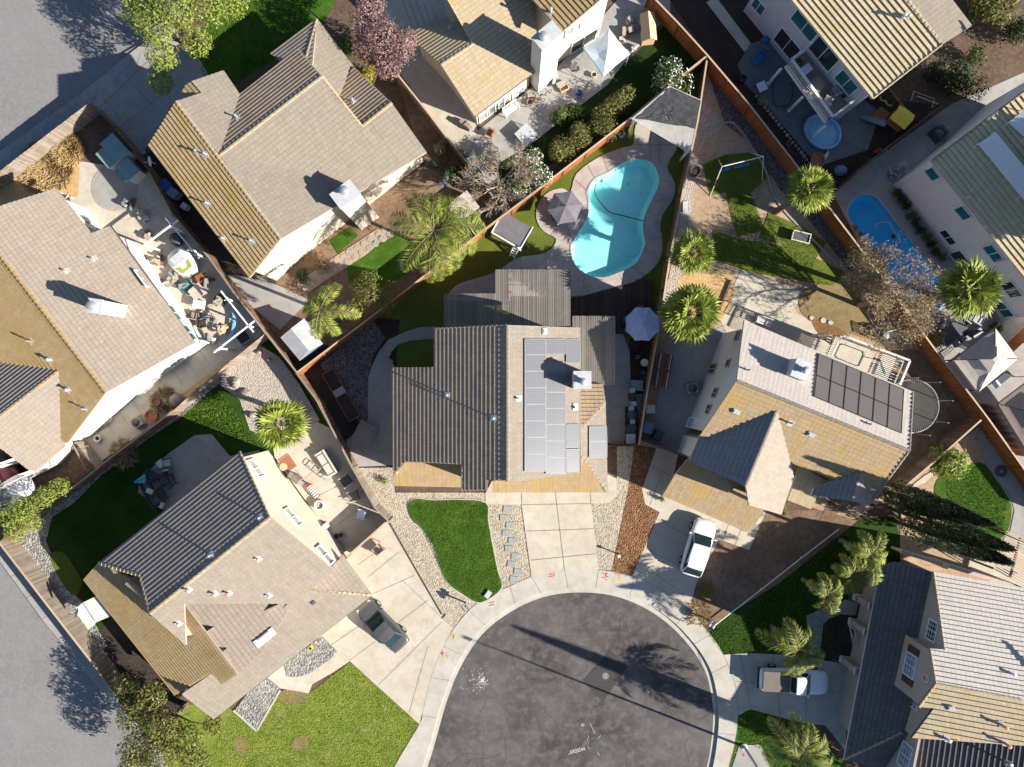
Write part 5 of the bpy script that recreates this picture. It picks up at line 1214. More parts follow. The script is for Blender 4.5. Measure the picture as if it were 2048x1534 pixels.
# broadleaf trees
broad_tree('broadleaf_tree','large pale green street tree at the top left','tree',(338,62),6.5,3.1,'leaf_bright',10000,.21,3,lobes=[(-1.8,1.2,4.6,1.5,1.2),(-.4,-.2,5.2,1.6,1.2),(-.3,-2.2,4.4,1.2,1.1),(-.8,-3.8,3.6,1.0,.9),(1.2,.8,5.4,1.6,1.2),(3.2,1.6,4.6,1.6,1.1),(2.2,-1,4.2,1.2,1),(-2.2,2.6,4,1.3,1),(4.6,2.4,3.8,1.4,1)])
broad_tree('broadleaf_tree','purple leaved tree beside the top centre house','tree',(768,88),6.0,2.2,'leaf_purple',8500,.17,5,lobes=[(0,0,4.6,1.5,1.2),(-1.3,1.3,4.2,1.3,1.1),(-1.4,-.3,3.8,1.1,1),(1.4,-.6,4.2,1.2,1),(.3,-1.8,3.8,1.1,.9),(-1.0,2.9,4,1.2,1),(1.8,.4,3.6,.9,.8)])
shrub('yellow leaved bush under the purple tree',(738,150),.95,1.8,'leaf_yellow',900,.17,7,sx=.7)
shrub('dark green bush between the purple tree and the house',(700,95),1.2,1.6,'leaf_green',800,.2,8)
broad_tree('broadleaf_tree','olive green tree at the bottom left beside the lawn','tree',(330,1450),5.6,3.6,'leaf_olive',10500,.21,9,lobes=[(0,0,4.0,1.6,1.1),(-2.2,.8,3.6,1.4,1),(-2.0,-1.6,3.8,1.4,1),(0,-2,4,1.5,1.1),(1.8,-1,3.8,1.4,1),(-1,2.2,3.6,1.2,.9),(-3.2,2.8,3,1.0,.8),(2.2,-2.8,3.2,1.2,.8),(-2.4,-3.4,3.2,1.3,.9),(3.4,-.4,2.6,.9,.6)])
broad_tree('broadleaf_tree','loose yellow green tree behind the fan of garden fence','tree',(742,588),4.2,1.9,'leaf_olive',3600,.15,12,lobes=[(0,0,3.2,1.0,.8),(-1.2,-1.1,2.8,.9,.7),(1.2,-.7,2.8,.9,.7),(0,1.1,3,.9,.7),(-.9,.5,2.8,.8,.7),(1.5,.5,2.6,.6,.5)],shell=.35)
broad_tree('broadleaf_tree','yellow green tree beside the white pickup at the left fence','tree',(60,1015),3.8,1.9,'leaf_bright',4200,.17,15,lobes=[(-1.2,-.6,2.7,1.1,.8),(0,0,3.1,1.1,.8),(1.4,.9,2.8,.9,.8),(2.4,1.6,2.4,.8,.7),(-1.2,-2.0,2.3,.9,.7),(.2,-1.1,2.5,.9,.7)])
shrub('rounded white flowering bush below the corner post',(1345,160),1.75,2.6,'leaf_green',3200,.19,16,('blossom',650,.13))
broad_tree('flowering_tree','small white flowering tree beside the bare tree','tree',(1060,345),3.6,1.6,'leaf_green',3000,.16,17,lobes=[(0,0,2.7,1.0,.8),(-.9,-.9,2.4,.9,.7),(.9,-.4,2.4,.8,.7),(.2,1.1,2.4,.8,.7),(-.6,.8,2.3,.8,.6)],shell=.4,extra=('blossom',900,.12))
for i,(a,b,r,hh,l,k) in enumerate([(1128,302,1.45,2.2,'leaf_olive',2300),(1166,272,1.35,2.1,'leaf_olive',2000),(1202,246,1.4,2.2,'leaf_olive',2200),(1238,208,1.5,2.4,'leaf_olive',2500),(1122,238,1.1,1.2,'leaf_green',900),(1150,225,.9,1.0,'leaf_green',600)]):
    shrub(['pink flowering hedge bush nearest the small flowering tree','hedge bush second along the orange fence','hedge bush third along the orange fence','tallest hedge bush at the ramada end of the orange fence','bright green low bush beside the cluttered patio','low green bush next to the hedge bushes'][i],(a,b),r,hh,l,k,.17,20+i,('petal_red',70,.09) if l=='leaf_olive' else None)
# bare trees
def bare_tree(label,base,h,seed,dirs,L=1.6,r=.13,leafn=0,leaf='leaf_bare',depth=5,mat='bark',tl=(0,0),spread=.6,n=2):
    b=G(*base,h*.55); b.z=0; t=thing('bare_tree',label,'tree',tuple(b)); rr=random.Random(seed); mb=MB(); ends=[]
    top=Vector((tl[0],tl[1],h*.3)); mb.tube([(0,0,-.05),top*.5,top],[r*1.5,r*1.15,r],8)
    for d in dirs: branches(mb,top,Vector(d).normalized(),L,r*.62,depth,rr,spread,0,.12,ends,n)
    mesh_ob('branches',mb,mat,t,False)
    if leafn:
        mb=MB()
        for k in range(leafn):
            e,dd=rr.choice(ends); p=e+Vector((rr.gauss(0,.16),rr.gauss(0,.16),rr.gauss(0,.14))); s=rr.uniform(.05,.10); x=Vector((rr.uniform(-1,1),rr.uniform(-1,1),rr.uniform(-1,1))).normalized(); y=x.cross(Vector((0,0,1))).normalized()
            mb.face([p-x*s,p-y*s*.5,p+x*s,p+y*s*.5])
        mesh_ob('dry_leaves',mb,leaf,t,False)
    return t
bare_tree('bare tree with pale branches between the two patios and the feather palm',(1000,360),5.2,31,[(-1,.6,.8),(-.3,1,.9),(.6,.8,.8),(.9,-.2,.7),(.1,-1,.8),(-.8,-.7,.7),(0,0,1)],1.3,.11,260,'leaf_bare',5,'bark_pale',n=3)
bare_tree('large bare tree with dry brown leaves reaching over the blue pool',(1765,600),6.5,37,[(-1,.3,.8),(-.5,1,.9),(.7,.8,.8),(1,.1,.7),(.6,-.9,.7),(-.5,-.9,.7),(0,.2,1),(-1,1,.7)],1.75,.16,6500,'leaf_bare',5,'bark_pale',spread=.75,n=3)
# tall cypresses
def cypress(label,base,h,r,seed,group='tall cypresses'):
    b=G(*base); t=thing('cypress',label,'cypress',tuple(b),group=group); rr=random.Random(seed); mb=MB(); mb.tube([(0,0,-.05),(0,0,h*.8)],[.16,.03],6); mesh_ob('trunk',mb,'bark',t,False)
    mb=MB(); n=int(h*420)
    for k in range(n):
        f=rr.random()**.8; z=.3+f*(h-.3); R_=r*(1-f)**.62*(.25+.75*min(1,f*7+.2)); a=rr.uniform(0,6.28); rad=R_*rr.uniform(.72,1.06)*(1+.09*math.sin(a*5+f*22))
        p=Vector((math.cos(a)*rad,math.sin(a)*rad,z)); o=Vector((math.cos(a),math.sin(a),0)); s=rr.uniform(.14,.30); y=(Vector((0,0,1))+o*rr.uniform(.05,.7)).normalized(); x=o.cross(Vector((0,0,1)))
        x=(x+o*rr.uniform(-.5,.5)).normalized(); mb.face([p-x*s*.32,p-y*s*.2,p+x*s*.32,p+y*s])
    mesh_ob('crown',mb,'leaf_cypress',t,False); return t
cypress('slender cypress nearest the weathered garden fence, topmost of the row',(1772,982),11.0,1.15,41)
cypress('slender cypress second from the top of the row',(1783,990),12.0,1.1,42)
cypress('slender cypress third from the top of the row, widest',(1800,1024),12.6,1.25,43)
cypress('slender cypress fourth from the top of the row',(1806,1048),12.2,1.2,44)
cypress('tall cypress beyond the lower edge whose shadow crosses the road',(1800,1556),17.2,1.0,45,group='tall cypresses')
# mixed shrubs
S_=[((1900,925),1.7,2.6,'leaf_bright',2600,.28,'airy bright green weeping shrub in the sunny garden'),((2035,60),1.5,2.2,'leaf_dark',1500,.2,'dark bush at the right edge beside the grey patio'),
((1925,165),2.0,2.8,'leaf_dark',2600,.2,'large dark bush behind the top right house'),((1880,150),1.4,2.2,'leaf_dark',1400,.2,'dark bush with red flowers behind the top right house'),
((1985,15),2.0,2.6,'leaf_olive',1600,.3,'loose yellow green tree top at the upper right corner'),((1950,110),1.1,1.8,'leaf_green',900,.18,'lighter green bush with pink flowers at the upper right'),
((1526,205),.5,.8,'leaf_straw',300,.12,'dry straw coloured bush beside the orange fence'),((770,962),.38,.7,'leaf_bright',260,.10,'small lone bush on the gravel of the middle front yard'),
((1322,998),.35,.6,'leaf_green',260,.10,'small green bush at the corner of the right driveway'),((605,552),.8,.9,'leaf_dark',600,.16,'dark green bush by the flagstone path'),
((640,525),.9,1.1,'leaf_bare',500,.14,'brown leafed bush against the cream garden wall'),((905,350),.9,1.2,'leaf_green',500,.2,'spiky green bush beside the dark pot'),((880,300),.7,1.0,'leaf_straw',420,.14,'dry orange bush along the old fence'),
((1870,680),.85,1.7,'leaf_yellow',900,.15,'bright yellow green bush on top of the orange fence'),((1835,612),.6,.9,'blossom',260,.12,'white flowering plant at the foot of the leaning palm'),
((1990,655),.7,.9,'leaf_green',500,.16,'dark potted bush by the white house corner'),((1566,1020),.5,.7,'leaf_bright',380,.12,'small green shrub in front of the right house'),((1700,470),.45,.6,'leaf_green',260,.1,'low plant between the orange fence and the blue pool'),
((420,18),.01,.01,'leaf_green',3,.1,'')]
for i,(p,r,hh,l,n_,sz,lab) in enumerate(S_):
    if lab: shrub(lab,p,r,hh,l,n_,sz,60+i,('petal_red',60,.1) if 'red flower' in lab or 'pink' in lab else None)
# foundation shrubs beside the blue pool
L=[(1792,382),(1803,398),(1813,413),(1822,430),(1833,445),(1842,460),(1853,474),(1863,489),(1872,503),(1884,515)]
for i,p in enumerate(L): shrub('dark green foundation shrub against the white wall beside the blue pool',p,.5,.7,'leaf_dark' if i%3 else 'leaf_green',330,.13,90+i,name='foundation_shrub',group='foundation shrubs beside the blue pool')
L=[(1712,455),(1722,468),(1731,482),(1742,495),(1752,508),(1762,520),(1772,532)]
for i,p in enumerate(L): shrub('low pale flowering plant in the strip between the orange fence and the blue pool',p,.33,.5,'leaf_olive',160,.1,120+i,('blossom',22,.09),name='flowering_plant',cat='plant',group='plants in the narrow pool strip')
# straw heap grasses
def clump(label,p,r,h,mat,n,seed,name='dry_grass_clump',cat='dry grass',lean=(0,0)):
    b=G(*p); t=thing(name,label,cat,tuple(b)); rr=random.Random(seed); mb=MB()
    for k in range(n):
        a=rr.uniform(0,6.28);q=rr.random()**.5*r; o=Vector((math.cos(a)*q,math.sin(a)*q,.06)); d=Vector((math.cos(a)*.7+rr.uniform(-.7,.7)+lean[0],math.sin(a)*.7+rr.uniform(-.7,.7)+lean[1],rr.uniform(.3,1.2))).normalized(); l=h*rr.uniform(.6,1.3); w=d.cross(Vector((0,0,1))).normalized()*.025
        mb.face([o-w,o+w,o+d*l*.6+w*.8-Vector((0,0,.02)),o+d*l-Vector((0,0,l*.25))])
    mesh_ob('blades',mb,mat,t,False); return t
clump('heap of dry straw grass beside the weathered street fence',(95,335),2.1,.5,'leaf_straw',5200,1)
clump('heap of dry straw grass nearest the street corner',(138,300),1.1,.6,'leaf_straw',2600,2)
clump('dry orange weeds between the clay pots and the white wall',(330,800),.9,.6,'leaf_straw',500,3)
clump('dry orange weeds along the lower gate of the side walk',(250,905),1.1,.5,'leaf_straw',420,4)
clump('dry rusty weeds along the old fence',(905,325),1.2,.5,'leaf_bare',420,5)
clump('weedy straw patch where the bare yard meets the pavement',(1395,1225),1.0,.35,'leaf_straw',380,6)
clump('weedy yellow patch at the tail of the white car',(1410,1180),.7,.3,'leaf_yellow',240,7)
# grass blades on the lawns, uncountable
def blades(name,poly,n,mat,h,seed,z=.03):
    P=px(poly); rr=random.Random(seed); mb=MB(); x0=min(p.x for p in P);x1=max(p.x for p in P);y0=min(p.y for p in P);y1=max(p.y for p in P); k=0
    while k<n:
        x=rr.uniform(x0,x1);y=rr.uniform(y0,y1)
        if not inside(P,x,y): continue
        k+=1; a=rr.uniform(0,6.28); l=h*rr.uniform(.6,1.5); d=Vector((math.cos(a),math.sin(a),0)); o=Vector((x,y,z)); w=Vector((-d.y,d.x,0))*.03
        mb.face([o-w,o+w,o+d*l*.5+Vector((0,0,l))])
    o=mesh_ob(name,mb,mat); return tag(o,kind='stuff',label='short mown grass blades covering the lawn',cat='grass')
leafmat('blade_lush',[(.07,.15,.015),(.13,.24,.025),(.20,.32,.045)],trans=.3); leafmat('blade_yellow',[(.24,.34,.04),(.38,.46,.07),(.58,.56,.16)],trans=.3)
blades('lawn_grass',[(817,1008),(870,1001),(972,1006),(985,1090),(1003,1175),(962,1204),(930,1190),(880,1130),(848,1060)],11000,'blade_lush',.05,1,.12)
blades('lawn_grass',[(513,1462),(563,1380),(620,1386),(700,1324),(839,1447),(785,1540),(400,1540),(470,1418)],24000,'blade_yellow',.05,2)
blades('lawn_grass',[(400,150),(440,-10),(640,-20),(600,80),(470,170)],7000,'blade_lush',.09,3)
blades('lawn_grass',[(1478,1430),(1500,1422),(1610,1446),(1640,1500),(1620,1540),(1480,1480)],3500,'blade_lush',.09,4)
blades('lawn_grass',[(356,826),(440,782),(520,892),(420,870)],3500,'blade_lush',.09,5)
blades('lawn_grass',[(1405,332),(1450,312),(1545,330),(1500,440),(1530,455),(1640,490),(1620,560),(1430,520),(1466,440)],6000,'blade_lush',.06,6,.06)
blades('lawn_grass',[(1400,1245),(1430,1250),(1560,1170),(1700,1060),(1660,1300),(1447,1309)],9000,'blade_lush',.08,7)
blades('lawn_grass',[(1890,950),(1960,930),(2015,1000),(2005,1070),(1900,1055)],5000,'blade_lush',.09,8)

broad_tree('broadleaf_tree','tall dense tree beyond the right edge shading the roof with the pale racks','tree',(2249,440),14,6,'leaf_dark',7000,.8,77,lobes=[(0,0,12,3.4,1.9),(-3,1.6,11.8,3.0,1.8),(3,-1.6,12,3.0,1.8),(-2.5,-1.9,11.8,3.0,1.8),(2.5,1.9,12,3.0,1.8)],shell=.2,twigs=False)  # unseen tree, added as shadow caster for the right edge roof
# ---------------- vehicles ----------------
def quadp(mb,P,m): mb.face(P,m)
def car(name,label,cat,p,ang,L,W,Ht,paint,kind='sedan',glass='car_glass'):
    c=G(*p,.7); t=thing(name,label,cat,(c.x,c.y,.06),R(ang)); hl=L/2; hw=W/2
    belt=Ht*.62; hood=Ht*.60
    if kind=='pickup': st=[(-1,.80,.50,.80),(-.97,.90,.42,.98),(-.5,.97,.36,1.0),(-.15,1.0,.36,1.0),(.3,.99,.36,1.0),(.62,.98,.36,.98),(.86,.93,.38,.88),(.96,.82,.42,.78),(1.0,.68,.5,.62)]; top=[.92,.95,.95,.98,1.0,.98,.92,.84,.72]
    else: st=[(-1,.66,.5,0),(-.96,.83,.40,0),(-.82,.95,.33,0),(-.5,1,.30,0),(0,1,.28,0),(.45,.99,.30,0),(.75,.95,.33,0),(.92,.85,.36,0),(1.0,.62,.45,0)]; top=[.80,.93,.99,1.0,1.0,1.0,.93,.82,.62] if kind=='sedan' else [.85,.98,1.02,1.0,1.0,1.0,.95,.86,.66]
    mb=MB(); rings=[]
    for (x,w,lo,_),tp in zip(st,top):
        z=belt*tp; y=hw*w
        rings.append([(x*hl,-y*.93,lo*.75),(x*hl,-y,.5*(lo+z)),(x*hl,-y*.985,z-.10),(x*hl,-y*.90,z-.015),(x*hl,-y*.45,z+.035),(x*hl,0,z+.045),(x*hl,y*.45,z+.035),(x*hl,y*.90,z-.015),(x*hl,y*.985,z-.10),(x*hl,y,.5*(lo+z)),(x*hl,y*.93,lo*.75)])
    vs=[v for r_ in rings for v in r_]; k=11; fs=[]
    for i in range(len(rings)-1):
        for j in range(k-1): fs.append((i*k+j,(i+1)*k+j,(i+1)*k+j+1,i*k+j+1))
        fs.append((i*k+k-1,(i+1)*k+k-1,(i+1)*k,i*k))
    fs.append(tuple(range(k))); fs.append(tuple((len(rings)-1)*k+j for j in range(k-1,-1,-1)))
    mb.mesh(vs,fs); body=mesh_ob('body',mb,paint,t,False,True)
    md=body.modifiers.new('subd','SUBSURF'); md.levels=1; md.render_levels=2
    # cabin: (x rear base, x rear top, x front top, x front base)
    xb,xt,xf,xw={'sedan':(-.70,-.42,.10,.46),'suv':(-.93,-.66,.14,.46),'pickup':(-.12,-.06,.22,.42)}[kind]
    xb,xt,xf,xw=[v*hl for v in(xb,xt,xf,xw)]; z0=belt+.0; z1=Ht; yb=hw*.88; yt=hw*.74
    sec=[(xb,yb*.92,z0),(xt,yt*.93,z1-.05),((xt+xf)/2,yt,z1),(xf,yt*.96,z1-.05),(xw,yb*.9,z0)]
    mb=MB(); vs=[];fs=[]
    for x,y,z in sec: vs+=[(x,-y,z-.0),(x,-y*.5,z+.035),(x,0,z+.045),(x,y*.5,z+.035),(x,y,z)]
    for i in range(4):
        for j in range(4): fs.append((i*5+j,(i+1)*5+j,(i+1)*5+j+1,i*5+j+1))
    b0=len(vs); vs+=[(xb,-yb*.92,z0-.2),(xw,-yb*.9,z0-.2),(xw,yb*.9,z0-.2),(xb,yb*.92,z0-.2)]
    fs+=[(b0,b0+1,20,15,10,5,0),(b0+3,4,9,14,19,24,b0+2),(b0,0,1,2,3,4,b0+3),(b0+1,b0+2,24,23,22,21,20)]
    mb.mesh(vs,fs); mesh_ob('roof',mb,paint,t,False)
    def pane(nm,A,B,C,D,ins=.06,lift=.012):
        P=[Vector(v) for v in(A,B,C,D)]; cc=sum(P,Vector())/4; n=(P[1]-P[0]).cross(P[2]-P[0]).normalized()
        if n.z<0: n=-n
        Q=[v+(cc-v).normalized()*ins+n*(lift+.03) for v in P]; mb=MB(); mb.mesh(Q+[q-n*.06 for q in Q],[(0,1,2,3),(7,6,5,4),(0,4,5,1),(1,5,6,2),(2,6,7,3),(3,7,4,0)]); return mesh_ob(nm,mb,glass,t,False)
    pane('windscreen',(xf,-yt*.96,z1-.05),(xf,yt*.96,z1-.05),(xw,yb*.9,z0),(xw,-yb*.9,z0),.05)
    pane('rear_window',(xb,-yb*.92,z0),(xb,yb*.92,z0),(xt,yt*.93,z1-.05),(xt,-yt*.93,z1-.05),.07)
    for s_ in(-1,1):
        P=[(xb+.12,s_*yb*.93,z0+.02),(xw-.15,s_*yb*.91,z0+.02),(xf-.02,s_*yt*.985,z1-.10),(xt+.05,s_*yt*.965,z1-.10)]
        Q=[Vector(v)+Vector((0,s_*.012,.004)) for v in P]; mb=MB(); mb.mesh(Q+[q-Vector((0,s_*.03,0)) for q in Q],[(0,1,2,3),(4,5,6,7)]); mesh_ob('side_window',mb,glass,t,False)
        mb=MB(); mb.box((xw-.10,s_*(hw+.07),z0+.03),(.14,.18,.13),taper=.8); mesh_ob('side_mirror',mb,paint,t,False)
        mb=MB(); mb.box((hl*.885,s_*hw*.66,belt*.76),(.30,.20,.08),R(-s_*28)); mesh_ob('headlight',mb,'head_light',t,False)
        mb=MB(); mb.box((-hl*.925,s_*hw*.72,belt*.83),(.12,.26,.12),R(s_*22)); mesh_ob('tail_light',mb,'tail_light',t,False)
        for x in(-.60,.62):
            mb=MB(); mb.tube([(x*hl,s_*(hw-.20),.33),(x*hl,s_*(hw+.012),.33)],.33,18); w=mesh_ob('wheel',mb,'tyre',t,False)
            mb=MB(); mb.tube([(x*hl,s_*(hw-.02),.33),(x*hl,s_*(hw+.022),.33)],.20,12); mesh_ob('rim',mb,'steel',w,False)
    if kind=='pickup':
        mb=MB(); mb.box((-hl*.56,0,belt+.06),(hl*.78,W*.82,.06)); mesh_ob('bed_cover',mb,'bed_cover',t,False)
        mb=MB(); mb.box((-hl*1.01,0,.55),(.12,W*.9,.2)); mesh_ob('bumper',mb,'black_metal',t,False)
    return t
car('parked_car','dark grey sedan parked on the left driveway under the eaves','car',(765,1251),134,4.85,1.86,1.45,'car_grey')
car('parked_car','white hatchback parked on the right driveway nose to the garage','car',(1396,1094),73,4.75,1.95,1.65,'car_white','suv')
car('pickup_truck','white pickup with a tan bed cover under the leaning palm','pickup truck',(1586,1360),-3,5.5,1.95,1.85,'car_white','pickup')
car('pickup_truck','white pickup with pale windscreen at the left edge under the tree','pickup truck',(2,1000),33,5.8,2.1,1.9,'car_white','pickup','car_glass_pale')
car('parked_car','dark maroon car beside the white pickup at the left edge','car',(-12,968),33,4.6,1.85,1.45,'car_maroon','sedan','car_maroon')
car('parked_car','bright red car just showing its corner at the left edge','car',(-50,930),33,4.6,1.85,1.45,'red')
# ---------------- generic outdoor things ----------------
def at(p,h=0): v=G(*p,h); return (v.x,v.y,0.0)
def boxy(name,label,cat,p,parts,rz=0,h=0,group=None,z=0.03):
    """parts: (part name, material, list of (centre,size[,rz]))"""
    v=G(*p,h); t=thing(name,label,cat,(v.x,v.y,z),R(rz),group)
    for nm,mat,bs in parts:
        mb=MB()
        for b in bs: mb.box(b[0],b[1],R(b[2]) if len(b)>2 else 0)
        mesh_ob(nm,mb,mat,t,False)
    return t
def chair(label,p,rz,mat='cushion_grey',frame='black_metal',w=.6,back=.85,cat='chair',group=None,name='patio_chair'):
    f=[((x*w/2,y*w/2,.21),(.04,.04,.42)) for x in(-1,1) for y in(-1,1)]
    t=boxy(name,label,cat,p,[('seat',mat,[((0,0,.42),(w*.92,w*.92,.09))]),('backrest',mat,[((-w*.47,0,.62),(.09,w*.9,.42))]),('armrest',frame,[((0,w*.5,.60),(w,.06,.04))]),('armrest',frame,[((0,-w*.5,.60),(w,.06,.04))])],rz,.4,group)
    for b in f: mb=MB(); mb.box(*b); mesh_ob('leg',mb,frame,t,False)
    return t
def table(label,p,rz,sx,sy,h,mat,leg='black_metal',round_=False,cat='table',name='patio_table',group=None):
    v=G(*p,h); t=thing(name,label,cat,(v.x,v.y,.03),R(rz),group); mb=MB()
    if round_: mb.lathe((0,0,h-.04),[(sx/2,0),(sx/2,.04),(0,.045)],24)
    else: mb.box((0,0,h-.02),(sx,sy,.045))
    mesh_ob('tabletop',mb,mat,t,False)
    if round_: mb=MB(); mb.tube([(0,0,0),(0,0,h-.04)],.04,8); mb.lathe((0,0,0),[(.25,0),(.22,.03),(0,.04)],12); mesh_ob('pedestal',mb,leg,t,False)
    else:
        for x in(-1,1):
            for y in(-1,1): mb=MB(); mb.box((x*(sx/2-.06),y*(sy/2-.06),(h-.04)/2),(.05,.05,h-.04)); mesh_ob('leg',mb,leg,t,False)
    return t
def bin_(label,p,rz,mat,w=.6,d=.7,h=1.05,lid=None,cat='bin',name='wheelie_bin'):
    v=G(*p,h); t=thing(name,label,cat,(v.x,v.y,.03),R(rz)); mb=MB(); mb.box((0,0,h*.46),(w*.86,d*.82,h*.92),taper=1.12); mesh_ob('body',mb,mat,t,False)
    mb=MB(); mb.box((0,0,h*.95),(w,d,.07)); mb.box((0,0,h*.99),(w*.8,d*.75,.05)); mesh_ob('lid',mb,lid or mat,t,False)
    mb=MB(); mb.tube([(-w*.4,-d*.52,h*.9),(w*.4,-d*.52,h*.9)],.025,6); mesh_ob('handle',mb,'black_metal',t,False)
    for s_ in(-1,1): mb=MB(); mb.tube([(s_*w*.40,-d*.42,.12),(s_*w*.50,-d*.42,.12)],.12,10); mesh_ob('wheel',mb,'tyre',t,False)
    return t
def pot(label,p,r,h,mat,plant=None,n=120,cat='plant pot',name='plant_pot'):
    v=G(*p,h); t=thing(name,label,cat,(v.x,v.y,.03)); mb=MB(); mb.lathe((0,0,0),[(r*.7,0),(r,h*.9),(r*1.08,h*.92),(r*1.08,h),(r*.9,h),(r*.85,h*.8),(0,h*.78)],20); mesh_ob('pot',mb,mat,t,False)
    if plant: mb=MB(); leafcloud(mb,[((0,0,h+r*.4),r*1.1,r*.8)],n,.14,seed=int(p[0])); mesh_ob('plant',mb,plant,t,False)
    else: mb=MB(); mb.lathe((0,0,h*.72),[(r*.85,0),(r*.85,.03),(0,.03)],16); mesh_ob('soil',mb,'soil_dark',t,False)
    return t
def umbrella(label,p,r,h,mat,n=8,base=None,rz=0,tilt=0,rise=.45):
    v=G(*p,h); t=thing('patio_umbrella',label,'umbrella',(v.x,v.y,.03),R(rz)); mb=MB(); R_=[Vector((math.cos(2*math.pi*k/n)*r,math.sin(2*math.pi*k/n)*r,h-rise)) for k in range(n)]
    top=Vector((0,0,h))
    for k in range(n):
        a,b=R_[k],R_[(k+1)%n]; ma=top.lerp(a,.55)+Vector((0,0,.03)); mb_=top.lerp(b,.55)+Vector((0,0,.03)); e=(a+b)/2*.97; e.z=(a.z+b.z)/2-.0; mi=(ma+mb_)/2-Vector((0,0,.02))
        mb.face([top,ma,mi,mb_]); mb.face([ma,a,e,mi]); mb.face([mi,e,b,mb_]); mb.face([a,a-Vector((0,0,.12)),e-Vector((0,0,.11)),e]); mb.face([e,e-Vector((0,0,.11)),b-Vector((0,0,.12)),b])
    mesh_ob('canopy',mb,mat,t,False)
    mb=MB()
    for k in range(n): mb.beam(top-Vector((0,0,.03)),R_[k]-Vector((0,0,.02)),.03,.02)
    mesh_ob('ribs',mb,'dark_grey',t,False)
    mb=MB(); mb.tube([(0,0,0),(0,0,h+.06)],.025,8); mb.lathe((0,0,h+.0),[(.04,0),(.05,.05),(0,.1)],8); mesh_ob('pole',mb,'black_metal',t,False)
    mb=MB(); mb.lathe((0,0,0),[(.3,0),(.28,.07),(.05,.1)],16); mesh_ob('base',mb,'dark_grey',t,False)
    return t
def acunit(label,p,rz,s=.85,h=.75,mat='mid_grey'):
    v=G(*p,h); t=thing('air_conditioner',label,'air conditioner',(v.x,v.y,.03),R(rz)); mb=MB(); mb.box((0,0,h/2),(s,s,h)); mb.box((0,0,.04),(s*1.25,s*1.25,.08)); mesh_ob('cabinet',mb,mat,t,False)
    mb=MB(); mb.lathe((0,0,h),[(s*.42,0),(s*.42,.02),(s*.38,.02),(s*.36,.0),(0,.0)],24,0); mesh_ob('fan_shroud',mb,'black_metal',t,False)
    mb=MB()
    for k in range(5): mb.beam((0,0,h+.015),(math.cos(k*1.257)*s*.33,math.sin(k*1.257)*s*.33,h+.012),.12,.01)
    mesh_ob('fan_blades',mb,'dark_grey',t,False)
    mb=MB()
    for k in range(1,6):
        r_=s*.42*k/5.5; mb.tube([(math.cos(q*math.pi/8)*r_,math.sin(q*math.pi/8)*r_,h+.04) for q in range(17)],.006,3,cap=False)
    mesh_ob('fan_guard',mb,'steel',t,False); return t
def dish(label,p,h,rz,r=.38):
    v=G(*p,h); t=thing('satellite_dish',label,'satellite dish',(v.x,v.y,h-.4),R(rz)); M_=Matrix.Translation((0,0,.45))@Matrix.Rotation(R(50),4,'Y'); mb=MB(); m2=MB(); m2.lathe((0,0,0),[(0,0),(r*.5,.03),(r,.11)],20)
    mb.mesh([M_@Vector(q) for q in m2.v],m2.f); mesh_ob('reflector',mb,'light_grey',t,False)
    mb=MB(); mb.beam((0,0,-.3),(0,0,.45),.05); mb.beam((0,0,.3),M_@Vector((r*.3,0,.5)),.03); mesh_ob('mast',mb,'galvanised',t,False); return t
def bench(label,p,rz,L=1.3,mat='white_paint',slat=5):
    parts=[('seat',mat,[((0,-.2+i*.1,.43),(L,.085,.03)) for i in range(slat)]),('backrest',mat,[((-L/2+.06+i*L/9,.30,.68),(.05,.03,.45)) for i in range(10)]+[((0,.30,.92),(L,.05,.07))]),('armrest',mat,[((-L/2,0,.62),(.07,.55,.05))]),('armrest',mat,[((L/2,0,.62),(.07,.55,.05))])]
    t=boxy('garden_bench',label,'bench',p,parts,rz,.5)
    for x in(-1,1):
        for y in(-1,1): mb=MB(); mb.box((x*(L/2),y*.24,.3),(.06,.06,.6)); mesh_ob('leg',mb,mat,t,False)
    return t
def bicycle(label,p,rz,mat='mid_grey'):
    t=thing('bicycle',label,'bicycle',at(p,.4),R(rz)); 
    for x in(-.52,.52):
        mb=MB(); mb.tube([(x+math.cos(q*math.pi/10)*.33,.02*math.sin(q),.36+math.sin(q*math.pi/10)*.33) for q in range(21)],.022,5,cap=False); w=mesh_ob('wheel',mb,'tyre',t,False)
        m2=MB()
        for q in range(8): m2.beam((x,0,.36),(x+math.cos(q*math.pi/4)*.32,0,.36+math.sin(q*math.pi/4)*.32),.006)
        mesh_ob('spokes',m2,'steel',w,False)
    mb=MB(); J={'h':(.38,0,.86),'b':(-.05,0,.34),'s':(-.17,0,.84),'r':(-.52,0,.36),'f':(.52,0,.36)}
    for a,b in('hs','hb','bs','br','sr','hf'): mb.tube([J[a],J[b]],.018,6)
    mesh_ob('frame',mb,mat,t,False); mb=MB(); mb.tube([(.34,-.28,.98),(.40,0,.95),(.34,.28,.98)],.014,6); mb.tube([(.38,0,.86),(.40,0,.95)],.015,6); mesh_ob('handlebar',mb,'black_metal',t,False)
    mb=MB(); mb.box((-.2,0,.92),(.26,.13,.05),taper=.7); mesh_ob('saddle',mb,'black_metal',t,False); return t
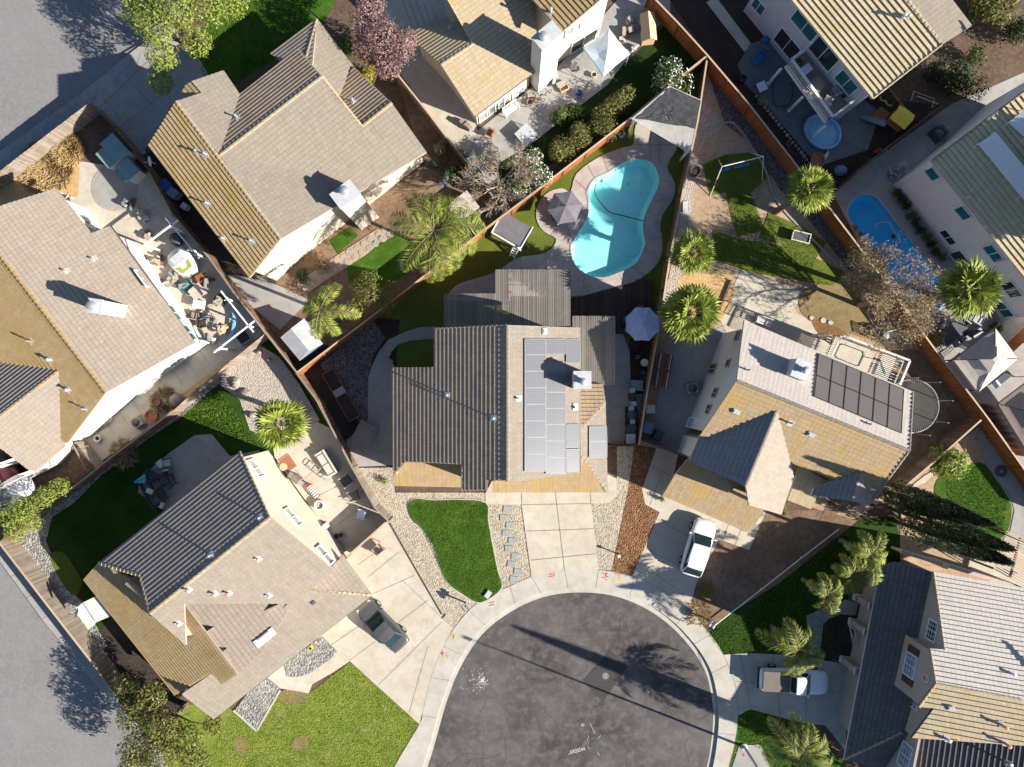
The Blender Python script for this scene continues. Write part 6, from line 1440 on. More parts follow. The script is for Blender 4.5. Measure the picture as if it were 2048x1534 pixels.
def grill(label,p,rz,mat='dark_grey'):
    t=thing('barbecue',label,'barbecue',at(p,.9),R(rz)); mb=MB(); mb.box((0,0,.42),(.6,.48,.8)); mesh_ob('cabinet',mb,mat,t,False)
    mb=MB(); mb.tube([(-.36,0,.9),(-.33,0,.9),(.33,0,.9),(.36,0,.9)],[.15,.24,.24,.15],14); mesh_ob('hood',mb,mat,t,False)
    for s_ in(-1,1): mb=MB(); mb.box((s_*.52,0,.86),(.36,.42,.04)); mesh_ob('side_shelf',mb,'steel',t,False)
    mb=MB(); mb.tube([(-.25,-.27,.92),(.25,-.27,.92)],.018,6); mesh_ob('handle',mb,'steel',t,False); return t
# street furniture
t=thing('street_lamp','tall grey street lamp whose long thin shadow crosses the road','street lamp',at((1488,1493)))
mb=MB(); mb.tube([(0,0,0),(0,0,.3),(0,0,11)],[.16,.11,.06],10); mesh_ob('pole',mb,'galvanised',t,False)
mb=MB(); mb.tube([(0,0,10.8),(-.6,.2,11.2),(-1.8,.7,11.3)],.04,6); mesh_ob('arm',mb,'galvanised',t,False)
mb=MB(); mb.box((-2.1,.82,11.28),(.75,.28,.14),R(158)); mesh_ob('lamp_head',mb,'mid_grey',t,False)
mb=MB(); mb.lathe((0,0,0),[(.3,0),(.28,.12),(.18,.16)],12); mesh_ob('base',mb,'light_grey',t,False)
def mailbox(label,p,rz,n=2,mat='light_grey'):
    t=thing('mailbox',label,'mailbox',at(p,1.0),R(rz)); mb=MB(); mb.box((0,0,.5),(.1,.1,1.0)); mesh_ob('post',mb,'wood_brown',t,False)
    mb=MB(); mb.box((0,0,.98),(.7,.09,.05)); mesh_ob('crossbar',mb,'wood_brown',t,False)
    for k in range(n):
        x=(k-(n-1)/2)*.34; mb=MB(); P=[(x+math.cos(q*math.pi/8)*.11,math.sin(q*math.pi/8)*.11) for q in range(9)]
        vs=[(a,y,1.12+b) for y in(-.27,.27) for a,b in P]+[(x-.11,-.27,1.0),(x+.11,-.27,1.0),(x-.11,.27,1.0),(x+.11,.27,1.0)]
        mb.mesh(vs,[(i,i+1,10+i,9+i) for i in range(8)]+[(0,9,21,19),(8,18,20,17),tuple(range(9))+(18,19),tuple(range(17,8,-1))+(20,21),(18,19,21,20)][:4]+[(18,19,21,20)]); mesh_ob('box',mb,mat,t,False)
    return t
mailbox('pair of grey mailboxes on a post at the left gravel point',(931,1213),35,2,'mid_grey')
mailbox('pair of pale mailboxes on a post beside the weedy straw patch',(1424,1247),-30,2,'light_grey')
boxy('post_light','white capped black post in the bark bed','bollard',(1238,1112),[('post','black_metal',[((0,0,.4),(.09,.09,.8))]),('cap','white_paint',[((0,0,.84),(.22,.20,.08))])],-10,.8)
boxy('utility_box','pale concrete utility box at the tip of the teardrop lawn','utility box',(976,1187),[('box','concrete',[((0,0,.12),(.42,.62,.24))]),('lid','light_grey',[((0,0,.25),(.36,.54,.02))])],-35)
boxy('utility_box','tan utility cover set in the left gravel point','utility box',(896,1238),[('box','concrete_warm',[((0,0,.05),(.8,.45,.08))]),('lid','fascia',[((0,0,.10),(.7,.36,.02))])],-40)
boxy('valve_box','small yellow sprinkler box beside the left house eaves','utility box',(623,1294),[('box','yellow',[((0,0,.15),(.35,.3,.3))]),('lid','black_metal',[((0,0,.31),(.2,.2,.02))])],40)
# ---------------- middle house patio cover ----------------
def slats(label,rects,h,pitch,w,mat,beam='wood_grey',name='patio_cover',cat='patio cover'):
    v=G(rects[0][0],rects[0][1],h); t=thing(name,label,cat,(v.x,v.y,0)); mb=MB();bm=MB();n=0
    pm=[]
    for x0,y0,x1,y1 in rects:
        a=G(x0,y0,h);b=G(x1,y1,h); x=a.x+w/2
        while x<b.x: mb.box((x,(a.y+b.y)/2,h+random.uniform(-.006,.006)),(w,abs(a.y-b.y)+random.uniform(-.03,.03),.04)); x+=pitch
        k=max(2,int(abs(a.y-b.y)/1.1)+1)
        for i in range(k):
            y=a.y+(b.y-a.y)*(i+.15)/(k-.7); bm.box(((a.x+b.x)/2,y,h-.10),(abs(b.x-a.x)-.05,.06,.14))
        for q in((a.x+.15,a.y-.15),(b.x-.15,a.y-.15),(a.x+.15,b.y+.15),(b.x-.15,b.y+.15)): pm.append(q)
    mesh_ob('slats',mb,mat,t);mesh_ob('beams',bm,beam,t)
    for q in pm: mb=MB(); mb.box((q[0],q[1],(h-.17)/2),(.12,.12,h-.17)); mesh_ob('post',mb,beam,t)
    return t
slats('grey slatted patio cover stepping round the north side of the middle house',[(888,587,990,653),(991,539,1142,652)],2.75,.140,.100,'slat_grey')
slats('grey slatted patio cover along the east side of the middle house',[(1145,632,1232,771)],2.70,.140,.100,'slat_grey')
umbrella('pale blue octagonal umbrella beside the large fan palm',(1287,647),1.42,2.6,'umbrella_blue',8,rz=22)
umbrella('dark grey hexagonal umbrella on the round pad left of the kidney pool',(1131,412),1.42,2.5,'umbrella_grey',6,rz=8)
table('dark round table under the grey umbrella by the kidney pool',(1118,420),0,1.1,1.1,.74,'dark_grey',round_=True)
for i,(p,r_) in enumerate([((1105,408),200),((1104,425),170),((1116,442),120)]): chair(['pale lounge chair nearest the turf under the grey umbrella','pale lounge chair in the middle under the grey umbrella','pale lounge chair lowest under the grey umbrella'][i],p,r_,'cushion_grey')
table('dark dining table under the pale blue umbrella',(1283,652),10,1.0,1.5,.74,'dark_grey')
for i,(p,r_) in enumerate([((1280,617),90),((1253,640),180),((1255,662),190)]): chair(['dark cushioned chair above the pale blue umbrella','dark cushioned chair left of the pale blue umbrella','dark cushioned chair lower left of the pale blue umbrella'][i],p,r_,'umbrella_grey')
# side yard clutter, right of the middle house
table('small white round table in the shaded side yard',(1289,725),0,.62,.62,.6,'off_white',round_=True)
boxy('storage_box','blue grey lidded storage box in the shaded side yard','storage box',(1273,771),[('body','blue_grey_bin',[((0,0,.33),(1.0,.8,.66))]),('lid','blue_grey_bin',[((0,0,.70),(1.06,.86,.08))]),('handle','dark_grey',[((-.4,0,.75),(.04,.3,.04))])],-3,.7)
grill('black barbecue below the blue grey storage box',(1266,794),95,'black_metal')
boxy('mat','dark green square mat under the second barbecue','mat',(1262,833),[('mat','green_bin',[((0,0,.02),(.95,1.55,.02))]),('border','black_metal',[((0,.78,.025),(.99,.04,.03)),((0,-.78,.025),(.99,.04,.03)),((.48,0,.025),(.04,1.5,.03)),((-.48,0,.025),(.04,1.5,.03))])],0,0,z=.06)
grill('grey covered barbecue standing on the dark green mat',(1264,830),95,'dark_grey')
bin_('blue grey wheelie bin at the lower end of the side yard',(1262,878),0,'blue_grey_bin',.75,.8,1.05,'light_grey')
bin_('dark wheelie bin above the blue grey bin',(1263,858),0,'dark_grey',.7,.75,1.0)
bin_('blue recycling bin beside the fence in the right alley',(1296,856),-15,'blue_bin',.75,.85,1.05,'blue_grey_bin')
bin_('dark green bin at the lower end of the right alley',(1318,870),-25,'green_bin',.7,.8,1.0)
bin_('white rounded compost tub beside the fence',(1301,818),0,'light_grey',.72,.72,.7,'off_white',name='compost_bin')
pot('blue bucket beside the storage box',(1291,777),.16,.35,'bright_blue')
pot('second blue bucket above the storage box',(1288,760),.18,.3,'bright_blue')
pot('small steel pot among the dark side yard shelves',(1275,714),.14,.3,'steel')
pot('white pot in the dark side yard near the fence',(1286,745),.15,.35,'light_grey','leaf_green',40)
acunit('air conditioner on a pad beside the right house wall',(1385,777),15)
def raisedbed(label,p,rz,L,W,h=.6,mat='wood_red',rail='white_paint'):
    t=thing('picnic_table',label,'table',at(p,h),R(rz)); mb=MB(); k=int(W/.13)
    for i in range(k): mb.box((-W/2+(i+.5)*W/k,0,h),(W/k-.01,L,.04))
    mesh_ob('tabletop',mb,mat,t,False)
    for s_ in(-1,1): mb=MB(); mb.box((s_*W*.36,0,h+.03),(.05,L,.03)); mesh_ob('rail',mb,rail,t,False)
    mb=MB(); mb.box((0,0,h+.045),(W*1.05,.16,.03)); mesh_ob('brace',mb,mat,t,False)
    for x in(-1,1):
        for y in(-1,1): mb=MB(); mb.box((x*W*.42,y*L*.45,h/2),(.08,.08,h)); mesh_ob('leg',mb,mat,t,False)
    return t
raisedbed('long red brown planked table with white rails in the right alley',(1327,741),-9,2.75,1.15,.75)
# raised beds in the west yard
boxy('raised_bed','dark raised garden bed beside the corner of the fences','planter',(683,790),[('frame','wood_brown',[((-.5,0,.17),(.06,4.4,.34)),((.5,0,.17),(.06,4.4,.34)),((0,2.2,.17),(1.06,.06,.34)),((0,-2.2,.17),(1.06,.06,.34))]),('soil','soil_dark',[((0,0,.14),(.95,4.3,.22))]),('divider','concrete_grey',[((0,-.3,.28),(1.0,.6,.06))])],-150,.2)
boxy('storage_bench','dark wooden cabinet beside the curved path in the west yard','cabinet',(727,872),[('body','wood_grey',[((0,0,.4),(1.5,2.2,.8))]),('lid','slat_grey',[((0,.6,.84),(1.1,.6,.06))])],-28,.6)
pot('dark pot on the curved path beside the middle house',(784,714),.2,.4,'black_metal','leaf_dark',60)
pot('second dark pot by the black bed beside the middle house',(790,726),.17,.35,'black_metal')
# ---------------- ramada ----------------
t=thing('ramada','slatted ramada draped with black shade cloth above the kidney pool','pergola',at((1330,240)))
C4=[G(*q,2.5) for q in [(1340,172),(1403,200),(1379,307),(1262,238)]]
mb=MB(); n=42
for i in range(n):
    f=(i+.5)/n; a=C4[0].lerp(C4[3],f);b=C4[1].lerp(C4[2],f); mb.beam(a,b,.055,.05)
mesh_ob('slats',mb,'off_white',t)
mb=MB(); 
for f in(.08,.35,.65,.92): mb.beam(C4[0].lerp(C4[1],f)-Vector((0,0,.1)),C4[3].lerp(C4[2],f)-Vector((0,0,.1)),.08,.14)
mesh_ob('beams',mb,'off_white',t)
for c in C4: mb=MB(); q=c.lerp(sum(C4,Vector())/4,.08); mb.box((q.x,q.y,1.2),(.14,.14,2.4)); mesh_ob('post',mb,'white_paint',t)
cp=[(1342,174),(1402,201),(1390,258),(1374,253),(1352,251),(1325,246),(1296,240),(1272,238),(1290,220),(1320,194)]
mb=MB(); cc=sum((G(*q,2.56) for q in cp),Vector())/len(cp); rr=random.Random(4)
for i in range(len(cp)):
    a=G(*cp[i],2.56);b=G(*cp[(i+1)%len(cp)],2.56); K=6
    def P_(u,v):
        p=cc.lerp(a.lerp(b,v),u); p.z=2.57+.045*math.sin(p.x*7+p.y*4)*math.cos(p.y*6-p.x*2)*(1-.4*u)+.03*math.sin(p.x*19+p.y*13); return p
    for u in range(K):
        for v in range(3): mb.face([P_(u/K,v/3),P_((u+1)/K,v/3),P_((u+1)/K,(v+1)/3),P_(u/K,(v+1)/3)])
mesh_ob('shade_cloth',mb,'shade_cloth',t,smooth=True)
pot('blue glazed pot by the ramada post',(1244,270),.28,.45,'bright_blue','leaf_green',90)
# cat-bed like playhouse beside the pool
t=thing('playhouse','white framed playhouse with a flat black top and a short ladder','playhouse',at((1025,462),.9),R(-30))
mb=MB(); mb.box((0,0,1.45),(2.55,1.75,.06)); mesh_ob('roof',mb,'trampoline_mat' if 0 else 'umbrella_grey',t,False)
for x in(-1,1):
    for y in(-1,1): mb=MB(); mb.box((x*1.2,y*.85,.72),(.09,.09,1.45)); mesh_ob('post',mb,'white_paint',t,False)
mb=MB(); mb.box((0,-1.0,1.25),(2.75,.12,.10)); mb.box((0,-1.0,.75),(2.75,.10,.10)); mb.box((-1.32,0,1.5),(.08,2.0,.10)); mb.box((1.32,0,1.5),(.08,2.0,.10))
for k in range(9): mb.box((-1.2+k*.3,-1.0,.98),(.10,.05,.5))
mesh_ob('railing',mb,'white_paint',t,False)
mb=MB(); mb.beam((.7,-1.0,1.0),(.7,-1.75,.05),.07,.10); mb.beam((1.15,-1.0,1.0),(1.15,-1.75,.05),.07,.10)
for k in range(4): mb.beam((.68,-1.1-.17*k,.85-.22*k),(1.17,-1.1-.17*k,.85-.22*k),.12,.03)
mesh_ob('ladder',mb,'white_paint',t,False)
# ---------------- pop-up canopy and patio of the top centre house ----------------
t=thing('pop_up_canopy','pale blue pop-up canopy on the cluttered patio','canopy',at((1213,103)))
C4=[G(*q,2.1) for q in [(1168,97),(1218,57),(1259,107),(1207,151)]]; ap=G(1216,96,2.95); mb=MB()
for i in range(4):
    a,b=C4[i],C4[(i+1)%4]; m1=ap.lerp(a,.5)-Vector((0,0,.06));m2=ap.lerp(b,.5)-Vector((0,0,.06)); e=(a+b)/2*.97+sum(C4,Vector())/4*.03
    mb.face([ap,m1,(m1+m2)/2-Vector((0,0,.08)),m2]); mb.face([m1,a,e,(m1+m2)/2-Vector((0,0,.08))]); mb.face([(m1+m2)/2-Vector((0,0,.08)),e,b,m2])
    mb.face([a,e,e-Vector((0,0,.25)),a-Vector((0,0,.25))]); mb.face([e,b,b-Vector((0,0,.25)),e-Vector((0,0,.25))])
mesh_ob('canopy_cloth',mb,'canopy_blue',t)
for c in C4: mb=MB(); mb.beam((c.x*1.0,c.y,0),(c.x,c.y,2.1),.04); mesh_ob('leg',mb,'white_paint',t)
bench('white slatted garden bench against the top centre house wall',(1022,218),36)
chair('brown wooden chair with slatted back by the patio door',(980,266),150,'wood_orange','wood_orange')
table('square white table splashed with grey on the leafy patio',(1052,269),42,1.35,1.35,.7,'light_grey')
bicycle('grey bicycle leaning by the big white chimney',(1086,192),35); bicycle('second bicycle with brown frame among the patio clutter',(1070,205),20,'terracotta')
pot('dark blue tub on the cluttered patio',(1158,187),.30,.4,'blue_bin'); pot('white rimmed bucket under the blue canopy edge',(1188,149),.22,.35,'off_white')
pot('round basket beside the bicycles',(1060,204),.24,.3,'fascia'); boxy('wooden_crate','open orange wooden crate beside the chimney','crate',(1128,177),[('side','wood_raw',[((0,.2,.18),(.7,.03,.3)),((0,-.2,.18),(.7,.03,.3)),((.34,0,.18),(.03,.37,.3)),((-.34,0,.18),(.03,.37,.3))]),('floor','wood_raw',[((0,0,.03),(.66,.36,.03))])],25,.2)
t=thing('playhouse','plywood coloured playhouse with a pitched lid on the top patio','playhouse',at((1296,56),.8),R(-85)); mb=MB(); mb.box((0,0,.5),(2.0,1.0,1.0)); mesh_ob('wall',mb,'wood_raw',t,False)
mb=MB(); mb.mesh([(-1.1,-.6,.98),(1.1,-.6,.98),(1.1,0,1.35),(-1.1,0,1.35),(-1.1,.6,.98),(1.1,.6,.98)]+[(-1.1,-.6,.93),(1.1,-.6,.93),(1.1,0,1.30),(-1.1,0,1.30),(-1.1,.6,.93),(1.1,.6,.93)],[(0,1,2,3),(3,2,5,4),(7,6,9,8),(8,9,10,11),(0,6,7,1),(4,5,11,10)]); mesh_ob('roof',mb,'wood_raw',t,False)
mb=MB(); mb.box((-.3,-.51,.45),(.5,.02,.8)); mesh_ob('door',mb,'dark_grey',t,False)
for i,(p,c_,m_2) in enumerate([((1247,66),'rusty','terracotta'),((1243,78),'brown','wood_red'),((1262,60),'red','red'),((1110,160),'grey','mid_grey'),((1120,168),'tan','fascia'),((1142,212),'red and grey','terracotta'),((1128,228),'grey','light_grey'),((1270,95),'white','off_white'),((1062,195),'rusty','wood_orange'),((1150,135),'black','dark_grey'),((1254,40),'pale','off_white')]):
    r2=random.Random(i); mb1=[((r2.uniform(-.2,.2),r2.uniform(-.2,.2),.1+.08*k),(r2.uniform(.15,.6),r2.uniform(.1,.4),r2.uniform(.08,.25)),r2.uniform(0,90)) for k in range(6)]
    boxy('toy_heap',['rusty heap of toys by the wall beyond the canopy','brown heap of toys beside the canopy','red toy heap at the far end of the wall','grey heap of tools at the chimney foot','tan heap of garden things near the chimney','red and grey heap at the lawn edge','pale grey heap at the lawn edge by the hedge','white heap of pots right of the canopy','rusty heap beside the round basket','black heap of toys left of the canopy','pale heap at the top corner of the wall'][i],'toys',p,[('crates',m_2,mb1[:3]),('boards','light_grey' if i%2 else 'fascia',mb1[3:])],0,.2)
boxy('folded_cover','grey folded patio cover leaning at the house corner','cover',(930,248),[('cloth','gazebo_brown',[((0,0,.35),(.9,.35,.6),10),((.2,.1,.3),(.9,.3,.5),-8)]),('strap','black_metal',[((0,0,.68),(.06,.4,.03))])],-45,.4)
# cream house garden things
pot('dark round pot by the end of the cream garden wall',(864,330),.32,.5,'black_metal','leaf_dark',80)
grill('covered barbecue with grey cover beside the spiky bush',(889,358),60,'dark_grey')
boxy('raised_bed','square tan topped planter box beside the largest feather palm','planter',(927,413),[('box','fascia',[((0,0,.45),(1.9,1.6,.9))]),('lid','gazebo_tan',[((0,0,.93),(2.0,1.7,.06))])],38,.9)
boxy('storage_chest','blue storage chest by the bare tree','storage box',(948,325),[('body','blue_grey_bin',[((0,0,.25),(.55,1.1,.5))]),('lid','light_grey',[((0,0,.53),(.6,1.15,.06))])],35,.5)
# grey shed
t=thing('garden_shed','small grey shed with a ribbed pale roof beside the windswept palm','shed',at((603,680),1.8))
RA,RB=G(582,657,2.4),G(618,702,2.4); E1=[G(*q,1.95) for q in [(561,675),(600,722)]]; E2=[G(*q,1.95) for q in [(608,637),(646,688)]]
mb=MB()
for E_ in(E1,E2):
    for i in range(16):
        a=RA.lerp(RB,i/16);b=RA.lerp(RB,(i+1)/16-.008);c=E_[0].lerp(E_[1],(i+1)/16-.008);d=E_[0].lerp(E_[1],i/16); mb.mesh([a,b,c,d]+[q-Vector((0,0,.05)) for q in(a,b,c,d)],[(0,1,2,3),(7,6,5,4),(0,4,5,1),(1,5,6,2),(2,6,7,3),(3,7,4,0)])
mesh_ob('roof',mb,'light_grey',t); ce=sum(E1+E2,Vector())/4; mb=MB(); Q=[ce+(q-ce)*.92 for q in(E1[0],E1[1],E2[1],E2[0])]
for i in range(4):
    a,b=Q[i],Q[(i+1)%4]; mb.face([(a.x,a.y,0),(b.x,b.y,0),(b.x,b.y,1.93),(a.x,a.y,1.93)])
for A_,i,j in((RA,0,3),(RB,1,2)): A2=ce+(A_-ce)*.92; mb.face([(Q[i].x,Q[i].y,1.93),(Q[j].x,Q[j].y,1.93),(A2.x,A2.y,2.33)])
mesh_ob('wall',mb,'blue_grey_bin',t); mb=MB(); a,b=Q[0].lerp(Q[3],.3),Q[0].lerp(Q[3],.7); d=(ce-a).normalized()*-.02; mb.face([(a.x+d.x,a.y+d.y,.05),(b.x+d.x,b.y+d.y,.05),(b.x+d.x,b.y+d.y,1.75),(a.x+d.x,a.y+d.y,1.75)]); mesh_ob('door',mb,'off_white',t)
# left house yard
bin_('blue wheelie bin in the dark alley under the striped eaves',(330,369),50,'blue_bin',.75,.8,1.05)
bin_('blue grey wheelie bin below the blue one in the dark alley',(344,385),50,'blue_grey_bin',.75,.8,1.05)
bin_('small grey bin lowest in the dark alley',(368,412),50,'light_grey',.5,.5,.7)
t=thing('garden_shed','low green grey shed in two sections beside the ring of paving','shed',at((245,322),1.0),R(-48))
for k,(x,y,sx,sy,hh) in enumerate([(-.9,.35,1.9,1.3,1.5),(.9,-.05,1.5,1.2,1.3),(-1.0,-.75,1.5,.85,1.1),(.5,-.9,1.0,.5,.5)]):
    mb=MB(); mb.box((x,y,hh/2),(sx,sy,hh)); mesh_ob('wall',mb,'off_white',t,False); mb=MB(); mb.box((x,y,hh+.03),(sx+.08,sy+.08,.05)); mb.box((x,y+sy*.25,hh+.065),(sx+.04,sy*.5,.03)); mesh_ob('roof',mb,'teal_shed',t,False) if 'teal_shed' in M else mesh_ob('roof',mb,'blue_grey_bin',t,False)
dish('satellite dish at the striped eave corner above the bins',(303,323),3.2,200);dish('satellite dish on the white house wall beside the straw',(137,393),2.6,150);dish('satellite dish beside the parked pickup and house eaves',(103,925),2.4,200,.42)
dish('round white dish on the small white lean-to',(157,1226),2.4,160,.4)
pot('dark clay pot in the dry side walk',(312,803),.34,.5,'wood_brown'); pot('large round clay pot with weeds in the side walk',(302,832),.50,.55,'terracotta','leaf_straw',60)
pot('tall black pot beside the tan boulder',(330,815),.22,.4,'black_metal')
mb=MB(); v=G(352,800,.4); mb.lathe((v.x,v.y,.03),[(.45,0),(.56,.2),(.5,.5),(.3,.7),(0,.76)],16); tag(mesh_ob('boulder',mb,'boulder',smooth=True),'round tan boulder at the fence of the side walk','boulder')
acunit('square tan topped air conditioner beside the white wall',(272,845),35,.8,.7,'fascia')
t=thing('ladder','old ladder frame lying against the white wall','ladder',at((208,853),.4),R(35)); mb=MB(); mb.beam((-.9,0,.05),(.9,.15,.5),.06); mb.beam((-.9,.4,.05),(.9,.5,.5),.06); mesh_ob('side_rails',mb,'wood_grey',t,False); mb=MB()
for k in range(7): mb.beam((-.8+k*.27,.0,.08+k*.065),(-.8+k*.27,.45,.08+k*.065),.04)
mesh_ob('rungs',mb,'wood_grey',t,False)
pot('white round tub by the rubble in the side walk',(194,877),.26,.4,'off_white')
def pergola(label,segs,h,posts,mat='white_paint'):
    t=thing('pergola',label,'pergola',at(segs[0][0],h)); 
    for a,b in segs: mb=MB(); mb.beam(G(*a,h),G(*b,h),.10,.14); mesh_ob('beam',mb,mat,t)
    for p in posts: v=G(*p,h-.1); mb=MB(); mb.box((v.x,v.y,(h-.1)/2),(.13,.13,h-.1)); mb.box((v.x,v.y,h-.14),(.35,.09,.1),R(45)); mesh_ob('post',mb,mat,t)
    return t
pergola('white pergola frame of two crossing beams over the covered boat',[((331,435),(398,516)),((356,440),(272,503))],2.6,[(343,452),(290,490),(392,508),(378,498)])
pergola('white pergola frame of two crossing beams above the blue hammock',[((442,582),(507,664)),((509,642),(428,705))],2.6,[(452,598),(495,652),(440,697)])
t=thing('boat','white rounded covered boat with an olive tinted windscreen under the pergola','boat',at((362,523),.8),R(-50))
mb=MB(); st=[(-1.25,.35,.5),(-1.1,.75,.8),(-.6,1.0,1.05),(0,1.02,1.12),(.6,.9,1.0),(1.0,.7,.8),(1.35,.35,.55)]; vs=[];fs=[]
for x,w_,z_ in st:
    for k in range(9): a=math.pi*k/8; vs.append((x,-math.cos(a)*w_,.25+math.sin(a)**.7*(z_-.25)))
for i in range(6):
    for k in range(8): fs.append((i*9+k,i*9+k+1,(i+1)*9+k+1,(i+1)*9+k))
fs+=[tuple(range(9)),tuple(range(62,53,-1))]; mb.mesh(vs,fs); mesh_ob('hull',mb,'white_paint',t,False,True)
mb=MB(); mb.mesh([(.35,-.62,1.02),(.35,.62,1.02),(.9,.50,.92),(.9,-.50,.92),(.35,-.62,.9),(.35,.62,.9),(.9,.50,.8),(.9,-.50,.8)],[(0,1,2,3),(0,4,5,1),(1,5,6,2),(2,6,7,3),(3,7,4,0)]); mesh_ob('windscreen',mb,'grass_turf' if 0 else 'glass_olive' if 'glass_olive' in M else 'glass_pale',t,False)
mb=MB(); mb.box((-.2,0,1.13),(.9,1.2,.06),taper=.85); mesh_ob('cover',mb,'light_grey',t,False)
mb=MB(); v=G(349,477,.7); mb.lathe((0,0,0),[(.4,0),(.55,.3),(.5,.6),(.25,.78),(0,.8)],18); t=thing('fire_pit','dark round covered fire pit under the white pergola','fire pit',(v.x,v.y,.03)); mesh_ob('cover',mb,'dark_grey',t,False,True); mb=MB(); mb.lathe((0,0,0),[(.6,0),(.58,.05),(.4,.06)],18); mesh_ob('base',mb,'mid_grey',t,False)
table('tan square table in the cluttered left patio',(394,583),40,1.15,1.0,.72,'gazebo_tan');table('white folding table in the cluttered left patio',(398,609),-10,1.0,.65,.70,'white_paint')
chair('brown chair beside the firewood near the tan table',(404,556),30,'wood_orange','wood_brown');chair('grey chair at the left patio corner by the house',(390,632),80,'gazebo_brown');chair('dark chair among the junk at the left patio corner',(406,648),10,'wicker_dark')
boxy('tool_heap','heap of metal junk on the left patio','junk',(402,642),[('cans','steel',[((0,0,.2),(.5,.3,.4),20),((.3,.2,.15),(.3,.3,.3),50)]),('boards','fascia',[((-.2,.3,.1),(.7,.15,.2),70),((.1,-.3,.1),(.4,.4,.1),10)])],0,.2)
t=thing('hammock','curved teal blue hammock stand under the second white pergola','hammock',at((462,645),.6)); mb=MB(); P=catmull([G(*q,.5) for q in [(462,615),(468,630),(467,655),(458,678)]],5,False); m2=offset_line(P,.12);m3=offset_line(P,-.12)
for i in range(len(P)-1): mb.mesh([m2[i]+Vector((0,0,0)),m2[i+1],m3[i+1],m3[i]]+[q-Vector((0,0,.06)) for q in(m2[i],m2[i+1],m3[i+1],m3[i])],[(0,1,2,3),(7,6,5,4),(0,4,5,1),(2,6,7,3)])
for q in mb.v: pass
mb.v=[(a,b,max(.4,c+.5) if c<.4 else c) for a,b,c in mb.v]; mesh_ob('sling',mb,'pool_toy',t); mb=MB()
for q in(P[0],P[-1],P[len(P)//2]): mb.beam((q.x,q.y,0),(q.x,q.y,.55),.06)
mesh_ob('stand',mb,'teal',t)
boxy('basket','striped pale laundry basket beside the second pergola','basket',(486,675),[('rim','light_grey',[((0,.5,.4),(1.1,.06,.06)),((0,-.5,.4),(1.1,.06,.06)),((.55,0,.4),(.06,1.0,.06)),((-.55,0,.4),(.06,1.0,.06))]),('slats','light_grey',[((-.5+.1*k,.5,.22),(.04,.04,.38)) for k in range(11)]+[((-.5+.1*k,-.5,.22),(.04,.04,.38)) for k in range(11)]),('floor','wicker_dark',[((0,0,.03),(1.0,.95,.04))])],35,.3)
boxy('trellis','broken grey timber trellis gate by the side walk','trellis',(168,905),[('rails','wood_grey',[((-.4,0,.9),(.09,2.6,.10)),((.2,.1,1.0),(.07,2.2,.08),12)]),('battens','wood_grey',[((0,-.9+.45*k,.8),(1.3,.06,.06),15*(-1)**k) for k in range(5)])],28,.8)
# lean-to of the lower left house
t=thing('lean_to','small white flat roofed lean-to against the lower left house','shed',at((190,1224),2.2)); mb=MB(); A_=[G(*q,2.2) for q in [(148,1219),(166,1205),(192,1245),(176,1259)]]; B_=[G(*q,2.35) for q in [(166,1205),(203,1187),(231,1228),(192,1245)]]
for Q in(A_,B_): mb.mesh(list(Q)+[q-Vector((0,0,.08)) for q in Q],[(0,1,2,3),(7,6,5,4),(0,4,5,1),(1,5,6,2),(2,6,7,3),(3,7,4,0)])
mesh_ob('roof',mb,'off_white',t); mb=MB(); F_=[G(*q,2.2) for q in [(150,1219),(201,1190),(228,1228),(177,1257)]]; ce=sum(F_,Vector())/4
for i in range(4): a=ce+(F_[i]-ce)*.92;b=ce+(F_[(i+1)%4]-ce)*.92; mb.face([(a.x,a.y,0),(b.x,b.y,0),(b.x,b.y,2.1),(a.x,a.y,2.1)])
mesh_ob('wall',mb,'stucco_white',t)
# shaded lounge set of the lower left house
def sofa(label,p,rz,L,mat,cush,h=.42,n=2,cat='sofa'):
    parts=[('base',mat,[((0,0,h*.45),(L,.85,h*.9))]),('backrest',mat,[((0,.40,h*.95),(L,.16,.55))]),('armrest',mat,[((-L/2+.08,0,h*.9),(.16,.85,.4))]),('armrest',mat,[((L/2-.08,0,h*.9),(.16,.85,.4))])]
    t=boxy('outdoor_sofa',label,cat,p,parts,rz,.4)
    for k in range(n): mb=MB(); mb.box((-L/2+.2+(k+.5)*(L-.4)/n,-.03,h+.05),((L-.4)/n-.03,.68,.16),taper=.94); mesh_ob('cushion',mb,cush,t,False)
    return t
sofa('dark sectional sofa on the shaded lower patio, long side',(303,985),118,2.6,'wicker_dark','cushion_dark',n=3);sofa('dark sofa on the shaded patio facing the fire table',(322,963),30,1.8,'wicker_dark','cushion_dark');chair('dark cushioned chair on the shaded patio nearest the striped roof',(341,965),220,'cushion_dark','wicker_dark',.8);chair('dark cushioned chair on the shaded patio by the grass',(302,950),-40,'cushion_dark','wicker_dark',.8)
table('dark rectangular fire table on the shaded patio',(320,984),118,1.5,.65,.45,'wicker_dark')
boxy('cushion','pale cushion lying at the edge of the shaded patio','cushion',(322,927),[('cushion','cushion_grey',[((0,0,.35),(.6,.6,.12))]),('piping','off_white',[((0,0,.42),(.5,.5,.02))])],40,.3);boxy('cushion','pale cushion on the dark sectional sofa','cushion',(300,982),[('cushion','cushion_grey',[((0,0,.62),(.55,.4,.14))]),('piping','off_white',[((0,0,.70),(.45,.3,.02))])],-20,.6);boxy('cushion','pale cushion nearest the dark striped roof','cushion',(323,1011),[('cushion','cushion_grey',[((0,0,.5),(.5,.35,.14))]),('piping','off_white',[((0,0,.58),(.4,.26,.02))])],60,.6)
t=thing('folded_umbrella','closed teal umbrella lying over the shaded patio edge','umbrella',at((281,962),1.6)); mb=MB(); a=G(267,965,1.9);b=G(291,957,1.5); 
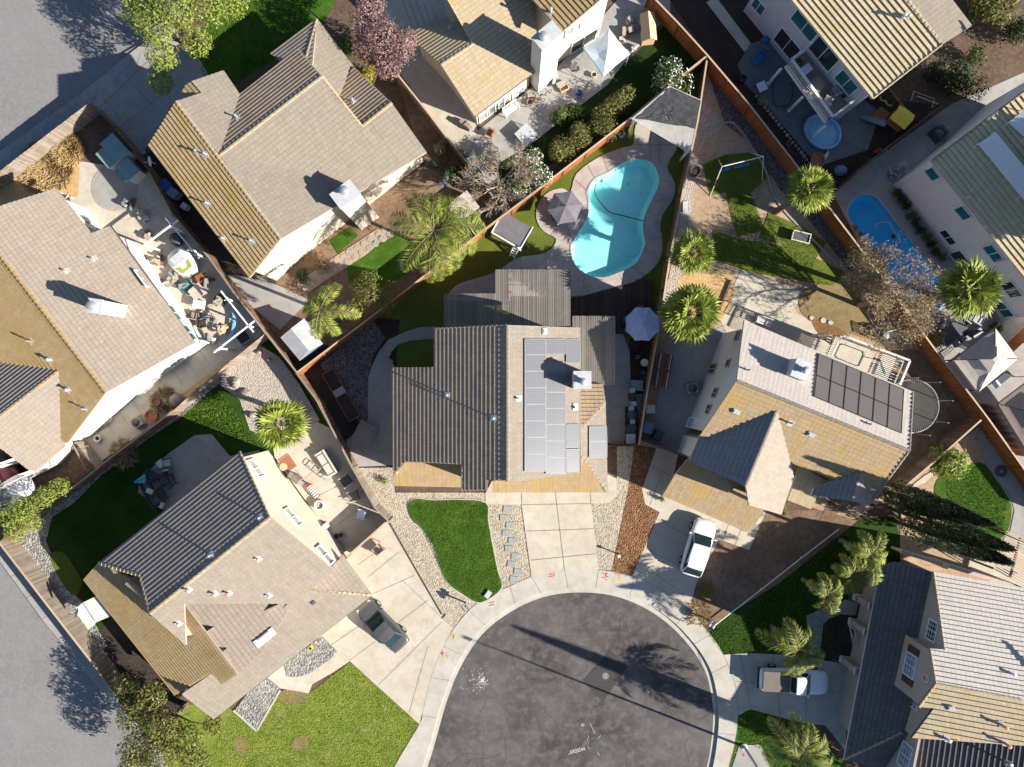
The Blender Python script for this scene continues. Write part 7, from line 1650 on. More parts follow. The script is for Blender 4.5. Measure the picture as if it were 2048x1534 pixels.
for k in range(7): o=Vector((0,(k-3)*.07,.03*math.cos(k))); mb.tube([a,a.lerp(b,.5)+o*.7,b+o*1.3],[.03,.06,.08],5)
mesh_ob('cloth',mb,'teal_cloth',t); mb=MB(); mb.beam((b.x,b.y,0),(b.x,b.y,1.5),.05); mb.beam(b,a,.04); mesh_ob('pole',mb,'dark_grey',t)
chair('light canvas deck chair on the shaded patio',(334,926),10,'light_grey');chair('tan folding chair on the shaded patio',(336,945),-80,'gazebo_tan',w=.5)
# sunlit patio of the lower left house
boxy('rug','tan doormat rug under the round side table','rug',(576,926),[('rug','terracotta',[((0,0,.02),(.95,1.3,.02))]),('border','fascia',[((0,.62,.025),(.95,.05,.03)),((0,-.62,.025),(.95,.05,.03))])],35,0,z=.05)
table('round wooden side table beside the cream wall',(567,934),0,.62,.62,.6,'wood_raw',round_=True)
sofa('cream cushioned sofa on the sunlit patio by the fence',(653,927),-58,2.2,'sofa_cream','sofa_cream');chair('cream framed lounge chair with a dark cushion by the fence',(692,962),215,'cushion_dark','sofa_cream',.85,name='lounge_chair');chair('grey lounge chair half in the fence shadow',(707,992),200,'fabric_taupe','light_grey',.85,name='lounge_chair');chair('pale blue plastic chair in the fence shade',(723,1028),165,'canopy_blue','canopy_blue',.7)
chair('wicker chair standing alone on the left driveway',(757,1098),130,'cushion_grey','terracotta',.75)
t=thing('chaise_frame','folding chaise frame without cushion in the middle of the sunlit patio','chaise',at((637,941),.35),R(-38)); mb=MB(); mb.tube([(-1,.25,.3),(-.6,.27,.35),(1,.27,.35),(1.05,0,.35),(1,-.27,.35),(-.6,-.27,.35),(-1,-.25,.3),(-1.05,0,.3),(-1,.25,.3)],.025,6); mesh_ob('frame',mb,'mid_grey',t,False); mb=MB()
for k in range(3): mb.box((-.6+k*.62,0,.35),(.05,.5,.03))
mesh_ob('slats',mb,'sofa_cream',t,False); 
for x in(-.8,.8): mb=MB(); mb.tube([(x,.25,.02),(x,.25,.3)],.02,5); mb.tube([(x,-.25,.02),(x,-.25,.3)],.02,5); mesh_ob('leg',mb,'mid_grey',t,False)
grill('pale grey barbecue near the cream wall of the sunlit patio',(591,959),-38,'fabric_taupe')
boxy('stool_rack','red and white striped bench beside the fire bowl','bench',(626,983),[('seat','white_paint',[((-.5+.2*k,0,.4),(.10,.42,.04)) for k in range(6)]),('cushion','red',[((-.62,0,.43),(.2,.42,.08))]),('frame','black_metal',[((0,.18,.36),(1.3,.04,.04)),((0,-.18,.36),(1.3,.04,.04))]),('leg','black_metal',[((-.55,0,.2),(.05,.4,.38)),((.55,0,.2),(.05,.4,.38))])],-52,.4)
t=thing('fire_bowl','white rimmed round fire bowl beside the cream wall','fire pit',at((638,1011),.5)); mb=MB(); mb.lathe((0,0,0),[(.35,0),(.42,.4),(.42,.48),(.30,.48),(.28,.35),(0,.33)],24); mesh_ob('bowl',mb,'off_white',t,False); mb=MB(); leafcloud(mb,[((0,0,.4),.24,.08)],40,.12,seed=4); mesh_ob('contents',mb,'leaf_dark',t,False)
boxy('air_conditioner','white air conditioner against the cream wall below the fire bowl','air conditioner',(647,1058),[('cabinet','white_paint',[((0,0,.45),(.85,.40,.9))]),('grille','dark_grey',[((0,-.21,.45),(.6,.03,.6))]),('pad','concrete',[((0,0,.03),(1.0,.55,.05))])],52,.6)
for i,p in enumerate([(673,1072),(682,1070)]): pot(['dark round pot by the gate fence','pale round pot by the gate fence'][i],p,.2,.3,['dark_grey','mid_grey'][i])
for i,(p,s_) in enumerate([((455,745),.6),((472,765),.8),((490,790),.9),((505,830),.6),((520,705),.45),((500,700),.35),((540,720),.3)]):
    mb=MB(); v=G2(*p); rr=random.Random(i); n=9; pr=[(s_*.5,0),(s_*.62,.12),(s_*.45,.3),(s_*.2,.4),(0,.42)]; mb.lathe((v.x,v.y,.02),pr,9,sx=rr.uniform(.8,1.2),sy=rr.uniform(.7,1)); mb.v=[(a+rr.uniform(-.05,.05),b+rr.uniform(-.05,.05),c) for a,b,c in mb.v]
    tag(mesh_ob('boulder',mb,'boulder'),['grey boulder at the top of the rock garden','larger boulder second from the top of the rock garden','largest dark boulder of the rock garden','boulder beside the fan palm of the rock garden','pale boulder against the fence of the rock garden','small boulder at the fence corner of the rock garden','smallest boulder on the rock garden gravel'][i],'boulder')
area('gravel_bed','gravel_grey',[(646,1273),(675,1302),(660,1318),(619,1346),(600,1352),(575,1353),(568,1326),(600,1300)],.02)
area('gravel_bed','gravel_grey',[(537,1355),(561,1378),(540,1420),(513,1460),(470,1420),(500,1380)],.02)
mb=MB()
for a,b in [((561,1380),(514,1461)),((514,1461),(468,1420))]: A_=G(*a);B_=G(*b); mb.beam(A_+Vector((0,0,.06)),B_+Vector((0,0,.06)),.14,.12)
tag(mesh_ob('garden_edging',mb,'concrete'),'pale concrete edging round the pointed gravel bed on the front lawn','edging')

# more of the clutter on the left house patio
CL=[((350,545),'red toolbox and planks beside the boat bow','terracotta'),((345,565),'bundle of grey boards left of the tan table','mid_grey'),((372,575),'teal watering cans beside the tan table','teal'),((318,520),'rusty garden tools by the white house wall','wood_brown'),((428,640),'tan pile of baskets in the patio middle','gazebo_tan'),((300,470),'coiled black pipe and crates near the pergola post','dark_grey'),((415,560),'stack of orange firewood beside the dark fence','wood_orange'),((440,600),'heap of dark sacks by the fence','wicker_dark'),((420,675),'white buckets at the patio corner','off_white'),((285,430),'grey step stool and boxes beyond the pergola','light_grey'),((260,410),'brown planters beside the paving ring','wood_brown'),((445,660),'yellowish broken trellis pieces by the hammock','wood_raw')]
for i,(p,lab,m_2) in enumerate(CL):
    r2=random.Random(i+50); bs=[((r2.uniform(-.35,.35),r2.uniform(-.35,.35),.1+.06*k),(r2.uniform(.12,.8),r2.uniform(.08,.35),r2.uniform(.08,.3)),r2.uniform(0,180)) for k in range(9)]
    boxy('clutter_heap',lab,'clutter',p,[('boxes',m_2,bs[:5]),('boards','fascia' if i%2 else 'mid_grey',bs[5:])],0,.2)
# ---------------- right hand yards ----------------
# balcony of the upper right house
t=thing('balcony','white railed balcony on posts with furniture, upper right house','balcony',at((1620,170),2.9))
D4=[G(*q,2.85) for q in [(1573,130),(1654,243),(1715,197),(1632,87)]]
mb=MB(); mb.mesh(list(D4)+[q-Vector((0,0,.22)) for q in D4],[(0,1,2,3),(7,6,5,4),(0,4,5,1),(1,5,6,2),(2,6,7,3),(3,7,4,0)]); mesh_ob('floor',mb,'gazebo_brown',t)
def railing(nm,a,b,z0,z1,n,mat,w=.13,bw=.035):
    mb=MB(); a=Vector((a.x,a.y,0));b=Vector((b.x,b.y,0)); mb.beam(a+Vector((0,0,z1)),b+Vector((0,0,z1)),w,.06); mb.beam(a+Vector((0,0,z0+.1)),b+Vector((0,0,z0+.1)),.06,.05)
    for i in range(n+1): q=a.lerp(b,i/n); mb.box((q.x,q.y,(z0+z1)/2),(bw,bw,z1-z0))
    return mb
for i,j,n_ in((0,1,34),(1,2,18),(3,0,16)): mesh_ob('railing',railing('r',D4[i],D4[j],2.85,3.85,n_,'w',.2 if i==0 else .16),'white_paint',t)
mb=MB(); mb.beam(D4[0]-Vector((0,0,.15)),D4[1]-Vector((0,0,.15)),.2,.26); mesh_ob('fascia_beam',mb,'white_paint',t)
for p in [(1536,168),(1577,222),(1620,277)]: v=G(*p); mb=MB(); mb.box((v.x,v.y,1.35),(.16,.16,2.7)); mb.box((v.x,v.y,.1),(.26,.26,.2)); mesh_ob('post',mb,'white_paint',t)
def hi(fn,z): 
    o=fn; o.location.z+=z; return o
def raise_(o,z,p,h):
    v=G(*p,h); o.location=(v.x,v.y,z); return o
raise_(chair('grey cushioned chair on the balcony nearest the window',(1671,182),120,'cushion_grey','wicker_dark',.75),2.86,(1671,182),3.3)
raise_(chair('grey cushioned chair on the balcony nearest the rail',(1657,201),60,'cushion_grey','wicker_dark',.75),2.86,(1657,201),3.3)
raise_(table('octagonal fire table on the white railed balcony',(1634,171),20,1.05,1.05,.6,'gazebo_brown',round_=True),2.86,(1634,171),3.4)
raise_(boxy('ottoman','white cushioned ottoman on the balcony',"ottoman",(1611,140),[('base','wicker_dark',[((0,0,.15),(.95,.65,.3))]),('cushion','white_paint',[((0,0,.36),(.95,.65,.14))])],38),2.86,(1611,140),3.2)
raise_(pot('leafy potted plant at the left end of the balcony',(1596,124),.25,.4,'wicker_dark','leaf_green',150),2.86,(1598,124),3.3)
raise_(pot('leafy potted plant under the balcony window',(1693,187),.25,.4,'wicker_dark','leaf_bright',150),2.86,(1693,187),3.3)
# paddling pool
v=G(1647,262,.5); t=thing('paddling_pool','pale blue inflatable paddling pool under the balcony corner','paddling pool',(v.x,v.y,.07),R(-40)); mb=MB(); mb.lathe((0,0,0),[(1.35,0),(1.42,.2),(1.38,.45),(1.22,.45),(1.18,.2),(1.15,.06),(0,.05)],28,sx=1.15,sy=.95); mesh_ob('ring',mb,'pool_toy',t,False,True); mb=MB(); mb.lathe((0,0,.22),[(1.17,0),(1.17,.005),(0,.006)],28,sx=1.15,sy=.95); mesh_ob('water',mb,'canopy_blue' if 0 else 'pool_toy',t,False)
table('small white square table on the paved yard',(1524,173),25,.75,.75,.45,'white_paint')
t=thing('garden_hose','dark garden hose looped on the paving below the balcony','hose',at((1565,190))); mb=MB(); P=catmull([G(*q,.10) for q in [(1560,150),(1548,165),(1545,190),(1550,210),(1566,214),(1580,205),(1585,185),(1582,165)]],5,False); mb.tube([(q.x,q.y,.12) for q in P],.025,5); mesh_ob('tube',mb,'black_metal',t); mb=MB(); q=P[-1]; mb.tube([(q.x,q.y,.12),(q.x+.1,q.y+.1,.14)],.04,6); mesh_ob('nozzle',mb,'steel',t)
pot('large terracotta urn at the end of the paving',(1636,320),.55,.7,'terracotta'); t=thing('statue','white draped garden statue lying beside the urn','statue',at((1652,313),.4),R(60)); mb=MB(); mb.tube([(-.7,0,.2),(-.2,.05,.3),(.3,0,.25),(.75,.02,.15)],[.08,.2,.14,.04],8); mesh_ob('figure',mb,'off_white',t,False,True); mb=MB(); mb.lathe((-.85,0,.1),[(.12,0),(.14,.15),(0,.26)],10); mesh_ob('head',mb,'off_white',t,False)
boxy('toy_slide','dark blue toy slide on the paved yard','toy',(1516,118),[('chute','bright_blue',[((0,0,.3),(1.2,.5,.1)),((0,.25,.38),(1.2,.05,.2)),((0,-.25,.38),(1.2,.05,.2))]),('steps','blue_bin',[((.6,0,.35),(.3,.5,.7))])],45,.3)
boxy('toy_cart','bright blue toy cart near the top right house corner','toy',(1532,78),[('body','bright_blue',[((0,0,.3),(.6,.4,.3))]),('wheel','orange',[((.2,.22,.14),(.2,.05,.2)),((-.2,.22,.14),(.2,.05,.2)),((.2,-.22,.14),(.2,.05,.2))])],30,.3)
pot('round black kettle grill by the brick walk',(1486,157),.3,.7,'black_metal'); pot('small orange pot in the bed beside the orange fence',(1578,287),.2,.25,'orange'); boxy('toy_truck','red toy truck by the boundary fence','toy',(1754,302),[('body','red',[((0,0,.18),(.5,.3,.2)),((.15,0,.33),(.2,.26,.14))]),('wheel','tyre',[((.16,.16,.09),(.16,.05,.16)),((-.16,.16,.09),(.16,.05,.16)),((.16,-.16,.09),(.16,.05,.16)),((-.16,-.16,.09),(.16,.05,.16))])],20,.2)
mb=MB(); v=G2(1680,342); mb.lathe((v.x,v.y,.02),[(.42,0),(.48,.15),(.3,.35),(0,.45)],9,sx=1.2); tag(mesh_ob('boulder',mb,'blue_grey_bin'),'blue grey tarp covered mound beside the orange fence','tarp')
for i in range(22):
    q=(1512+i*5.6,194+i*7.0); mb=MB(); v=G2(*q); r_=random.uniform(.10,.16); mb.lathe((v.x,v.y,.05),[(r_,0),(r_*1.1,.06),(r_*.5,.12),(0,.13)],7); tag(mesh_ob('edging_stone',mb,'flagstone'),'pale edging stone in the row between the paving and the orange fence bed','stone',group='edging stones of the paved yard')
# playset with yellow roof
t=thing('playset','wooden playset with a bright yellow roof and grey slide','playset',at((1807,232),1.9),R(-38)); mb=MB(); mb.mesh([(-.75,-.7,1.75),(.75,-.7,1.75),(.75,0,2.1),(-.75,0,2.1),(.75,.7,1.75),(-.75,.7,1.75)]+[(-.75,-.7,1.7),(.75,-.7,1.7),(.75,0,2.05),(-.75,0,2.05),(.75,.7,1.7),(-.75,.7,1.7)],[(0,1,2,3),(3,2,4,5),(7,6,9,8),(8,9,11,10),(0,6,7,1),(4,10,11,5)]); mesh_ob('roof',mb,'yellow',t,False)
for x in(-1,1):
    for y in(-1,1): mb=MB(); mb.box((x*.6,y*.6,.87),(.09,.09,1.74)); mesh_ob('post',mb,'wood_orange',t,False)
mb=MB(); mb.box((0,0,.9),(1.3,1.3,.06)); mb.box((-1.2,-.1,.6),(1.0,.9,.05)); mesh_ob('deck',mb,'wood_orange',t,False); mb=MB(); mb.beam((-.5,-.75,.95),(-2.3,-.95,.15),.5,.05); mb.beam((-.5,-.50,1.0),(-2.3,-.70,.22),.05,.14); mb.beam((-.5,-1.0,1.0),(-2.3,-1.2,.22),.05,.14); mesh_ob('slide',mb,'blue_grey_bin',t,False)
mb=MB(); mb.beam((-.5,.65,1.8),(-2.6,1.2,1.8),.12,.12); mb.beam((-2.6,1.2,1.8),(-2.9,.6,0),.09); mb.beam((-2.6,1.2,1.8),(-2.3,1.9,0),.09); mesh_ob('swing_beam',mb,'wood_orange',t,False)
for k,x in enumerate((-1.3,-1.9)):
    mb=MB(); 
    for q in(-.2,.2): mb.beam((x+q,.9,1.75),(x+q,1.0,.6),.015)
    o=mesh_ob('swing_chain',mb,'steel',t,False)
    mb=MB(); mb.tube([(x+math.cos(a*.3)*.28,1.0-math.sin(a*.3)*.16,.55) for a in range(11)],.06,6); mesh_ob('swing_seat',mb,'yellow',t,False)
t=thing('goal_frame','small white football goal frame beside the dark bush','goal',at((1850,198),.4),R(-20)); mb=MB(); mb.tube([(-.9,.5,.03),(-.9,-.3,.05),(-.9,-.3,.9),(.9,-.3,.9),(.9,-.3,.05),(.9,.5,.03)],.03,6); mesh_ob('frame',mb,'off_white',t,False); mb=MB(); mb.tube([(-.9,.5,.03),(.9,.5,.03)],.025,6); mesh_ob('ground_bar',mb,'off_white',t,False)
acunit('grey air conditioner in the dark passage at the upper right',(1883,264),40,.9,.7,'dark_grey')
boxy('junk_heap','heap of white and steel garden junk at the white house corner','junk',(1794,342),[('tubes','light_grey',[((random.uniform(-.7,.7),random.uniform(-.5,.5),.2+.05*k),(random.uniform(.3,1.1),.05,.05),random.uniform(0,180)) for k in range(12)]),('boxes','mid_grey',[((random.uniform(-.6,.6),random.uniform(-.4,.4),.15),(.3,.3,.3),k*30) for k in range(5)])],20,.3)
boxy('trellis','dark wire trellis shape on the white wall','wall ornament',(1815,385),[('frame','black_metal',[((-.5+.25*k,0,3.0),(.02,.02,.8)) for k in range(5)]),('crossbars','black_metal',[((0,0,2.8+.25*k),(1.0,.02,.02)) for k in range(3)])],-50,3.0) if False else None
# table set by the blue pool
table('long dark dining table on the shaded terrace',(1906,664),38,2.3,1.25,.74,'dark_grey')
for i,(p,r_) in enumerate([((1890,655),-25),((1904,639),-55),((1926,650),-130),((1887,681),20),((1910,685),120),((1922,675),130)]): chair(['pale cushioned dining chair at the upper left of the dark table','sunlit pale dining chair above the dark table','pale dining chair at the upper right of the dark table','pale dining chair at the lower left of the dark table','pale dining chair at the lower end of the dark table','pale dining chair at the lower right of the dark table'][i],p,r_,'cushion_grey','black_metal',.62)
table('round black side table near the dark dining table',(1934,645),0,.6,.6,.5,'black_metal',round_=True)
chair('pale armchair by the leaning palm foot on the terrace',(1965,625),-120,'cushion_grey','wicker_dark',.8,name='lounge_chair');chair('pale armchair under the leaning palm crown',(1953,640),60,'cushion_grey','wicker_dark',.8,name='lounge_chair')
grill('black barbecue above the tan gazebo',(1950,668),30,'black_metal')
boxy('wicker_basket','diamond lattice dark basket chair at the orange fence','chair',(1897,706),[('frame','off_white',[((0,.45,.5),(1.3,.08,.08)),((-.6,0,.5),(.08,.9,.08))]),('lattice','fascia',[((-.5+.2*k,0,.45),(.03,.9,.03),0) for k in range(6)]+[((0,-.4+.2*k,.45),(1.1,.03,.03)) for k in range(5)])],38,.5)
def gazebo(label,cor,h,cl,mat,vent=True,curt=None,ridge=.25):
    t=thing('gazebo',label,'gazebo',at(cor[0],h)); C=[G(*q,h) for q in cor]; ce=sum(C,Vector())/4; I=[ce+(q-ce)*.34+Vector((0,0,.75)) for q in C]; mb=MB()
    for i in range(4):
        a,b,c,d=C[i],C[(i+1)%4],I[(i+1)%4],I[i]; K=4
        for k in range(K):
            f0,f1=k/K,(k+1)/K; sag=lambda f:-.10*math.sin(math.pi*f)
            mb.face([a.lerp(d,f0)+Vector((0,0,sag(f0))),b.lerp(c,f0)+Vector((0,0,sag(f0))),b.lerp(c,f1)+Vector((0,0,sag(f1))),a.lerp(d,f1)+Vector((0,0,sag(f1)))])
        mb.face([a,b,b-Vector((0,0,.22)),a-Vector((0,0,.22))])
    mesh_ob('canopy',mb,mat,t)
    J=[ce+(q-ce)*.42+Vector((0,0,.78)) for q in C]; K_=[ce+(q-ce)*.10+Vector((0,0,1.08)) for q in C]; mb=MB()
    for i in range(4): mb.face([J[i],J[(i+1)%4],K_[(i+1)%4],K_[i]])
    mb.face(K_); mesh_ob('vent_cap',mb,mat,t)
    mb=MB(); 
    for i in range(4): mb.beam(C[i]-Vector((0,0,.05)),C[(i+1)%4]-Vector((0,0,.05)),.07); mb.beam(C[i],I[i]-Vector((0,0,.08)),.05)
    mesh_ob('frame',mb,'wicker_dark',t)
    for c in C: mb=MB(); q=c.lerp(ce,.06); mb.box((q.x,q.y,h/2),(.10,.10,h)); mesh_ob('post',mb,'wicker_dark' if cl else 'off_white',t)
    if curt:
        a,b=C[curt[0]],C[curt[1]]; mb=MB(); d=(b-a).normalized(); n_=Vector((-d.y,d.x,0)); L=(b-a).length; k=int(L/.12); P=[a+d*(i*L/k)+n_*.09*math.sin(i*1.3) for i in range(k+1)]
        for p,q in zip(P,P[1:]): mb.face([(p.x,p.y,.25),(q.x,q.y,.25),(q.x,q.y,h-.1),(p.x,p.y,h-.1)])
        mesh_ob('curtain',mb,mat,t)
    return t
gazebo('tan gazebo with a square vent top beside the orange fence',[(1907,720),(1990,655),(2037,718),(1956,785)],2.5,True,'gazebo_tan')
gazebo('brown gazebo with gathered curtains at the right edge',[(1996,808),(2076,748),(2150,850),(2062,915)],2.5,False,'gazebo_brown',curt=(3,0))
boxy('side_table','pale square stool beside the orange fence near the gazebos','stool',(1986,842),[('top','off_white',[((0,0,.42),(.42,.42,.05))]),('leg','off_white',[((-.17,-.17,.2),(.05,.05,.4)),((.17,-.17,.2),(.05,.05,.4)),((-.17,.17,.2),(.05,.05,.4)),((.17,.17,.2),(.05,.05,.4))])],35,.4)
boxy('sun_lounger','grey sun lounger between the two gazebos','lounger',(2006,757),[('frame','steel',[((0,0,.25),(1.6,.6,.05))]),('cushion','cushion_dark',[((0,0,.33),(1.5,.55,.1))]),('backrest','canopy_blue',[((-.75,0,.45),(.5,.55,.08))])],38,.4)
# trampoline
cx,cy=1824,812; v=G(cx,cy,.85); t=thing('trampoline','large round trampoline with black safety net behind the right house','trampoline',(v.x,v.y,0)); r_=2.15
mb=MB(); mb.lathe((0,0,.85),[(r_*.9,0),(r_*.9,.01),(0,.012)],40); mesh_ob('jumping_mat',mb,'trampoline_mat',t,False)
mb=MB(); mb.tube([(math.cos(a*math.pi/20)*r_,math.sin(a*math.pi/20)*r_,.87) for a in range(41)],.05,6,cap=False); mesh_ob('frame_ring',mb,'off_white',t,False)
mb=MB()
for k in range(72): a=k*math.pi/36; mb.beam((math.cos(a)*r_*.9,math.sin(a)*r_*.9,.87),(math.cos(a)*r_*.99,math.sin(a)*r_*.99,.87),.035,.02)
mesh_ob('springs',mb,'steel',t,False)
mb=MB(); n=8; PP=[(math.cos(k*2*math.pi/n+.2)*(r_+.15),math.sin(k*2*math.pi/n+.2)*(r_+.15)) for k in range(n)]
for p in PP: m2=MB(); m2.tube([(p[0],p[1],0),(p[0],p[1],2.5)],.035,6); mesh_ob('net_pole',m2,'steel',t,False)
m_n,nn_,bb_=newmat('net'); bb_.inputs['Base Color'].default_value=(.06,.055,.05,1); tr=nn_.nodes.new('ShaderNodeBsdfTransparent'); mx=nn_.nodes.new('ShaderNodeMixShader'); mx.inputs[0].default_value=.45; nn_.links.new(tr.outputs[0],mx.inputs[1]); nn_.links.new(bb_.outputs[0],mx.inputs[2]); nn_.links.new(mx.outputs[0],nn_.nodes['Material Output'].inputs[0])
for i in range(n):
    a,b=PP[i],PP[(i+1)%n]; K=5
    for k in range(K):
        def q(f,z): s_=1-.06*math.sin(math.pi*f); return ((a[0]+(b[0]-a[0])*f)*s_,(a[1]+(b[1]-a[1])*f)*s_,z-.15*math.sin(math.pi*f)*(z>1))
        mb.face([q(k/K,.88),q((k+1)/K,.88),q((k+1)/K,2.45),q(k/K,2.45)])
mesh_ob('safety_net',mb,'net',t,False)
mb=MB()
for k in range(6): a=k*math.pi/3; mb.tube([(math.cos(a)*r_,math.sin(a)*r_,.85),(math.cos(a)*r_,math.sin(a)*r_,.0)],.03,6)
mesh_ob('legs',mb,'steel',t,False)
# balcony of the right house
t=thing('balcony','cream railed rear balcony with an open slatted end, right house','balcony',at((1735,700),2.8)); D4=[G(*q,2.8) for q in [(1672,672),(1806,722),(1786,770),(1652,714)]]
def dl(u,v): return D4[0].lerp(D4[1],u).lerp(D4[3].lerp(D4[2],u),v)
mb=MB(); Q=[dl(0,0),dl(.60,0),dl(.60,1),dl(0,1)]; mb.mesh(Q+[q-Vector((0,0,.15)) for q in Q],[(0,1,2,3),(7,6,5,4),(0,4,5,1),(1,5,6,2),(2,6,7,3),(3,7,4,0)]); mesh_ob('floor',mb,'concrete_warm',t)
mb=MB()
for k in range(14): mb.beam(dl(.63,(k+.5)/14),dl(.90,(k+.5)/14),.07,.05)
mesh_ob('joists',mb,'off_white',t); mb=MB()
for k in range(9): mb.beam(dl(.91,(k+.5)/9),dl(1.0,(k+.5)/9),.05,.05)
for k in range(8): mb.beam(dl(-.10,(k+.5)/8),dl(-.0,(k+.5)/8),.05,.05)
mesh_ob('slats',mb,'off_white',t)
for a,b,n_ in((dl(0,0),dl(1,0),44),(dl(1,0),dl(1,1),14),(dl(0,1),dl(0,0),12)): mesh_ob('railing',railing('r',a,b,2.8,3.75,n_,'w',.16),'off_white',t)
for u,v_ in((0,0),(1,0),(-.12,0),(.5,0)): q=dl(u,v_); mb=MB(); mb.box((q.x,q.y,1.3),(.15,.15,2.6)); mesh_ob('post',mb,'off_white',t)
mb=MB(); Pp=[(.14,.22),(.44,.22),(.47,.35),(.47,.8),(.42,.86),(.14,.86),(.10,.78),(.10,.3),(.14,.22)]; tt=thing('day_bed','black outlined hanging cable loop lying on the cream balcony','cable',tuple(dl(.3,.5)+Vector((0,0,.05)))); mb.tube([dl(u,v_)+Vector((0,0,.05)) for u,v_ in Pp],.03,5); mesh_ob('cable',mb,'black_metal',tt); mb=MB(); mb.tube([dl(.47,.4)+Vector((0,0,.06)),dl(.7,.3)+Vector((0,0,.06)),dl(.85,.75)+Vector((0,0,.08))],.025,5); mesh_ob('tail',mb,'black_metal',tt)
bench('white slatted bench on the patio behind the right house',(1527,643),-20,1.1); 
t=thing('metal_loveseat','black wrought iron seat beside the patio stripes','bench',at((1478,622),.5),R(60)); mb=MB(); mb.tube([(-.5,.2,.42),(-.5,-.2,.42),(.5,-.2,.42),(.5,.2,.42),(-.5,.2,.42)],.02,5); 
for k in range(8): mb.beam((-.45+k*.13,.2,.42),(-.45+k*.13,-.2,.42),.015)
mesh_ob('seat',mb,'black_metal',t,False); mb=MB(); mb.tube([(-.5,.22,.42),(-.4,.26,.85),(0,.28,.95),(.4,.26,.85),(.5,.22,.42)],.02,5); mesh_ob('backrest',mb,'black_metal',t,False)
for x in(-.45,.45): mb=MB(); mb.beam((x,.2,0),(x,.2,.42),.03); mb.beam((x,-.2,0),(x,-.2,.42),.03); mesh_ob('leg',mb,'black_metal',t,False)
bench('white wrought bench under the large bare tree',(1785,668),15,1.25,'off_white'); bench('dark wrought bench under the large bare tree',(1757,666),100,.9,'black_metal')
stones('round pale stepping stone in the leaf litter behind the right house',[(1622,636),(1645,641),(1660,645)],.22,.02,'concrete','stepping_stone','stepping stone','stepping stones in the leaf litter')
# swing set
t=thing('swing_set','white metal swing set standing on the turf patch','swing set',at((1486,345),1)); a=G(1444,333,2.1);b=G(1527,313,2.1); mb=MB(); mb.tube([a,b],.04,8); mesh_ob('top_bar',mb,'off_white',t)
for c,fs_ in((a,[(1420,393),(1436,318)]),(b,[(1524,362),(1500,305)])):
    for f in fs_: mb=MB(); mb.tube([c,G(*f)],.035,6); mesh_ob('leg',mb,'off_white',t)
for i,f in enumerate((.12,.28,.5,.62,.75)):
    q=a.lerp(b,f); mb=MB(); 
    for s_ in(-.2,.2): d=(b-a).normalized()*s_; mb.tube([q+d,q+d+Vector((0,.05,-1.5))],.012,4)
    o=mesh_ob('swing_chain',mb,'steel',t); mb=MB(); mb.box(tuple(q+Vector((0,.05,-1.52))),(.42,.2,.04),R(14)); mesh_ob('swing_seat',mb,'bright_blue',t)
v=G(1391,342,.4); t=thing('plant_pot','large round dark hoop planter by the brown fence','plant pot',(v.x,v.y,.03)); mb=MB(); mb.lathe((0,0,0),[(.4,0),(.45,.4),(.38,.4),(.36,.3),(0,.28)],16); mesh_ob('pot',mb,'dark_grey',t,False); mb=MB(); mb.lathe((0,0,.28),[(.36,0),(.3,.02),(0,.03)],12); mesh_ob('soil',mb,'soil_dark',t,False)
t=thing('garden_swing','rectangular white edged swing bed under a thin frame on the turf','garden swing',at((1602,474),.5),R(-14)); mb=MB(); mb.box((0,0,.5),(1.4,.72,.06)); mesh_ob('seat',mb,'dark_grey',t,False); mb=MB()
for y in(-.38,.38): mb.box((0,y,.55),(1.5,.07,.12))
for x in(-.72,.72): mb.box((x,0,.55),(.07,.72,.12))
mesh_ob('rim',mb,'off_white',t,False); mb=MB(); mb.tube([(-.9,.5,0),(-.9,.5,1.5),(.9,.5,1.5),(.9,.5,0)],.025,5); mb.tube([(-.9,-.6,0),(-.9,.5,1.5)],.025,5); mb.tube([(.9,-.6,0),(.9,.5,1.5)],.025,5); mesh_ob('frame',mb,'black_metal',t,False)
boxy('meter_box','pale meter box frame lying by the yard edging','box',(1371,415),[('lid','light_grey',[((0,0,.1),(.4,.8,.06))]),('rim','off_white',[((0,.42,.1),(.46,.05,.1)),((0,-.42,.1),(.46,.05,.1)),((.23,0,.1),(.04,.84,.1)),((-.23,0,.1),(.04,.84,.1))])],0)
t=thing('leaning_post','dark timber post lying in the yard beside the rear patio','timber',at((1450,590)),R(68)); mb=MB(); mb.box((0,0,.12),(2.6,.16,.2)); mesh_ob('timber',mb,'wood_brown',t,False); mb=MB(); mb.box((1.25,0,.25),(.1,.2,.1)); mesh_ob('bracket',mb,'steel',t,False)
# sunny garden lower right
v=G(2002,942,.05); t=thing('drain_grate','round dark grate on the garden walk','grate',(v.x,v.y,.07)); mb=MB(); mb.lathe((0,0,0),[(.5,0),(.48,.04),(0,.05)],24); mesh_ob('disc',mb,'dark_grey',t,False); mb=MB(); mb.lathe((0,0,.04),[(.14,0),(.12,.04),(0,.05)],12); mesh_ob('hub',mb,'mid_grey',t,False)
t=thing('pergola','open slatted pergola throwing striped shade at the right edge','pergola',at((2040,1110),2.4)); mb=MB(); C4=[G(*q,2.4) for q in [(2012,1062),(2100,1100),(2080,1190),(1990,1138)]]
for k in range(18): a=C4[0].lerp(C4[3],k/17);b=C4[1].lerp(C4[2],k/17); mb.beam(a,b,.07,.06)
mesh_ob('slats',mb,'wood_cap',t); mb=MB()
for f in(.35,.95): mb.beam(C4[0].lerp(C4[1],f)-Vector((0,0,.1)),C4[3].lerp(C4[2],f)-Vector((0,0,.1)),.12,.16)
mesh_ob('beams',mb,'wood_brown',t)
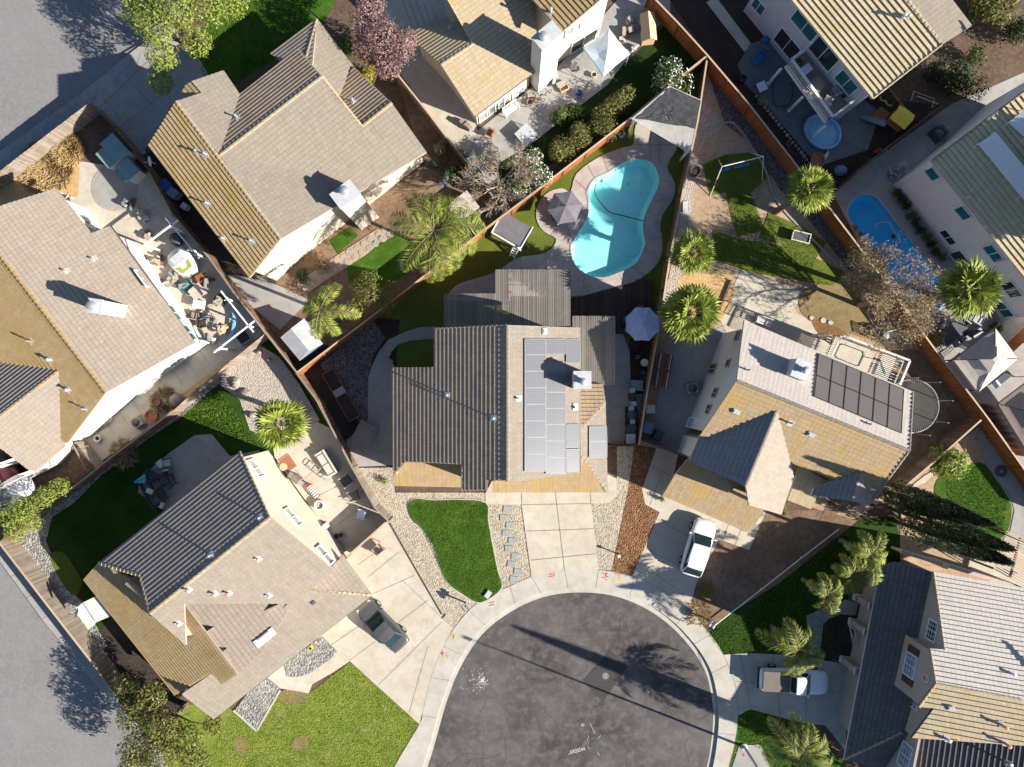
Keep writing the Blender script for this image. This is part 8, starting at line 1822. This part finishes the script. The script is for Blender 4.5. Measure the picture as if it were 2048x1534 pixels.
for c in C4: mb=MB(); mb.box((c.x,c.y,1.1),(.13,.13,2.2)); mesh_ob('post',mb,'wood_brown',t)
area('garden_walk','concrete_warm',[(1960,1085),(2010,1080),(2060,1120),(2100,1200),(1990,1170),(1930,1130)],.014)
boxy('garden_wall','tan block wall between the cypresses and the lower right house','wall',(1905,1133),[('wall','stucco_cream',[((0,0,.8),(9.5,.2,1.6))]),('coping','fascia',[((0,0,1.63),(9.6,.28,.06))]),('pier','stucco_cream',[((-1.2,-.05,.85),(.5,.45,1.7))])],-17,.8)
t=thing('planter_bench','white curved ornament beside the small feather palm','ornament',at((1632,1177),.3)); mb=MB(); mb.tube([(math.cos(a*.35)*.45,math.sin(a*.35)*.3,.15+.02*a) for a in range(12)],[.10]*12,6); mesh_ob('curl',mb,'white_paint',t,False,True); mb=MB(); mb.box((0,.1,.05),(.5,.4,.08)); mesh_ob('base',mb,'concrete',t,False)
pot('white pot at the porch end of the curved path',(1716,1196),.25,.45,'white_paint','leaf_dark',60)
# porch columns and front of the lower right house
for i,(p,s_) in enumerate([((1732,1204),1),((1722,1254),1),((1704,1331),1)]):
    t=thing('porch_column',['taupe porch column nearest the shaded palm','taupe porch column in the middle of the porch','taupe porch column beside the garage'][i],'column',at(p,1.3),R(-10)); mb=MB(); mb.box((0,0,1.3),(.75,.45,2.6)); mesh_ob('shaft',mb,'stucco_taupe',t,False); mb=MB(); mb.box((0,0,.15),(.85,.55,.3)); mb.box((0,0,2.5),(.85,.55,.16)); mesh_ob('trim',mb,'off_white',t,False)
t=thing('porch_rail','white cross braced porch railing','railing',at((1713,1290),.8),R(-101+22)); mb=MB(); mb.beam((-1.4,0,.95),(1.4,0,.95),.08,.06);mb.beam((-1.4,0,.15),(1.4,0,.15),.06,.06); mb.beam((-1.3,0,.15),(1.3,0,.95),.05);mb.beam((-1.3,0,.95),(1.3,0,.15),.05); mesh_ob('rails',mb,'off_white',t,False); mb=MB(); mb.box((-1.35,0,.5),(.09,.09,1.0)); mb.box((1.35,0,.5),(.09,.09,1.0)); mesh_ob('posts',mb,'off_white',t,False)
